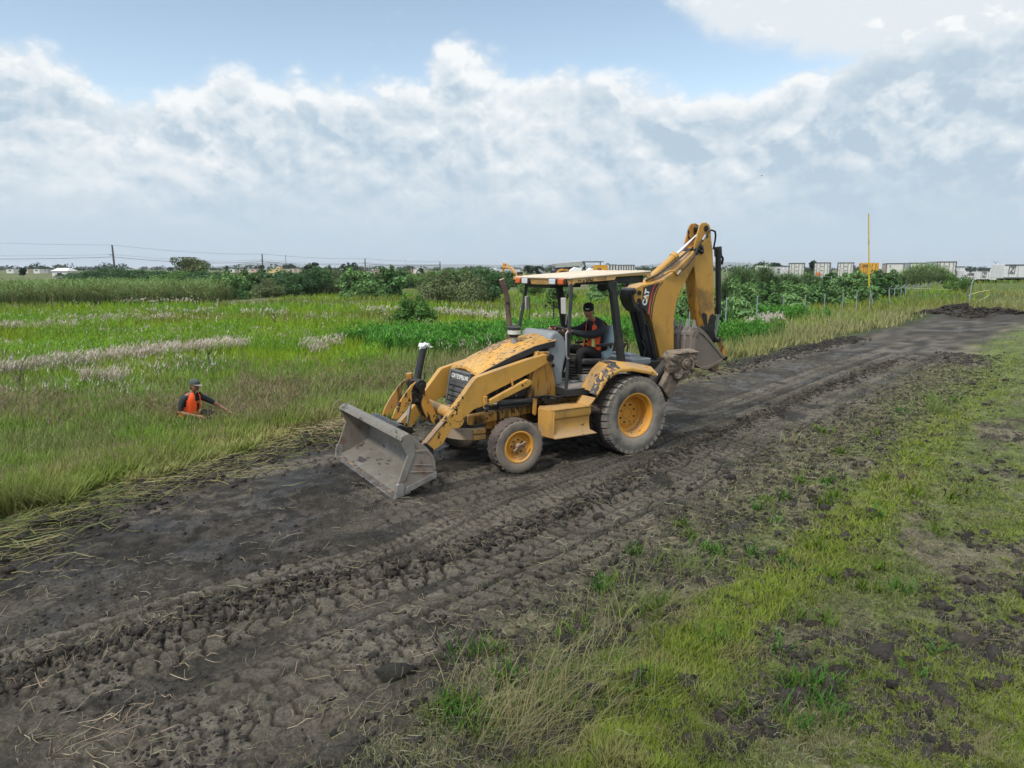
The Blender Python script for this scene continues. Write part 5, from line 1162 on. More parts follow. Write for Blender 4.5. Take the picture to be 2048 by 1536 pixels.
def hose(pts, r, nm='hose', mat='rubber'): mb = MB(); mb.tube(pts, r, 8); mb.build(nm, M[mat], bh)
hose([(-2.18,.17,3.36),(-2.235,.19,3.45),(-2.29,.20,3.525),(-2.37,.20,3.545),(-2.47,.19,3.525),(-2.545,.14,3.46),(-2.58,.10,3.37),(-2.60,.05,3.22)], .017)
mb = MB(); mb.tube([(-2.19,.175,3.37),(-2.24,.19,3.455)], .024, 10); mb.tube([(-1.60,.175,2.765),(-1.68,.18,2.84)], .022, 10); mb.build('hose_fitting', M['greymetal'], bh)
hose([(-1.30,.17,2.78),(-1.40,.19,2.83),(-1.52,.19,2.835),(-1.60,.18,2.77)], .016, 'steel_line', 'yellow_boom')
hose([(-1.66,.18,2.82),(-1.82,.18,2.925),(-1.98,.18,3.08),(-2.10,.17,3.26),(-2.18,.17,3.36)], .017)
hose([(-1.0,.06,2.68),(-1.3,.08,2.80),(-1.6,.09,2.98),(-1.9,.09,3.16),(-2.15,.08,3.3)], .018)
mb = MB(); mb.ball((-2.17,.15,3.25), .05, 2); mb.ball((-2.20,.15,3.17), .045, 2); mb.ball((-2.12,.15,3.20), .04, 2); mb.cyl((-2.13,.14,3.28), (-2.24,.15,3.20), .022, 8); mb.build('valve_block', M['black_grease'], bh)
db = empty('digging_bucket'); db.parent = bh
mb = MB(); mb.prism([(-1.965,1.86),(-1.93,1.855),(-1.872,1.775),(-1.885,1.43),(-1.872,1.30),(-1.90,1.205),(-2.06,1.13),(-2.225,1.098),(-2.60,1.222),(-2.62,1.26),(-2.23,1.13),(-2.07,1.165),(-1.93,1.235),(-1.905,1.31),(-1.915,1.43),(-1.905,1.775),(-1.95,1.835)], -.36, .36); mb.build('floor_shell', M['digger'], db, bevel=.006)
bs = [(-1.90,1.80),(-1.885,1.86),(-1.956,1.872),(-2.127,1.755),(-2.304,1.59),(-2.63,1.31),(-2.60,1.222),(-2.223,1.10),(-2.05,1.135),(-1.90,1.21),(-1.874,1.293),(-1.888,1.43),(-1.88,1.60)]
for s in (1, -1):
    mb = MB(); mb.prism(bs, *sorted((s*.36, s*.385)))
    mb.prism([(-1.885,1.865),(-1.96,1.88),(-2.13,1.765),(-2.31,1.60),(-2.64,1.315),(-2.60,1.27),(-2.28,1.555),(-2.05,1.74),(-1.97,1.775),(-1.93,1.70),(-1.90,1.70)], *sorted((s*.384, s*.40)))
    mb.prism([(-2.61,1.29),(-2.60,1.222),(-2.223,1.10),(-2.05,1.13),(-2.06,1.16),(-2.22,1.16),(-2.56,1.26)], *sorted((s*.384, s*.395))); mb.build('side_plate', M['digger'], db, bevel=.005)
mb = MB()
for k in range(5):
    y = -.30+.15*k; mb.prism([(-1.865,1.78),(-1.862,1.40),(-1.88,1.40),(-1.88,1.78)], y-.028, y+.028)
mb.prism([(-1.858,1.775),(-1.862,1.715),(-1.89,1.715),(-1.885,1.775)], -.36, .36); mb.build('wear_strap', M['strap'], db, bevel=.004)
for k in range(5):
    y = -.31+.155*k; mb = MB()
    mb.hexa([(-1.90,y-.035,1.84),(-1.90,y+.035,1.84),(-1.96,y+.035,1.86),(-1.96,y-.035,1.86),(-1.905,y-.022,1.99),(-1.905,y+.022,1.99),(-1.925,y+.022,1.995),(-1.925,y-.022,1.995)])
    mb.box((-1.90,y,1.82), (.05,.06,.10)); mb.build('tooth', M['strap'], db, bevel=.005)
lk = empty('bucket_linkage'); lk.parent = bh
for s in (1, -1):
    mb = MB(); mb.prism([(-2.70,1.62),(-2.77,1.615),(-2.86,1.53),(-2.93,1.43),(-2.975,1.27),(-2.965,1.20),(-2.925,1.185),(-2.885,1.21),(-2.83,1.37),(-2.72,1.53)], *sorted((s*.12, s*.15))); mb.build('link_plate', M['yellow_greasy'], lk, bevel=.006)
mb = MB(); mb.cyl((-2.74,-.17,1.58), (-2.74,.17,1.58), .045, 16); mb.cyl((-2.925,-.18,1.23), (-2.925,.18,1.23), .045, 16); mb.prism([(-2.44,1.80),(-2.66,1.80),(-2.74,1.60),(-2.62,1.30),(-2.50,1.40),(-2.50,1.62)], -.09, .09); mb.prism([(-2.60,1.26),(-2.95,1.25),(-2.95,1.18),(-2.70,1.14)], -.10, .10); mb.build('pin', M['black_grease'], lk, bevel=.008)
mb = MB(); mb.prism([(-2.68,1.16),(-2.85,1.09),(-2.86,1.0),(-2.78,.97),(-2.66,1.02)], -.07, .07); mb.build('hook', M['rust'], lk, bevel=.012)
tx = bpy.data.textures.new('mud_lumps', 'CLOUDS'); tx.noise_scale = .09; tx.noise_depth = 3
for s in (1, -1):
    sb = empty('stabilizer'); sb.parent = bh
    mb = MB(); mb.prism([(-.60,1.01),(-.80,.775),(-1.03,1.08),(-.93,1.25),(-.79,1.27)], *sorted((s*.83, s*.93))); o = mb.build('leg', M['mudcake'], sb, bevel=.02)
    sd = o.modifiers.new('sub', 'SUBSURF'); sd.subdivision_type = 'SIMPLE'; sd.levels = sd.render_levels = 4
    dm = o.modifiers.new('lumps', 'DISPLACE'); dm.texture = tx; dm.strength = .03; dm.mid_level = .5
    mb = MB(); mb.prism([(-.735,1.483),(-.79,1.553),(-1.05,1.555),(-1.354,1.51),(-1.29,1.34),(-1.17,1.15),(-1.02,1.09),(-.876,1.13),(-.77,1.23)], *sorted((s*.79, s*1.0)))
    o = mb.build('pad_housing', M['mudcake'], sb, bevel=.02)
    sd = o.modifiers.new('sub', 'SUBSURF'); sd.subdivision_type = 'SIMPLE'; sd.levels = sd.render_levels = 4
    dm = o.modifiers.new('lumps', 'DISPLACE'); dm.texture = tx; dm.strength = .085; dm.mid_level = .5
    mb = MB()
    mb.hexa([(-.84,s*.97,1.51),(-1.38,s*.97,1.53),(-1.34,s*1.02,1.535),(-.84,s*1.03,1.535),(-.83,s*.78,1.53),(-1.40,s*.78,1.55),(-1.36,s*.78,1.575),(-.83,s*.78,1.57)])
    mb.cyl((-.79,s*.94,1.47), (-.79,s*1.03,1.47), .05, 16); mb.cyl((-1.06,s*.95,1.35), (-1.06,s*1.02,1.35), .085, 18); mb.cyl((-1.06,s*.98,1.35), (-1.06,s*1.045,1.35), .045, 14)
    mb.tube([(-1.15,s*1.0,1.45),(-1.22,s*1.01,1.38),(-1.22,s*1.01,1.25),(-1.13,s*1.0,1.15)], .022, 8); mb.build('foot_pad', M['mudcake'], sb, bevel=.01)
    mb = MB(); mb.tube([(-.66,s*.66,1.02),(-.74,s*.70,1.18),(-.84,s*.76,1.34),(-.90,s*.80,1.46)], [.09,.085,.08,.06], 16); mb.build('boot', M['rubber'], sb)
    mb = MB(); mb.box((-1.06,s*.72,.98), (.10,.10,.30), (0,-.5,0)); mb.build('lower_link', M['yellow_greasy'], sb, bevel=.01)

# ================================================================ people
def skel(name, pts, edges, mat, parent, sub=2, root=0, post=None):
    """pts: (x,y,z,r) or (x,y,z,rx,ry); one continuous skin over the joints"""
    me = bpy.data.meshes.new(name); me.from_pydata([p[:3] for p in pts], edges, [])
    o = bpy.data.objects.new(name, me); COL.objects.link(o)
    o.modifiers.new('skin', 'SKIN').use_smooth_shade = True
    sv = me.skin_vertices[0].data
    for i, p in enumerate(pts):
        sv[i].radius = (p[3], p[4] if len(p) > 4 else p[3]); sv[i].use_root = (i == root)
    sb = o.modifiers.new('sub', 'SUBSURF'); sb.levels = sb.render_levels = sub
    dg = bpy.context.evaluated_depsgraph_get(); nm = bpy.data.meshes.new_from_object(o.evaluated_get(dg))
    bpy.data.objects.remove(o); nm.materials.clear(); nm.materials.append(mat)
    for p in nm.polygons: p.use_smooth = True
    if post: post(nm)
    return link(name, nm, parent)

def head_parts(parent, c, face, tilt, skin, cap, brim, brim_dir, hairmat, brim_len=.07):
    """head frame: origin at head centre, +X where the face looks"""
    h = Matrix.Translation(c) @ Matrix.Rotation(face, 4, 'Z') @ Matrix.Rotation(tilt, 4, 'Y')
    def put(o): o.matrix_local = h; return o
    prof = [(.001,.118),(.052,.108),(.074,.075),(.080,.03),(.078,-.02),(.070,-.06),(.054,-.095),(.032,-.115),(.001,-.120)]
    mb = MB(); rings = []
    for r, z in prof:
        ring = []
        for k in range(24):
            a = 2*math.pi*k/24; x, y = r*1.18*math.cos(a), r*.93*math.sin(a)
            if x > 0:                                             # face: brow, cheeks, chin
                if z < -.05: x *= .98
                x = x*.94 + (.006 if .02 < z < .05 else 0) - (.008 if -.0 < z < .025 and abs(y) > .015 else 0)
            else:
                if z < -.06: x *= .55
            ring.append((x, y, z))
        rings.append(ring)
    mb.rings(rings)
    mb.prism([(.078,.022),(.108,-.026),(.098,-.034),(.076,-.036)], -.014, .014)      # nose
    for s in (1, -1):
        mb.ball((-.008, s*.076, -.005), .026, 2, (.62, .28, 1.15))                    # ears
        mb.ball((.066, s*.036, -.028), .022, 2, (.6, 1, .8))
    mb.ball((.072, 0, -.098), .026, 2, (.9, 1.1, .7))
    hd = put(mb.build('head', skin, parent, bevel=0, ang=80))
    sm = hd.modifiers.new('sub', 'SUBSURF'); sm.levels = sm.render_levels = 1
    mb = MB()
    for s in (1, -1):
        mb.ball((.083, s*.031, .010), .0095, 2, (.7, 1.3, .75)); mb.tube([(.089, s*.016, .030), (.088, s*.036, .035), (.076, s*.054, .028)], .005, 6)
    e = mb.build('eyes', M['eye'], hd)
    mb = MB(); mb.tube([(.083, -.024, -.066), (.091, 0, -.063), (.083, .024, -.066)], .0065, 8); mb.build('mouth', M['lip'], hd)
    mb = MB(); rings = []
    for r, z in ((.082,-.062),(.085,-.03),(.084,.0),(.083,.035)):
        rings.append([(-.006+r*1.14*math.cos(a), r*.95*math.sin(a), z) for a in [math.radians(98+164*k/16) for k in range(17)]])
    mb.rings(rings, closed=False, caps=False); hr = mb.build('hair', hairmat, hd); so_ = hr.modifiers.new('solid', 'SOLIDIFY'); so_.thickness = .008
    # cap
    mb = MB(); rings = []
    for r, z in ((.087,.030),(.090,.045),(.090,.070),(.084,.100),(.066,.124),(.036,.138),(.001,.142)):
        rings.append([(r*1.16*math.cos(a), r*.97*math.sin(a), z + (.012*math.cos(a)*brim_dir if z < .05 else 0)) for a in [2*math.pi*k/28 for k in range(28)]])
    mb.rings(rings); cp = mb.build('cap', cap, hd, ang=70)
    mb = MB(); top = []; bot = []
    for k in range(13):
        a = math.radians(-62+124*k/12); ci, si = math.cos(a), math.sin(a)
        top.append([brim_dir*(.095*ci+.0), .086*si, .042]); bot.append([brim_dir*(.095*ci+brim_len*ci**.7), .090*si, .030-.012*ci+.02*abs(si)])
    rg = [[Vector(p) for p in top], [Vector(p) for p in bot]]
    mb.rings(rg, closed=False, caps=False); bo = mb.build('brim', brim, cp); so_ = bo.modifiers.new('solid', 'SOLIDIFY'); so_.thickness = .007
    return hd, cp

def hand(parent, c, d, palm, skin, curl=1.1, side=1, name='hand'):
    """five separate fingers rooted in the palm; d: forearm direction, palm: direction the palm faces"""
    d = Vector(d).normalized(); pn = Vector(palm); pn = (pn - d*pn.dot(d)).normalized(); lat = d.cross(pn)*side
    c = Vector(c); pts = []; edges = []
    def add(v, r): pts.append((*v, r)); return len(pts)-1
    w0 = add(c - d*.03, .026); w1 = add(c + d*.03, .030); edges.append((w0, w1)); w2 = add(c + d*.075, .030); edges.append((w1, w2))
    for k, (off, ln) in enumerate(((-.033,.062),(-.011,.078),(.011,.074),(.032,.058))):
        b = c + d*.085 + lat*off; p = w2; dirn = d.copy(); pos = b
        i = add(pos, .0105); edges.append((w2, i)); p = i
        for q in range(3):
            ca = curl*(q+.6)*.55; dirn = (d*math.cos(ca) + pn*math.sin(ca)).normalized(); pos = pos + dirn*ln*(.42-.06*q)
            i = add(pos, .0098-.0007*q); edges.append((p, i)); p = i
    b = c + d*.025 - lat*.036; t1 = add(b, .013); edges.append((w1, t1)); t2 = add(b + (d*.6 - lat*.5 + pn*.5)*.04, .0115); edges.append((t1, t2)); t3 = add(b + (d*.6-lat*.5+pn*.5)*.04 + (d*.8+pn*.6)*.028, .010); edges.append((t2, t3))
    return skel(name, pts, edges, skin, parent, 1, 0)

def vest(parent, rings, gap, neck, mat, trim, name='vest'):
    """rings: (centre, rx, ry) up the torso; open at the front and at the arm holes"""
    mb = MB(); n = 36; V = []
    for (cx, cy, cz, ax, rx, ry, fr) in rings:
        row = []
        for k in range(n):
            a = 2*math.pi*k/n
            row.append(mb.bm.verts.new((cx + rx*math.cos(a)*math.cos(ax) - ry*math.sin(a)*math.sin(ax), cy + rx*math.cos(a)*math.sin(ax) + ry*math.sin(a)*math.cos(ax), cz + fr*math.cos(a))))
        V.append(row)
    m = len(V)
    for i in range(m-1):
        t = i/(m-1)
        for k in range(n):
            a = (360*(k+.5)/n + 180) % 360 - 180
            if abs(a) < gap[0] + (gap[1]-gap[0])*t: continue                  # front opening
            if t >= neck and 90-15-16*t < abs(a) < 90+46: continue                 # arm holes
            f = mb.bm.faces.new((V[i][k], V[i][(k+1) % n], V[i+1][(k+1) % n], V[i+1][k]))
            f.material_index = 0
    for e in [e for e in mb.bm.edges if len(e.link_faces) == 1]: pass
    o = mb.build(name, [mat, trim], parent, ang=80); s_ = o.modifiers.new('solid', 'SOLIDIFY'); s_.thickness = .012; s_.offset = 1; s_.material_offset_rim = 1
    return o

# ---------------------------------------------------------------- driver, seated in the cab (machine axes)
dr = empty('person', (MX, MY, -0.02), MYAW)
tag(dr, 'driver in black cap, dark jacket and orange vest, seated at the wheel of the backhoe', 'person')
P_ = [(.04,.02,1.53,.15,.13),(.02,.02,1.70,.15,.13),(0,.02,1.86,.165,.115),(.03,.02,1.975,.13,.10),(.09,.025,2.05,.062),(.14,.03,2.12,.066),
      (.03,.20,1.955,.082),(.11,.27,1.87,.075),(.32,.26,1.83,.066),(.55,.20,1.87,.050),(.64,.175,1.90,.030),
      (.03,-.17,1.955,.082),(.16,-.25,1.87,.072),(.40,-.24,1.86,.062),(.61,-.16,1.915,.048),(.74,-.13,1.945,.030),
      (.08,.12,1.50,.105),(.32,.16,1.575,.085),(.46,.17,1.57,.068),(.465,.165,1.38,.060),(.47,.16,1.20,.045),
      (.08,-.10,1.50,.105),(.34,-.15,1.58,.085),(.50,-.16,1.57,.068),(.56,-.15,1.38,.060),(.60,-.14,1.20,.045)]
E_ = [(0,1),(1,2),(2,3),(3,4),(4,5),(3,6),(6,7),(7,8),(8,9),(9,10),(3,11),(11,12),(12,13),(13,14),(14,15),(0,16),(16,17),(17,18),(18,19),(19,20),(0,21),(21,22),(22,23),(23,24),(24,25)]
skel('body', [(*p[:3], *[r*.78 for r in p[3:]]) for p in P_], E_, M['skin'], dr)
jk = list(range(0, 4)) + list(range(6, 11)) + list(range(11, 16)); ix = {v: i for i, v in enumerate(jk)}
jp = [P_[i] for i in jk]; jp[ix[10]] = (.635,.176,1.90,.036); jp[ix[15]] = (.73,-.132,1.943,.036)
skel('jacket', [(*p[:3], *[r*1.04 for r in p[3:]]) for p in jp] + [(.085,.022,2.06,.088,.082)], [(ix[a], ix[b]) for a, b in E_ if a in ix and b in ix] + [(ix[3], len(jp))], M['jacket'], dr)
tk = [0] + list(range(16, 26)); ix = {v: i for i, v in enumerate(tk)}
skel('trousers', [(*P_[i][:3], *[r*1.07 for r in P_[i][3:]]) for i in tk], [(ix[a], ix[b]) for a, b in E_ if a in ix and b in ix], M['trousers'], dr)
for y, x in ((.16,.47), (-.14,.60)):
    mb = MB(); mb.rings([[(x-.06+px*.9, y+sy*wd, 1.105+hz_) for sy, hz_ in ((-1,.0),(-1,.05*hh),(-.6,.085*hh),(.6,.085*hh),(1,.05*hh),(1,.0))] for px, wd, hh in ((-.03,.034,1.0),(.0,.04,1.2),(.06,.042,1.1),(.12,.046,.8),(.18,.046,.62),(.225,.034,.45))]); sh = mb.build('shoe', M['shoe'], dr, bevel=.008, ang=60)
    mb = MB(); mb.prism([(x-.095,y-.036),(x+.05,y-.045),(x+.12,y-.047),(x+.150,y-.03),(x+.158,y),(x+.150,y+.03),(x+.12,y+.047),(x+.05,y+.045),(x-.095,y+.036)], 1.092, 1.112, 'Z'); mb.build('sole', M['sole'], sh, bevel=.004)
hd, cp = head_parts(dr, (.190,.035,2.195), R(42), R(10), M['skin'], M['cap_black'], M['cap_black'], -1, M['hair'])
mb = MB(); mb.tube([(.100, -.030, .058), (.1065, 0, .060), (.100, .030, .058)], .006, 6); mb.build('cap_emblem', M['white'], cp)
hand(dr, (.655,.17,1.905), (.9,-.3,.25), (.1,-.1,-1), M['skin'], 1.3, 1)
hand(dr, (.755,-.125,1.95), (.9,.3,.05), (-.1,.1,-1), M['skin'], 1.5, -1)
vr = [(.05,.02,1.575,0,.185,.205,-.02),(.04,.02,1.65,0,.18,.20,-.015),(.025,.02,1.73,0,.175,.198,-.01),(.01,.02,1.82,0,.165,.20,0),(.0,.02,1.90,0,.155,.205,.0),(.01,.02,1.965,0,.145,.195,.0),(.02,.02,2.01,0,.125,.15,.0),(.03,.02,2.04,0,.105,.095,.0)]
vo = vest(dr, vr, (10, 34), .0, M['vest'], M['vest_trim'])
mb = MB()
mb.hexa([(.17,.165,1.755),(.205,.145,1.755),(.215,.155,1.63),(.175,.178,1.63),(.18,.19,1.755),(.215,.165,1.755),(.225,.175,1.63),(.185,.20,1.63)]); mb.build('reflective_strip', M['vest_strip'], vo)

# ================================================================ vegetation
def rot2(a): return np.cos(a), np.sin(a)
def blades(P, h, w_, az, lean, bend, cb, ct, seg=2):
    """grass blades: base P, height h, width w, leaning along az; colours at base and tip"""
    n = len(P); ca, sa = np.cos(az), np.sin(az); fa = az+np.pi/2+rng.uniform(-.9, .9, n); wx, wy = np.cos(fa)*w_*.5, np.sin(fa)*w_*.5
    def at(k, f):
        d = h*(lean*k+bend*k*k); z = h*k*np.sqrt(np.clip(1-.35*(lean+bend*k)**2*np.minimum(k, 1), .15, 1)) - np.maximum(0, bend-.9)*h*k*k*.5
        c = np.stack([P[:, 0]+ca*d, P[:, 1]+sa*d, P[:, 2]+z], 1); o = np.stack([wx*f, wy*f, np.zeros(n)], 1)
        return c-o, c+o
    if seg == 1:
        a, b = at(0, 1); t, _ = at(1, 0); V = np.stack([a, b, t], 1).reshape(-1, 3); i = np.arange(n)*3
        return V, np.stack([i, i+1, i+2], 1), np.stack([cb, cb, ct], 1).reshape(-1, 3)
    a, b = at(0, .8); c, d = at(.5, 1); t, _ = at(1, 0); V = np.stack([a, b, c, d, t], 1).reshape(-1, 3); i = np.arange(n)*5
    F = np.concatenate([np.stack([i, i+1, i+3], 1), np.stack([i, i+3, i+2], 1), np.stack([i+2, i+3, i+4], 1)])
    m_ = (cb+ct)/2
    return V, F, np.stack([cb, cb, m_, m_, ct], 1).reshape(-1, 3)
def merge(L):
    off = 0; V, F, C = [], [], []
    for v, f, c in L: V.append(v); F.append(f+off); C.append(c); off += len(v)
    return np.concatenate(V), np.concatenate(F), np.concatenate(C)
def jit(c, n, a=.25, hue=.12):
    c = np.asarray(c, float); k = rng.uniform(1-a, 1+a, (n, 1)); return np.clip(np.broadcast_to(c, (n, 3))*k*rng.uniform(1-hue, 1+hue, (n, 3)), 0, 1)
FPX, HOR = 1406.7, 537.0
def spread(n, u0, u1, v0, v1, z=0.0, pw=1.0):
    """points strewn evenly over what one sees of the ground between two depths"""
    u = rng.uniform(u0, u1, n); v = v0+(v1-v0)*rng.uniform(0, 1, n)**pw
    y = FPX*(CAM_H-z)/(v-HOR); return (u-1024)/FPX*y*1.0, y
def lay(x, y): return np.stack([x, y, H(x, y)], 1)
M['grass'] = leafy('grass_blades'); M['leaf'] = leafy('leaves', trans=.2); M['straw'] = leafy('dry_straw', trans=.1)
def stuff(name, L, mat, label, cat):
    V, F, C = merge(L); o = np_mesh(name, V, F, [mat], C); tag(o, label, cat, kind='stuff'); return o

# plume patches (world x0,y0,x1,y1,radius)
PLUME = [(-13.4,20.8,-10.3,25.6,0.59),(-26,34,-21.5,34,0.5),(-24.8,38.6,-19.6,40.3,0.34),(-7.6,25.6,-6.7,26.4,0.34),(-6.9,24.2,-6.6,24.2,0.28),(-9.6,47,-8,47.6,0.5),(-5.0,47,-0.7,41.5,0.5),(-17,45,-14.5,45,0.37),(-33,60,-27,60,0.56),(-26,47,-20,47,0.28),(-14.6,19.4,-13.6,19.8,0.37),(-10.9,17.6,-10.1,17.7,0.22),(11.5,33.5,13.6,36.4,0.5),(-12,41,-10.8,41,0.25),(-22,25,-18,25.5,0.22),(1.5,41.5,4,41,0.43)]
def plume_mask(x, y):
    m = np.zeros_like(x)
    for x0, y0, x1, y1, r in PLUME:
        dx, dy = x1-x0, y1-y0; L2 = max(dx*dx+dy*dy, 1e-6); k = np.clip(((x-x0)*dx+(y-y0)*dy)/L2, 0, 1)
        d = np.hypot(x-x0-k*dx, y-y0-k*dy)/r + (fbm(x*1.2, y*1.2, 201, 3)-.5)*.9
        m = np.maximum(m, 1-sstep(d, .45, 1.30))
    return m
# weedy ground: tall soft weeds with rich green
def weed_mask(x, y):
    a = np.exp(-(((x+3.2)/4.2)**2+((y-29)/4.0)**2)**2); b = np.exp(-(((x-5)/7.0)**2+((y-32)/4.5)**2)**2)
    c = np.exp(-(((x-13)/5)**2+((y-40)/3)**2)**2)
    return np.clip(a+b+c, 0, 1)*sstep(fbm(x*.5, y*.5, 207, 3), .28, .45)

L_g, L_w, L_p, L_s = [], [], [], []
N = 390000
q_ = [spread(N-60000, -120, 2150, 581, 1075, -.25, 1.0), spread(60000, -620, -100, 581, 1150, -.25, 1.0)]
x, y = np.concatenate([a[0] for a in q_]), np.concatenate([a[1] for a in q_])
s, t = to_st(x, y); tl, tr = track_edges(s); d = t-tl
keep = (d > .30+1.5*(fbm(x*1.1, y*1.1, 211, 4)-.42)+.35*rng.random(N)**2) & ((y < 62) | (x > -22)) & (y < 100)
x, y, d = x[keep], y[keep], d[keep]; n = len(x)
pm, wm = plume_mask(x, y), weed_mask(x, y)
nA, nB, nC = fbm(x*.35, y*.35, 221, 4), fbm(x*1.1, y*1.1, 223, 4), fbm(x*.13, y*.2, 227, 3)
lime = np.array([.185,.275,.026]); green = np.array([.130,.215,.042]); dull = np.array([.150,.180,.066]); brown = np.array([.19,.155,.095]); straw = np.array([.26,.235,.10]); rich = np.array([.075,.205,.036])
def lerp3(a, b, k): return a*(1-k[:, None]) + b*k[:, None]
c = np.broadcast_to(dull, (n, 3))
c = lerp3(c, green, sstep(nB, .38, .60))
farz = sstep(y, 16.5, 21)*(1-sstep(x, -6.0, -1.5)*(1-sstep(y, 26, 40)))            # the bright meadow beyond
c = lerp3(c, lime*(.8+.4*nA[:, None]), farz*sstep(nC+.35*nA, .30, .55))
c = lerp3(c, rich, np.clip(sstep(nA, .52, .66)*farz*.8, 0, 1)); c = lerp3(c, rich, wm*.85)
edge = 1-sstep(d, .6, 4.0); c = lerp3(c, np.array([.150,.190,.044]), edge*sstep(nB, .30, .5)*.85); c = lerp3(c, straw, edge*sstep(1-nB, .5, .7)*.7)
bz = (1-farz)*sstep(nA*.6+nB*.4, .46, .60); c = lerp3(c, brown, bz*.55)
rgt = sstep(x, 5, 14)*(1-sstep(d, 3.0, 9)); c = lerp3(c, np.array([.235,.215,.125]), rgt*.75*sstep(nB, .25, .5))
drym = sstep(fbm(x*.10, y*.16, 231, 3), .50, .62)*sstep(y, 22, 40); c = lerp3(c, np.array([.17,.155,.06]), drym*.6)
h = .34 + .22*nB + .18*farz*nA + .10*wm - .24*(1-sstep(d, .2, 2.0)); h = h*rng.uniform(.65, 1.2, n)*np.where(pm > .3, 1.1, 1)
wd = np.clip(.0016*y, .010, .09)*rng.uniform(.7, 1.4, n)
P = lay(x, y); az = np.where(d < 1.6, np.arctan2(TS[1], TS[0]) + np.pi*(rng.random(n) < .5), rng.uniform(0, 6.283, n)) + rng.normal(0, .6, n)
lean = np.abs(rng.normal(.12, .15, n)) + .35*(1-sstep(d, .2, 1.2)); bend = np.abs(rng.normal(.22, .2, n))
c = c*1.24
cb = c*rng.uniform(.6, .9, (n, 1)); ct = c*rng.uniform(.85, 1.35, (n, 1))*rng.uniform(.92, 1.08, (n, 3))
nr = y < 19
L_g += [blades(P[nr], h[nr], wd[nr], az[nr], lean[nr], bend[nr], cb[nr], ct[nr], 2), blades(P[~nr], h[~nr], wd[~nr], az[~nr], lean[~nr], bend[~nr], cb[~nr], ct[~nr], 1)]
# purple-brown seed heads floating above the near grass
k = (rng.random(n) < .09*sstep(nA, .42, .60)+.012) & (d > .9) & (y < 21) & (pm < .2); m_ = k.sum()
ph = h[k]*1.15+.10; Ps = P[k].copy(); cs_ = jit((.200,.150,.115), m_, .25)
L_g.append(blades(Ps, ph, np.clip(.0011*y[k], .006, .03), rng.uniform(0, 6.283, m_), np.abs(rng.normal(.1, .1, m_)), np.abs(rng.normal(.2, .2, m_)), cs_*.8, cs_, 1))
for q in range(3):
    Pt = Ps + np.stack([rng.normal(0, .03, m_), rng.normal(0, .03, m_), ph*rng.uniform(.55, .95, m_)], 1)
    L_g.append(blades(Pt, rng.uniform(.05, .12, m_), np.clip(.0011*y[k], .006, .03), rng.uniform(0, 6.283, m_), rng.uniform(.3, 1.2, m_), rng.uniform(0, .5, m_), cs_, cs_*1.1, 1))
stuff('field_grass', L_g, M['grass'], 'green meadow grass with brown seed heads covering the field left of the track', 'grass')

# plume grass: pale feathery heads
x, y = spread(200000, -120, 1700, 598, 810, .15); pm = plume_mask(x, y); k = pm > rng.uniform(.1, 1.1, len(x)); x, y = x[k], y[k]
if len(x) > 15000: x, y = x[:15000], y[:15000]
n = len(x); P = lay(x, y); h = rng.uniform(.36, .72, n); az = rng.normal(.3, .7, n)
L_p.append(blades(P, h, np.clip(.0012*y, .01, .05), az, np.full(n, .12), np.full(n, .15), jit((.12,.11,.04), n), jit((.20,.16,.08), n), 1))
for q in range(4):
    Pt = P + np.stack([np.cos(az)*h*.12+rng.normal(0, .05, n), np.sin(az)*h*.12+rng.normal(0, .05, n), h*rng.uniform(.72, 1.0, n)], 1)
    cc = jit((.52,.45,.43), n, .25, .05)
    L_p.append(blades(Pt, rng.uniform(.07, .15, n), np.clip(.0014*y, .02, .07), az+rng.normal(0, .6, n), rng.uniform(.1, .6, n), rng.uniform(0, .4, n), cc*.9, cc, 1))
# scattered single plumes
x, y = spread(2600, -120, 1100, 600, 800, .1); s, t = to_st(x, y); k = (t-track_edges(s)[0] > 4) & (fbm(x*.3, y*.3, 233, 3) > .46); x, y = x[k], y[k]; n = len(x); P = lay(x, y)
for q in range(3):
    cc = jit((.44,.39,.36), n, .25, .05); Pt = P + np.stack([rng.normal(0, .05, n), rng.normal(0, .05, n), rng.uniform(.45, .75, n)], 1)
    L_p.append(blades(Pt, rng.uniform(.06, .15, n), np.clip(.0012*y, .012, .06), rng.uniform(0, 6.28, n), rng.uniform(.1, .5, n), rng.uniform(0, .4, n), cc, cc, 1))
stuff('plume_grass', L_p, M['grass'], 'pale pinkish white plume grass standing in drifts across the green field', 'plume grass')

# leafy weeds: upright stems ringed with small leaves
def weeds(x, y, hh, col, nl=22, lw=.045, sp=.10):
    n = len(x); P = lay(x, y); L = [blades(P, hh, np.full(n, .015), rng.uniform(0, 6.28, n), np.full(n, .04), np.full(n, .04), jit(np.array(col)*.6, n), jit(np.array(col)*.8, n), 1)]
    for q in range(nl):
        f = rng.uniform(.25, 1.02, n); a = rng.uniform(0, 6.283, n); r = sp*(1.15-f)*rng.uniform(.1, 1.6, n)
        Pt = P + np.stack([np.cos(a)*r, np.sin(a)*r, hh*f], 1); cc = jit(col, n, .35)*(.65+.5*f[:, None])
        L.append(blades(Pt, rng.uniform(.07, .15, n), np.full(n, lw)*rng.uniform(.7, 1.3, n), a, rng.uniform(.3, 1.0, n), rng.uniform(0, .4, n), cc, cc*1.15, 1))
    return L
x, y = spread(46000, 560, 1760, 610, 720, .1); wm = weed_mask(x, y); s, t = to_st(x, y); k = (wm > rng.uniform(.25, .9, len(x))) & (t-track_edges(s)[0] > 2.0); x, y = x[k][:8500], y[k][:8500]
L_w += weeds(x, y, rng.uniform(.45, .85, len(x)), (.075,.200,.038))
x, y = spread(9000, -120, 760, 606, 720, .1); k = (fbm(x*.35, y*.35, 221, 4) > .47) & (plume_mask(x, y) < .2); x, y = x[k][:4200], y[k][:4200]
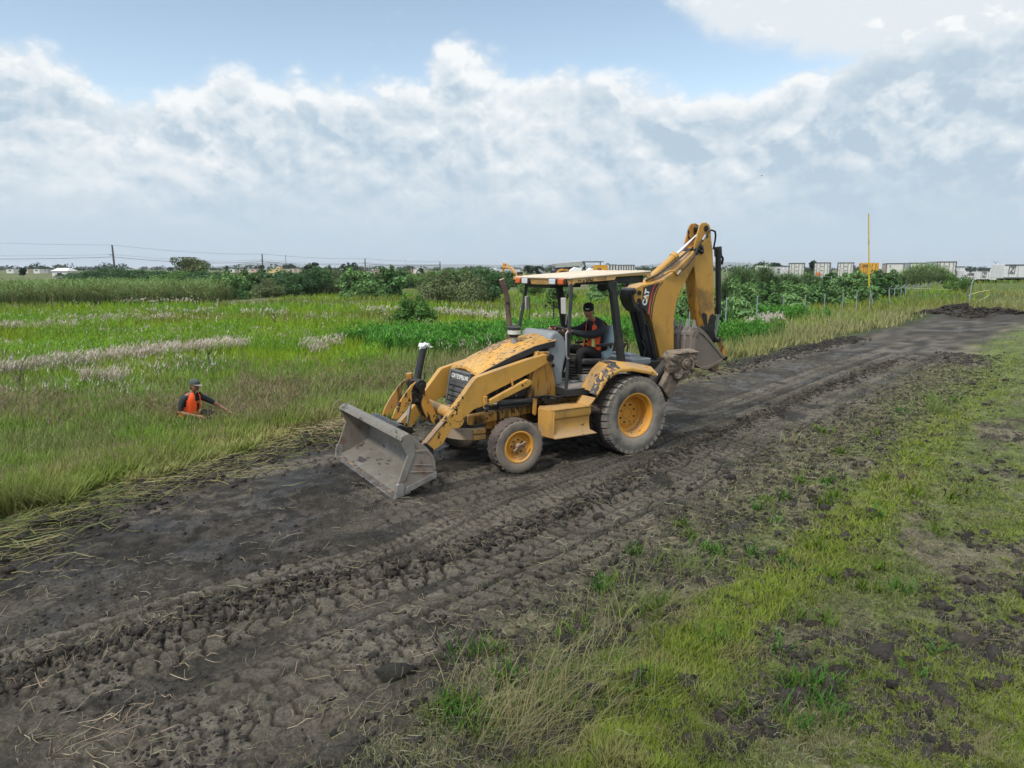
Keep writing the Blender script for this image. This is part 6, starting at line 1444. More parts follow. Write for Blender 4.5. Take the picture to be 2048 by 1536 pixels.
L_w += weeds(x, y, rng.uniform(.45, .75, len(x)), (.15,.26,.034), 18, .018, .05)
stuff('weeds', L_w, M['leaf'], 'soft bright green weeds growing thickly behind the backhoe', 'weeds')

# straw and torn grass: swept along the edge of the track, strewn on the mud
def litter(x, y, ln, wd, ang, col, rise=.04):
    n = len(x); z = H(x, y)+rng.uniform(.004, rise, n); P = np.stack([x, y, z], 1); ca, sa = np.cos(ang), np.sin(ang); bow = rng.normal(0, .11, n)*ln
    q = [P + np.stack([ca*ln*k - sa*bow*4*k*(1-k), sa*ln*k + ca*bow*4*k*(1-k), np.zeros(n)], 1) for k in (0, .35, .7, 1)]
    for i in range(1, 4): q[i][:, 2] = np.maximum(H(q[i][:, 0], q[i][:, 1])+.006, z + rng.normal(0, .02, n)*i*.6)
    o = np.stack([-sa*wd*.5, ca*wd*.5, wd*.35], 1); V = np.stack([q[0]-o, q[0]+o, q[1]-o, q[1]+o, q[2]-o, q[2]+o, q[3]], 1).reshape(-1, 3); i = np.arange(n)*7
    F = np.concatenate([np.stack(f, 1) for f in ((i,i+1,i+3),(i,i+3,i+2),(i+2,i+3,i+5),(i+2,i+5,i+4),(i+4,i+5,i+6))])
    return V, F, np.repeat(col, 7, 0)
tang = math.atan2(TS[1], TS[0])
n = 8500; s = rng.uniform(-3, 17, n); tl, tr = track_edges(s); tt = tl+rng.normal(.12, .42, n)*(1+.6*(fbm(s*.7, s*0, 245, 2)-.3)); x, y = to_xy(s, tt); k = (y > 3); x, y = x[k], y[k]; n = len(x)
mixc = np.where((fbm(x*.8, y*.8, 241, 3) > .5)[:, None], jit((.21,.20,.085), n, .35), jit((.13,.155,.05), n, .35))
mixc = np.where((rng.random(n) < .3)[:, None], jit((.13,.11,.075), n, .4), mixc)
L_s.append(litter(x, y, rng.uniform(.10, .48, n), rng.uniform(.003, .0065, n), tang+rng.normal(0, .65, n)+np.pi*(rng.random(n) < .5), mixc, .09))
n = 4200; x, y = spread(n, -100, 1500, 830, 1640, 0, .9); k = track_mask(x, y) > .6; x, y = x[k], y[k]
k = (fbm(x*1.1, y*1.1, 243, 4) > .47) | (rng.random(len(x)) < .16); x, y = x[k], y[k]; n = len(x)
L_s.append(litter(x, y, rng.uniform(.04, .30, n)*rng.uniform(.4, 1, n), rng.uniform(.002, .0042, n), rng.uniform(0, 6.28, n), jit((.21,.18,.13), n, .45), .02))
n = 1500; s = rng.uniform(-1, 22, n); tw = lt(WR, s)+rng.normal(0, .13, n); x, y = to_xy(s, tw); L_s.append(litter(x, y, rng.uniform(.04, .2, n), rng.uniform(.0025, .0045, n), rng.uniform(0, 6.28, n), jit((.15,.13,.09), n, .45), .06))
n = 16000; s = rng.uniform(-2, 22, n); tw = lt(RE, s)+rng.normal(-.35, .50, n); x, y = to_xy(s, tw); L_s.append(litter(x, y, rng.uniform(.03, .15, n), rng.uniform(.0018, .0036, n)*np.clip(y/6, .8, 2), rng.uniform(0, 6.28, n), np.where((rng.random(n) < .45)[:, None], jit((.22,.20,.13), n, .4), jit((.13,.145,.07), n, .4)), .07))
n = 52000; x, y = spread(n, 700, 2150, 690, 1640, 0, .8); s, t = to_st(x, y); k = (t < track_edges(s)[1]-.1); x, y = x[k], y[k]; n = len(x)
L_s.append(litter(x, y, rng.uniform(.02, .10, n), rng.uniform(.0016, .0032, n)*np.clip(y/6, .8, 2), rng.uniform(0, 6.28, n), np.where((rng.random(n) < .5)[:, None], jit((.19,.17,.115), n, .45), jit((.13,.14,.07), n, .4)), .03))
stuff('straw_litter', L_s, M['straw'], 'torn dry stems and straw lying on the mud and along the track edges', 'straw')

# short turf and long tufts on the near verge
L_v = []
N = 440000; k1, k2 = 300000, 90000; q_ = [spread(k1, 620, 2180, 655, 1650, 0, .85), spread(k2, 2150, 3000, 655, 1900, 0, .8), spread(N-k1-k2, 500, 3000, 1620, 2300, 0, 1.0)]
x, y = np.concatenate([a[0] for a in q_]), np.concatenate([a[1] for a in q_]); s, t = to_st(x, y); tl, tr = track_edges(s); d = tr-t
g = fbm(x*.9+3, y*.9, 121, 4, .6); g2 = fbm(x*3.1, y*3.1, 251, 4, .6)
g3 = fbm(x*6.5, y*6.5, 253, 3, .6)
gm = sstep(g*.45+g2*.35+g3*.20 + .045*sstep(d, 1.2, 2.0) + .24*np.exp(-((d-1.45-.12*np.sin(y*.9))/.36)**2) - .30*(1-sstep(d, -.1, .6)) - .04 + .28*sstep(y, 11, 24)*sstep(d, .3, 1.2), .42, .60)
k = (d > -.05) & (rng.random(N) < .10+.75*gm); x, y, d, gm, g2 = x[k], y[k], d[k], gm[k], g2[k]; n = len(x)
strip = np.exp(-((d-1.45-.12*np.sin(y*.9))/.40)**2)
c = np.broadcast_to(np.array([.125,.155,.055]), (n, 3)); c = lerp3(c, np.array([.200,.255,.044]), np.clip(sstep(d, 1.5, 3.2)*(.25+.6*sstep(g2, .35, .6))+strip*1.3, 0, 1)); c = lerp3(c, np.array([.235,.215,.10]), sstep(1-g2, .50, .66)*.7)
h = rng.uniform(.012, .045, n)*(1+.8*strip)*(.7+.7*gm); P = lay(x, y)
L_v.append(blades(P, h, np.clip(.0016*y, .004, .03)*rng.uniform(.8, 1.5, n), rng.uniform(0, 6.28, n), np.abs(rng.normal(.4, .3, n)), np.abs(rng.normal(.3, .3, n)), c*rng.uniform(.5, .8, (n, 1)), c*rng.uniform(.9, 1.4, (n, 1)), 1))
stuff('verge_turf', L_v, M['grass'], 'short patchy yellow green turf on the verge right of the track', 'turf')
L_t = []
tufts = []
for k in range(900):
    u, v = rnd.uniform(640, 1330), rnd.uniform(1080, 1620); y0 = FPX*CAM_H/(v-HOR); x0 = (u-1024)/FPX*y0; s0, t0 = to_st(x0, y0); d0 = lt(RE, s0)-t0
    p_ = math.exp(-((d0-.85)/.40)**2)
    if rnd.random() < p_*.17 and fbm(np.array([x0*1.6]), np.array([y0*1.6]), 261, 3)[0] > .40: tufts.append((x0, y0, rnd.uniform(.6, 1.15)))
for u, v, q in ((1600,900,.9),(1880,815,1.3),(1890,830,1.2),(1560,1040,.6),(1400,1180,.8),(1465,1330,1.0),(1180,1500,1.0),(960,1500,1.1),(1760,980,.5),(1330,1170,.7),(1620,1000,.5)): y0 = FPX*CAM_H/(v-HOR); tufts.append(((u-1024)/FPX*y0, y0, q))
for x0, y0, q in tufts:
    n = int(rnd.uniform(16, 42)*q); x = x0+rng.normal(0, .13*q, n); y = y0+rng.normal(0, .13*q, n); P = lay(x, y); dirn = rng.normal(.75, .35)
    base = np.array([.21,.20,.10]) if rnd.random() < .6 else np.array([.12,.165,.045]); c = jit(base, n, .3)
    L_t.append(blades(P, rng.uniform(.18, .42, n)*q, np.clip(.0009*y, .003, .015), dirn+rng.normal(0, .5, n), np.abs(rng.normal(.50, .25, n)), np.abs(rng.normal(.75, .3, n)), c*.6, c*1.15, 2))
# fresh green sprouts on the churned strip
for k in range(150):
    u, v = rnd.uniform(700, 1950), rnd.uniform(780, 1560); y0 = FPX*CAM_H/(v-HOR); x0 = (u-1024)/FPX*y0; s0, t0 = to_st(x0, y0); d0 = lt(RE, s0)-t0
    if not -.1 < d0 < 3.2: continue
    n = rnd.randint(14, 34); x = x0+rng.normal(0, .05, n); y = y0+rng.normal(0, .05, n); c = jit((.06,.135,.03) if rnd.random() < .6 else (.095,.15,.025), n, .3)
    L_t.append(blades(lay(x, y), rng.uniform(.05, .17, n), np.clip(.0026*y, .010, .04), rng.uniform(0, 6.28, n), np.abs(rng.normal(.4, .25, n)), np.abs(rng.normal(.3, .2, n)), c*.7, c, 2))
stuff('long_grass', L_t, M['grass'], 'long bent straw coloured and green grass tufts on the near verge', 'grass')

# clods of turned soil
def clods(x, y, r, col, sq=.7):
    n = len(x); bm = bmesh.new(); bmesh.ops.create_icosphere(bm, subdivisions=1, radius=1); U = np.array([v.co[:] for v in bm.verts]); Fk = np.array([[v.index for v in f.verts] for f in bm.faces]); bm.free()
    k = len(U); z = H(x, y); a = rng.uniform(0, 6.28, n); sc_ = r[:, None]*rng.uniform(.6, 1.3, (n, 3))*np.array([1, 1, sq]); J = rng.uniform(.45, 1.3, (n, k)); r = np.minimum(r, .034 if r.mean() < .03 else .09)*.9
    Q = U[None]*J[:, :, None]*sc_[:, None, :]; c_, s_ = np.cos(a)[:, None], np.sin(a)[:, None]
    V = np.stack([x[:, None]+Q[:, :, 0]*c_-Q[:, :, 1]*s_, y[:, None]+Q[:, :, 0]*s_+Q[:, :, 1]*c_, z[:, None]+Q[:, :, 2]+r[:, None]*.15], -1).reshape(-1, 3)
    F = (np.arange(n)[:, None, None]*k+Fk[None]).reshape(-1, 3); return V, F, np.repeat(col, k, 0)
L_c = []
def dark(n): return jit((.042,.036,.031), n, .4, .06)
n = 5200; s = rng.uniform(-3, 22, n); x, y = to_xy(s, lt(WR, s)+rng.normal(0, .12, n)); L_c.append(clods(x, y, rng.gamma(2.0, .0085, n)+.004, dark(n)))
n = 5200; s = rng.uniform(-3, 30, n); x, y = to_xy(s, lt(LE, s)-.15+rng.normal(0, .30, n)); L_c.append(clods(x, y, rng.gamma(1.8, .013, n)+.006, dark(n)))
n = 7200; s = rng.uniform(-2, 26, n); x, y = to_xy(s, lt(RE, s)-.45+rng.normal(0, .50, n)); L_c.append(clods(x, y, rng.gamma(1.8, .012, n)+.005, dark(n)))
x, y = spread(17000, 900, 2150, 660, 1620, 0, .9); s, t = to_st(x, y); g = fbm(x*1.6+3, y*1.6, 171, 4, .6); k = (lt(RE, s)-t > .2) & (g < .47); x, y = x[k], y[k]; n = len(x); L_c.append(clods(x, y, rng.gamma(1.6, .012, n)+.005, dark(n)))
x, y = spread(9000, -100, 1500, 800, 1640, 0, .9); k = (track_mask(x, y) > .6) & (fbm(x*1.6, y*1.6, 111, 5, .55) > .5); x, y = x[k], y[k]; n = len(x); L_c.append(clods(x, y, rng.gamma(1.6, .0055, n)+.003, dark(n)))
n = 2600; a = rng.uniform(0, 6.28, n); q = np.sqrt(rng.random(n)); x = 26.8+q*np.cos(a)*3.2; y = 41.2+q*np.sin(a)*1.5; L_c.append(clods(x, y, rng.gamma(2, .022, n)+.015, jit((.035,.029,.024), n, .4)))
# spoil rolled up ahead of and beside the loader bucket
n = 900; x = -3.35+rng.normal(0, .28, n); y = 12.1+rng.normal(0, .42, n); L_c.append(clods(x, y, rng.gamma(2, .022, n)+.01, dark(n)))
o = stuff('soil_clods', L_c, M['soil'], 'dark clods of turned soil along the track and verge', 'soil')
xs, ys = -3.35+rng.normal(0, .30, 700), 12.1+rng.normal(0, .42, 700)
stuff('root_tangle', [litter(xs, ys, rng.uniform(.12, .5, 700), rng.uniform(.005, .010, 700), rng.uniform(0, 6.28, 700), jit((.20,.17,.10), 700, .4), .20), litter(-.6+rng.normal(0, .35, 350), 13.6+rng.normal(0, .3, 350), rng.uniform(.1, .5, 350), rng.uniform(.005, .010, 350), rng.uniform(0, 6.28, 350), jit((.20,.18,.10), 350, .4), .20)], M['straw'], 'tangled roots and straw scraped up beside the loader bucket', 'roots')

# ================================================================ bushes, reeds and trees
def leaf_cloud(n, lobes, size, col, up=.35, seed=1, dark=.55):
    """many small leaves spread through the lobes of a crown"""
    g = np.random.default_rng(seed); L = np.array(lobes, float); wt = (L[:, 3]*L[:, 4]*L[:, 5])**.66; k = g.choice(len(L), n, p=wt/wt.sum()); l = L[k]
    d = g.normal(size=(n, 3)); d /= np.linalg.norm(d, axis=1)[:, None]; r = g.uniform(.35, 1.05, n)**.45
    P = l[:, :3] + d*l[:, 3:6]*r[:, None]; keep = P[:, 2] > .02; P, d, k = P[keep], d[keep], k[keep]; n = len(P)
    nrm = d*.7 + g.normal(0, .55, (n, 3)) + np.array([0, 0, up]); nrm /= np.linalg.norm(nrm, axis=1)[:, None]
    a = np.cross(nrm, g.normal(size=(n, 3))); a /= np.linalg.norm(a, axis=1)[:, None]; b = np.cross(nrm, a); s = size*g.uniform(.6, 1.4, n)[:, None]
    V = np.stack([P-a*s*.9, P+b*s*.42, P+a*s*.9-nrm*s*.25, P-b*s*.42], 1).reshape(-1, 3); i = np.arange(n)*4; F = np.concatenate([np.stack([i, i+1, i+2], 1), np.stack([i, i+2, i+3], 1)])
    tone = g.uniform(.75, 1.3, len(L))[k][:, None]*g.uniform(dark, 1.35, (n, 1))*g.uniform(.9, 1.1, (n, 3)); c = np.clip(np.array(col)[None]*tone, 0, 1)
    return V, F, np.repeat(c, 4, 0)
def lobes_for(seed, w, h, n=14, flat=.8):
    g = random.Random(seed); L = []
    for k in range(n):
        a = g.uniform(0, 6.28); q = g.uniform(.05, .72)**.7; z = g.uniform(.12, .80); rr = (.30+.18*g.random())*(1.15-z*.55)
        L.append((math.cos(a)*q*w/2*(1.15-z*.6), math.sin(a)*q*w/2*flat, z*h, rr*w/2*1.05, rr*w/2*.95, rr*h*.62))
    for k in range(9): a = g.uniform(0, 6.28); q = g.uniform(.3, 1.0); z = g.uniform(.35, 1.02); rr = g.uniform(.07, .15); L.append((math.cos(a)*q*w/2*(1.25-z*.7), math.sin(a)*q*w/2*flat, z*h, rr*w/2*1.1, rr*w/2, rr*h*.9))
    return L
def bush_proto(name, seed, w, h, n, size, col, flat=.8, dead=0):
    root = empty(name); V, F, C = leaf_cloud(n, lobes_for(seed, w, h, flat=flat), size, col, seed=seed); np_mesh('crown', V, F, [M['leaf']], C, root)
    g = random.Random(seed); mb = MB()
    for k in range(7+dead): a = g.uniform(0, 6.28); e = Vector((math.cos(a)*w*.33, math.sin(a)*w*.28, h*g.uniform(.55, .9 if k < 7 else 1.12))); mb.tube([(math.cos(a)*.08, math.sin(a)*.08, -.1), e*.5+Vector((0, 0, .1*h)), e], [.035, .022, .006], 5)
    mb.build('stem', M['twig'], root); return root
M['twig'] = plain('twig', (.12, .105, .09), .9, var=.2); M['twig_dark'] = plain('twig_dark', (.035, .03, .025), .9)
GREEN = (.115, .20, .064); DEEP = (.075, .140, .064); OLIVE = (.145, .18, .088); CASTOR = (.15, .26, .10)
P_b = {'round': bush_proto('bush', 3, 3.4, 2.4, 5200, .085, GREEN), 'dense': bush_proto('bush', 5, 4.0, 2.7, 5200, .11, DEEP), 'olive': bush_proto('bush', 8, 4.0, 2.4, 4600, .095, OLIVE, dead=8),
       'castor': bush_proto('castor_bush', 11, 4.2, 2.6, 3300, .17, CASTOR), 'castor2': bush_proto('castor_bush', 14, 3.6, 2.4, 2700, .17, (.105, .20, .075)), 'bright': bush_proto('bush', 17, 2.6, 1.9, 6000, .085, (.085, .175, .048))}
used_p = set()
def place_bush(kind, u, vb, wpx, hpx, lab, grp, cat='bush', z=-.25):
    D = FPX*(CAM_H-z)/(vb-HOR); x = (u-1024)/FPX*D; p0 = P_b[kind]; w_, h_ = wpx/FPX*D, hpx/FPX*D
    if kind in used_p: o = copy_tree(p0)
    else: o = p0; used_p.add(kind)
    pw, phh = {'round': (3.4, 2.4), 'dense': (4.0, 2.7), 'olive': (4.0, 2.4), 'castor': (4.2, 2.6), 'castor2': (3.6, 2.4), 'bright': (2.6, 1.9)}[kind]
    o.location = (x, D, float(H(np.array([x]), np.array([D]))[0])-.05); o.scale = (w_/pw, w_/pw, h_/phh); o.rotation_euler = (0, 0, rnd.uniform(0, 6.28)); tag(o, lab, cat, grp); return o
G1 = 'bushes of the hedge behind the meadow'; G2 = 'castor bushes behind the fence'
BL = [('castor',455,598,80,52,'broad leaved bush at the right end of the reed bed'),('castor2',508,592,74,48,'broad leaved hedge bush below the second utility pole'),('olive',545,594,70,40,'low olive bush with bare twigs in front of the hedge'),('dense',588,592,76,46,'dark hedge bush below the yellow house'),
 ('dense',632,590,72,58,'dark hedge bush under the leafy sapling tip'),('olive',676,588,80,52,'grey brown twiggy hedge bush left of the third pole'),('castor',722,598,92,58,'large leaved dark bush in the middle of the meadow edge'),('castor2',772,594,88,58,'rounded large leaved bush left of the reddish grass bank'),
 ('dense',560,572,110,32,'far hedge bush behind the yellow house row'),('olive',480,574,110,34,'far hedge bush beyond the reed bed end'),('dense',655,570,110,34,'far hedge bush behind the leafy sapling'),('olive',745,572,110,34,'far hedge bush behind the third pole'),
 ('olive',868,604,92,60,'twiggy olive bush right of the round meadow bush'),('olive',925,606,104,66,'widest twiggy olive bush left of the exhaust pipe'),('dense',978,602,84,60,'dark bush just left of the exhaust pipe'),('round',852,580,80,36,'round green bush behind the reddish bank'),('round',915,576,100,40,'green bush behind the widest twiggy one'),('dense',990,574,90,36,'dark bush left behind the canopy corner'),
 ('round',1065,590,70,40,'green bush seen through the cab, left'),('castor2',1120,600,64,34,'leafy bush seen through the cab between the posts'),('castor',1195,606,64,36,'leafy bush seen above the driver cap'),('castor2',1240,600,60,40,'leafy bush seen right of the driver'),('round',1290,590,90,44,'green bush behind the rear canopy post'),
 ('dense',165,560,80,16,'dark low hedge bush right of the white shed'),('dense',235,562,110,24,'dark hedge bush below the nearest utility pole'),('dense',305,562,100,24,'dark hedge bush left of the big round tree'),('round',375,564,110,24,'hedge bush below the big round tree'),('dense',425,566,90,26,'hedge bush right of the big round tree')]
for q in BL: place_bush(q[0], q[1], q[2], q[3]*1.12, q[4]*1.05, q[5], G1)
BR = [('castor',1362,650,80,72,'big castor bush behind the boom'),('castor2',1410,660,92,90,'big castor bush right behind the stick'),('castor',1482,642,96,82,'castor bush behind the second fence post'),('castor2',1535,632,84,62,'castor bush behind the third fence post'),('castor',1585,620,92,56,'castor bush behind the fourth and fifth posts'),('castor2',1640,612,80,46,'castor bush left of the pipe frame'),
 ('castor',1700,606,92,52,'castor bush behind the pipe frame'),('castor2',1762,600,84,48,'castor bush at the foot of the yellow pole'),('castor',1722,585,84,40,'far castor bush in front of the orange trailer'),('castor2',1655,584,80,36,'far castor bush in front of the placard trailer'),('round',1905,588,60,30,'rounded green bush right of the pale reed clump'),('round',1965,570,70,18,'low bush line in front of the lettered trailer'),('round',2030,572,80,20,'low bush in front of the largest trailer')]
for q in BR: place_bush(q[0], q[1], q[2], q[3]*1.1, q[4]*1.08, q[5], G2, z=0)
o = place_bush('bright', 832, 650, 92, 66, 'rounded bright green bush standing alone in the meadow', None)
# reeds
def reed_stems(x, y, hh, col, tip, wd, nl=5, z=None):
    n = len(x); P = np.stack([x, y, (H(x, y) if z is None else z)], 1); a = rng.uniform(0, 6.28, n); ln = np.abs(rng.normal(.08, .06, n)); L = [blades(P, hh, wd, a, ln, np.full(n, .06), jit(np.array(col)*.6, n, .2), jit(tip, n, .25), 1)]
    for q in range(nl):
        f = rng.uniform(.30, .95, n); Pt = P + np.stack([np.cos(a)*ln*hh*f, np.sin(a)*ln*hh*f, hh*f], 1); cc = jit(col, n, .35)
        L.append(blades(Pt, hh*rng.uniform(.18, .32, n), wd*.85, rng.uniform(0, 6.28, n), rng.uniform(.3, .9, n), rng.uniform(.3, 1.0, n), cc*.8, cc*1.15, 1))
    return L
n = 17000; x = rng.uniform(-66, -21, n); y = rng.uniform(56.5, 84, n); front = 56.5+(x+45)*.32*(x > -45)+ (fbm(x*.4, x*0, 301, 3)-.5)*3; k = (y > front) & (x < -.405*y + (fbm(y*.3, y*0, 303, 3)-.5)*4) & (y < 78); x, y = x[k], y[k]
front = front[k]; n = len(x); tipc = np.array([.19,.16,.085])
stuff('reed_bed', reed_stems(x, y, rng.uniform(1.45, 2.15, n), (.155,.235,.090), tipc*1.5, np.full(n, .075), 5), M['leaf'], 'broad bed of green reeds with brownish tops at the far left of the meadow', 'reeds')
def reed_clump(u, vb, wpx, hpx, lab, col, n=700, z=0, grp='clumps of tall cane'):
    D = FPX*(CAM_H-z)/(vb-HOR); x0 = (u-1024)/FPX*D; w_, h_ = wpx/FPX*D, hpx/FPX*D; a = rng.uniform(0, 6.28, n); q = np.sqrt(rng.random(n)); x = q*np.cos(a)*w_/2; y = q*np.sin(a)*w_*.3
    hh = h_*(1-.45*q**2)*rng.uniform(.7, 1.05, n); e = empty('reed_clump', (x0, D, float(H(np.array([x0]), np.array([D]))[0]))); tag(e, lab, 'reeds', grp)
    V, F, C = merge(reed_stems(x, y, hh, col, np.array(col)*1.3, np.full(n, max(.05, D*.0011)), 7, np.zeros(n))); np_mesh('leaves', V, F, [M['leaf']], C, e); return e
CANE = (.135,.205,.100)
reed_clump(803, 572, 62, 38, 'dark upright cane clump with the red brick house behind it', (0.083,0.158,0.068)); reed_clump(900, 578, 90, 44, 'wide cane clump behind the twiggy olive bush', (0.098,0.180,0.072)); reed_clump(962, 576, 90, 44, 'cane clump left of the raised excavator', (0.098,0.180,0.075))
reed_clump(1475, 612, 74, 80, 'tall grey green cane clump just right of the stick', CANE); reed_clump(1520, 600, 70, 72, 'tall cane clump between stick and white truck cab', CANE); reed_clump(1566, 588, 72, 44, 'cane clump in front of the leftmost trailer', CANE); reed_clump(1610, 584, 70, 40, 'cane clump in front of the barred trailer doors', CANE)
reed_clump(1842, 578, 106, 46, 'pale leaning clump of cane in front of the white trailers', (.21,.29,.145), 1100); reed_clump(240, 560, 150, 26, 'long dark cane clump under the nearest utility pole', (0.083,0.150,0.075), 900); reed_clump(330, 560, 90, 22, 'dark cane clump left of the round tree', (0.083,0.150,0.075), 600)
# trees
def tree(lab, u, vb, vt, wpx, D, col, seed, n=1500, size=None, trunk=.25, grp=None, sparse=False, cone=False, name='tree'):
    x0 = (u-1024)/FPX*D; top = at(u, vt, D).z; w_ = wpx/FPX*D; e = empty(name, (x0, D, 0)); tag(e, lab, 'tree', grp); g = random.Random(seed); size = size or max(.09, D*.0011); L = []
    if cone:
        for k in range(9): z = .12+.85*k/9; L.append((g.uniform(-.06,.06)*w_, g.uniform(-.06,.06)*w_, z*top, w_*.5*(1-z)+.08*w_, w_*.5*(1-z)+.08*w_, top*.10))
    else:
        for k in range(16 if not sparse else 22):
            a = g.uniform(0, 6.28); q = g.uniform(0, .75); z = g.uniform(trunk+.12, .88); rr = g.uniform(.22, .36) if not sparse else g.uniform(.07, .15)
            L.append((math.cos(a)*q*w_/2*(1 if not sparse else 1.2), math.sin(a)*q*w_/2, z*top, rr*w_, rr*w_*.9, rr*min(w_, top)*.75))
    V, F, C = leaf_cloud(n, L, size, col, seed=seed); V[:, 2] = np.minimum(V[:, 2], top*1.02); np_mesh('crown', V, F, [M['leaf']], C, e)
    mb = MB(); mb.tube([(0, 0, -.2), (.03*w_, 0, top*.35), (0, 0, top*.75)], [max(.05, .035*w_), max(.04, .028*w_), .02], 8)
    for l in L[:9]: mb.tube([(0, 0, top*.3), ((l[0])*.5, l[1]*.5, top*.3+(l[2]-top*.3)*.6), (l[0], l[1], l[2])], [max(.02, .015*w_), max(.015, .010*w_), .008], 5)
    mb.build('trunk', M['twig'] if not sparse else M['twig_dark'], e); return e
tree('big round olive green tree standing above the hedge', 393, 552, 515, 64, 190, (.125,.15,.07), 31, 5200, .30)
tree('small dark round tree in front of the white houses at far left', 57, 553, 534, 13, 190, (.030,.052,.036), 32, 900, .22)
tree('dark cypress above the white house right of the round tree', 461, 547, 530, 10, 420, (.035,.06,.045), 33, 700, .4, cone=True)
tree('bushy sapling with ragged top between hedge and far hill', 634, 580, 519, 38, 88, (.045,.070,.040), 34, 900, .14, sparse=True); tree('sparse airy sapling left of the third utility pole', 706, 580, 515, 42, 88, (.045,.068,.04), 35, 620, .15, sparse=True)
tree('small leafy tree beside the second utility pole', 531, 560, 527, 16, 170, (.045,.072,.04), 36, 400, .22, sparse=True); tree('small tree in front of the bright white house', 845, 560, 528, 20, 150, (.05,.075,.04), 37, 400, .2, sparse=True); tree('narrow fir like tree top between the two saplings', 664, 575, 526, 12, 110, (.05,.075,.045), 38, 500, .15, cone=True)
tree('small dark tree standing before the white covered loads', 1166, 556, 528, 14, 140, (.03,.05,.025), 39, 420, .2, sparse=True)
tree('slim leafy sapling seen through the cab windowless front', 1106, 640, 570, 46, 40, (.07,.12,.045), 40, 700, .07, sparse=True)
for u, vt, wpx, D, lab, sd in ((1512,520,30,150,'dark pine crown above the cane, left of the trailers',41),(1535,523,26,152,'second dark pine crown left of the trailers',42),(1548,526,22,155,'lower dark pine crown beside the leftmost trailer',43),(1618,520,20,158,'dark pine crown between the first two barred trailers',44),(1924,540,14,170,'dark tree top behind the lettered trailer',45),(1985,540,14,170,'dark tree top behind the emblem trailer',46)):
    tree(lab, u, 560, vt, wpx, D, (.026,.045,.028), sd, 900, .26, grp='dark pines behind the trailers', name='pine_tree')
for u, vt, wpx, D, lab, sd in ((1058,531,18,260,'bluish green tree behind the raised excavator',51),(1075,532,22,250,'olive tree between the two excavators',52),(1213,525,10,300,'dark tree top above the yellow container',53),(1105,530,22,330,'dark trees left of the ribbed shed roof',54),(960,531,26,420,'far flat topped tree left of the exhaust',55),(252,538,12,480,'far tree right of the first pole',56),(350,534,16,520,'far dark tree left of the round tree',57)):
    tree(lab, u, 556, vt, wpx, D, (.045,.065,.045), sd, 600, .4, grp='scattered far trees')
L_f = []
for k in range(420):
    D = rnd.uniform(480, 1500); u = rnd.uniform(-200, 2250); w_ = rnd.uniform(5, 13); h_ = rnd.uniform(3.5, 8) if u < 700 else rnd.uniform(3.5, 6); x0 = (u-1024)/FPX*D
    V, F, C = leaf_cloud(60, [(0,0,h_*.55,w_*.5,w_*.5,h_*.42),(w_*.3,0,h_*.4,w_*.35,w_*.3,h_*.35),(-w_*.3,0,h_*.42,w_*.33,w_*.3,h_*.35)], w_*.14, (.045,.065,.045), seed=1000+k); V = V+np.array([x0, D, 0]); L_f.append((V, F, C))
stuff('far_trees', L_f, M['leaf'], 'low dark band of far trees along the horizon around the town', 'trees')
# bare saplings and dead twigs in the meadow
def twig(lab, u, vb, hpx, seed, lean=.2, mat='twig_dark', z=-.3, n=5):
    D = FPX*(CAM_H-z)/(vb-HOR); x0 = (u-1024)/FPX*D; h_ = hpx/FPX*D; e = empty('bare_sapling', (x0, D, float(H(np.array([x0]), np.array([D]))[0]))); tag(e, lab, 'sapling', 'bare saplings in the meadow'); g = random.Random(seed)
    tr_ = [Vector((lean*h_*k*k*.6+g.uniform(-.03,.03)*h_, g.uniform(-.02,.02), h_*k)) for k in (0, .2, .4, .6, .8, 1.0)]
    mb = MB(); mb.tube(tr_, [.024, .021, .018, .014, .010, .005], 6); mb.build('trunk', M[mat], e)
    for k in range(n): a = tr_[g.randint(1, 4)]; d = Vector((g.uniform(-.35,.35)*h_, g.uniform(-.2,.2)*h_, g.uniform(.12,.35)*h_)); mb = MB(); mb.tube([a, a+d*.5+Vector((0,0,.03)), a+d], [.012, .008, .004], 5); mb.build('branch', M[mat], e)
twig('thin bare sapling with a forked top at the left edge of the meadow', 22, 790, 80, 61, .5, 'twig'); twig('dark crooked bare stem in the meadow above the crouching worker', 418, 765, 70, 62, -.2); twig('short dark bare stem close beside the crooked one', 428, 768, 32, 63, -.1, n=1)
twig('bare dark scrub stem in the meadow below the hedge', 548, 662, 34, 64, .3); twig('bare twiggy stem left of the lone round bush', 770, 652, 38, 65, -.3); twig('dark bare scrub right of the lone round bush', 944, 640, 24, 66, .2); twig('dark trunk standing below the hedge left of the large leaved bush', 683, 592, 40, 67, .0, n=2); twig('tall dead stalk above the hedge near the bright white house', 826, 590, 72, 68, -.35, 'twig', n=2); twig('second tall dead stalk above the hedge', 838, 588, 64, 69, .2, 'twig', n=2)

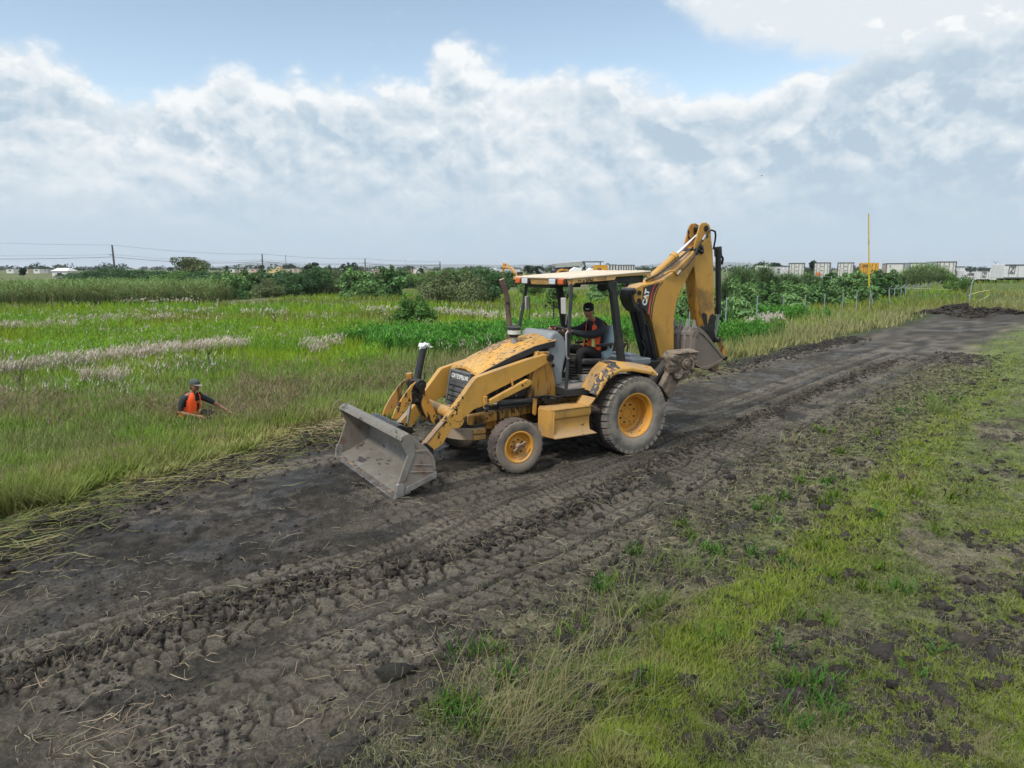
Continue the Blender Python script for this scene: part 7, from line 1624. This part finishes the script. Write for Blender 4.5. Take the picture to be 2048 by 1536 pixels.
# ---------------------------------------------------------------- second worker, crouched in the grass
wx, wy = -6.21, 13.35; wz = float(H(np.array([wx]), np.array([wy]))[0]); wk = empty('person', (wx, wy, wz), R(-14)); tag(wk, 'worker in grey cap and orange vest crouching waist deep in the meadow grass', 'person')
Z0 = .06
W_ = [(-.06,0,.30+Z0,.15,.12),(-.03,0,.46+Z0,.15,.115),(.0,0,.60+Z0,.165,.11),(.03,0,.685+Z0,.12,.085),(.06,0,.745+Z0,.052),(.085,0,.80+Z0,.055),
      (.0,-.20,.66+Z0,.066),(-.03,-.25,.50+Z0,.054),(-.01,-.26,.40+Z0,.048),(.18,-.24,.36+Z0,.040),(.30,-.20,.34+Z0,.032),
      (.05,.19,.66+Z0,.066),(.24,.25,.56+Z0,.053),(.34,.28,.50+Z0,.045),(.46,.30,.43+Z0,.038),(.60,.31,.35+Z0,.030),
      (-.04,-.10,.26+Z0,.10),(.26,-.16,.30+Z0,.085),(.30,-.16,.28+Z0,.07),(.08,-.16,.10,.055),(.02,-.15,.05,.045),
      (-.04,.10,.26+Z0,.10),(.28,.15,.34+Z0,.085),(.32,.15,.32+Z0,.07),(.20,.15,.12,.055),(.18,.15,.05,.045)]
WE = [(0,1),(1,2),(2,3),(3,4),(4,5),(3,6),(6,7),(7,8),(8,9),(9,10),(3,11),(11,12),(12,13),(13,14),(14,15),(0,16),(16,17),(17,18),(18,19),(19,20),(0,21),(21,22),(22,23),(23,24),(24,25)]
skel('body', [(*p[:3], *[r*.92 for r in p[3:]]) for p in W_], WE, M['skin_dark'], wk)
tk = [0,1,2,3,6,7,8,11,12,13]; ix = {v: i for i, v in enumerate(tk)}; skel('t_shirt', [(*W_[i][:3], *[r*1.09 for r in W_[i][3:]]) for i in tk], [(ix[a], ix[b]) for a, b in WE if a in ix and b in ix], M['tshirt'], wk)
tk = [0]+list(range(16, 26)); ix = {v: i for i, v in enumerate(tk)}; skel('trousers', [(*W_[i][:3], *[r*1.09 for r in W_[i][3:]]) for i in tk], [(ix[a], ix[b]) for a, b in WE if a in ix and b in ix], M['trousers'], wk)
head_parts(wk, (.12,0,.885+Z0), R(-14), R(4), M['skin_dark'], M['cap_grey'], M['cap_brim'], 1, M['hair'], .085)
hand(wk, (.31,-.195,.345+Z0), (.9,.2,-.2), (0,.3,-1), M['skin_dark'], 1.1, 1); hand(wk, (.63,.31,.335+Z0), (.85,.05,-.5), (-.3,0,-1), M['skin_dark'], .7, -1)
vr = [(-.06,0,.30+Z0,0,.185,.20,0),(-.04,0,.40+Z0,0,.18,.195,0),(-.02,0,.50+Z0,0,.178,.19,0),(.0,0,.60+Z0,0,.16,.195,0),(.015,0,.67+Z0,0,.14,.18,0),(.025,0,.715+Z0,0,.12,.14,0),(.035,0,.75+Z0,0,.10,.09,0)]
vo = vest(wk, vr, (5, 30), .30, M['vest'], M['vest_trim'])
mb = MB(); mb.hexa([(.135,.05,.42+Z0),(.13,.10,.42+Z0),(.125,.10,.33+Z0),(.13,.05,.33+Z0),(.15,.05,.42+Z0),(.145,.10,.42+Z0),(.14,.10,.33+Z0),(.145,.05,.33+Z0)]); mb.build('reflective_strip', M['vest_strip'], vo)
mb = MB(); mb.rings([[(-.22-.02*k, -.10+.0*k, .36+Z0-.10*k), (-.235-.02*k, .06, .36+Z0-.10*k), (-.225-.02*k, .06, .36+Z0-.10*k), (-.21-.02*k, -.10, .36+Z0-.10*k)] for k in range(4)]); mb.build('vest_tail', M['vest'], vo)

# ---------------------------------------------------------------- the air between here and the hills
HAZE = 1.1e-4
mb = MB(); mb.box((0, 0, 48.0), (30000, 30000, 104.0)); m_, t_, p_ = mat_new('haze'); t_.n.remove(p_)
pv = t_.new('ShaderNodeVolumePrincipled'); pv.inputs['Color'].default_value = (.86, .92, 1.0, 1); pv.inputs['Density'].default_value = HAZE; pv.inputs['Anisotropy'].default_value = .2
t_.l.new(pv.outputs[0], t_.n['Material Output'].inputs['Volume'])
o = mb.build('haze', m_, smooth=False); o['kind'] = 'stuff'; o['label'] = 'thin pale haze over the plain'; o['category'] = 'haze'; o.display_type = 'WIRE'
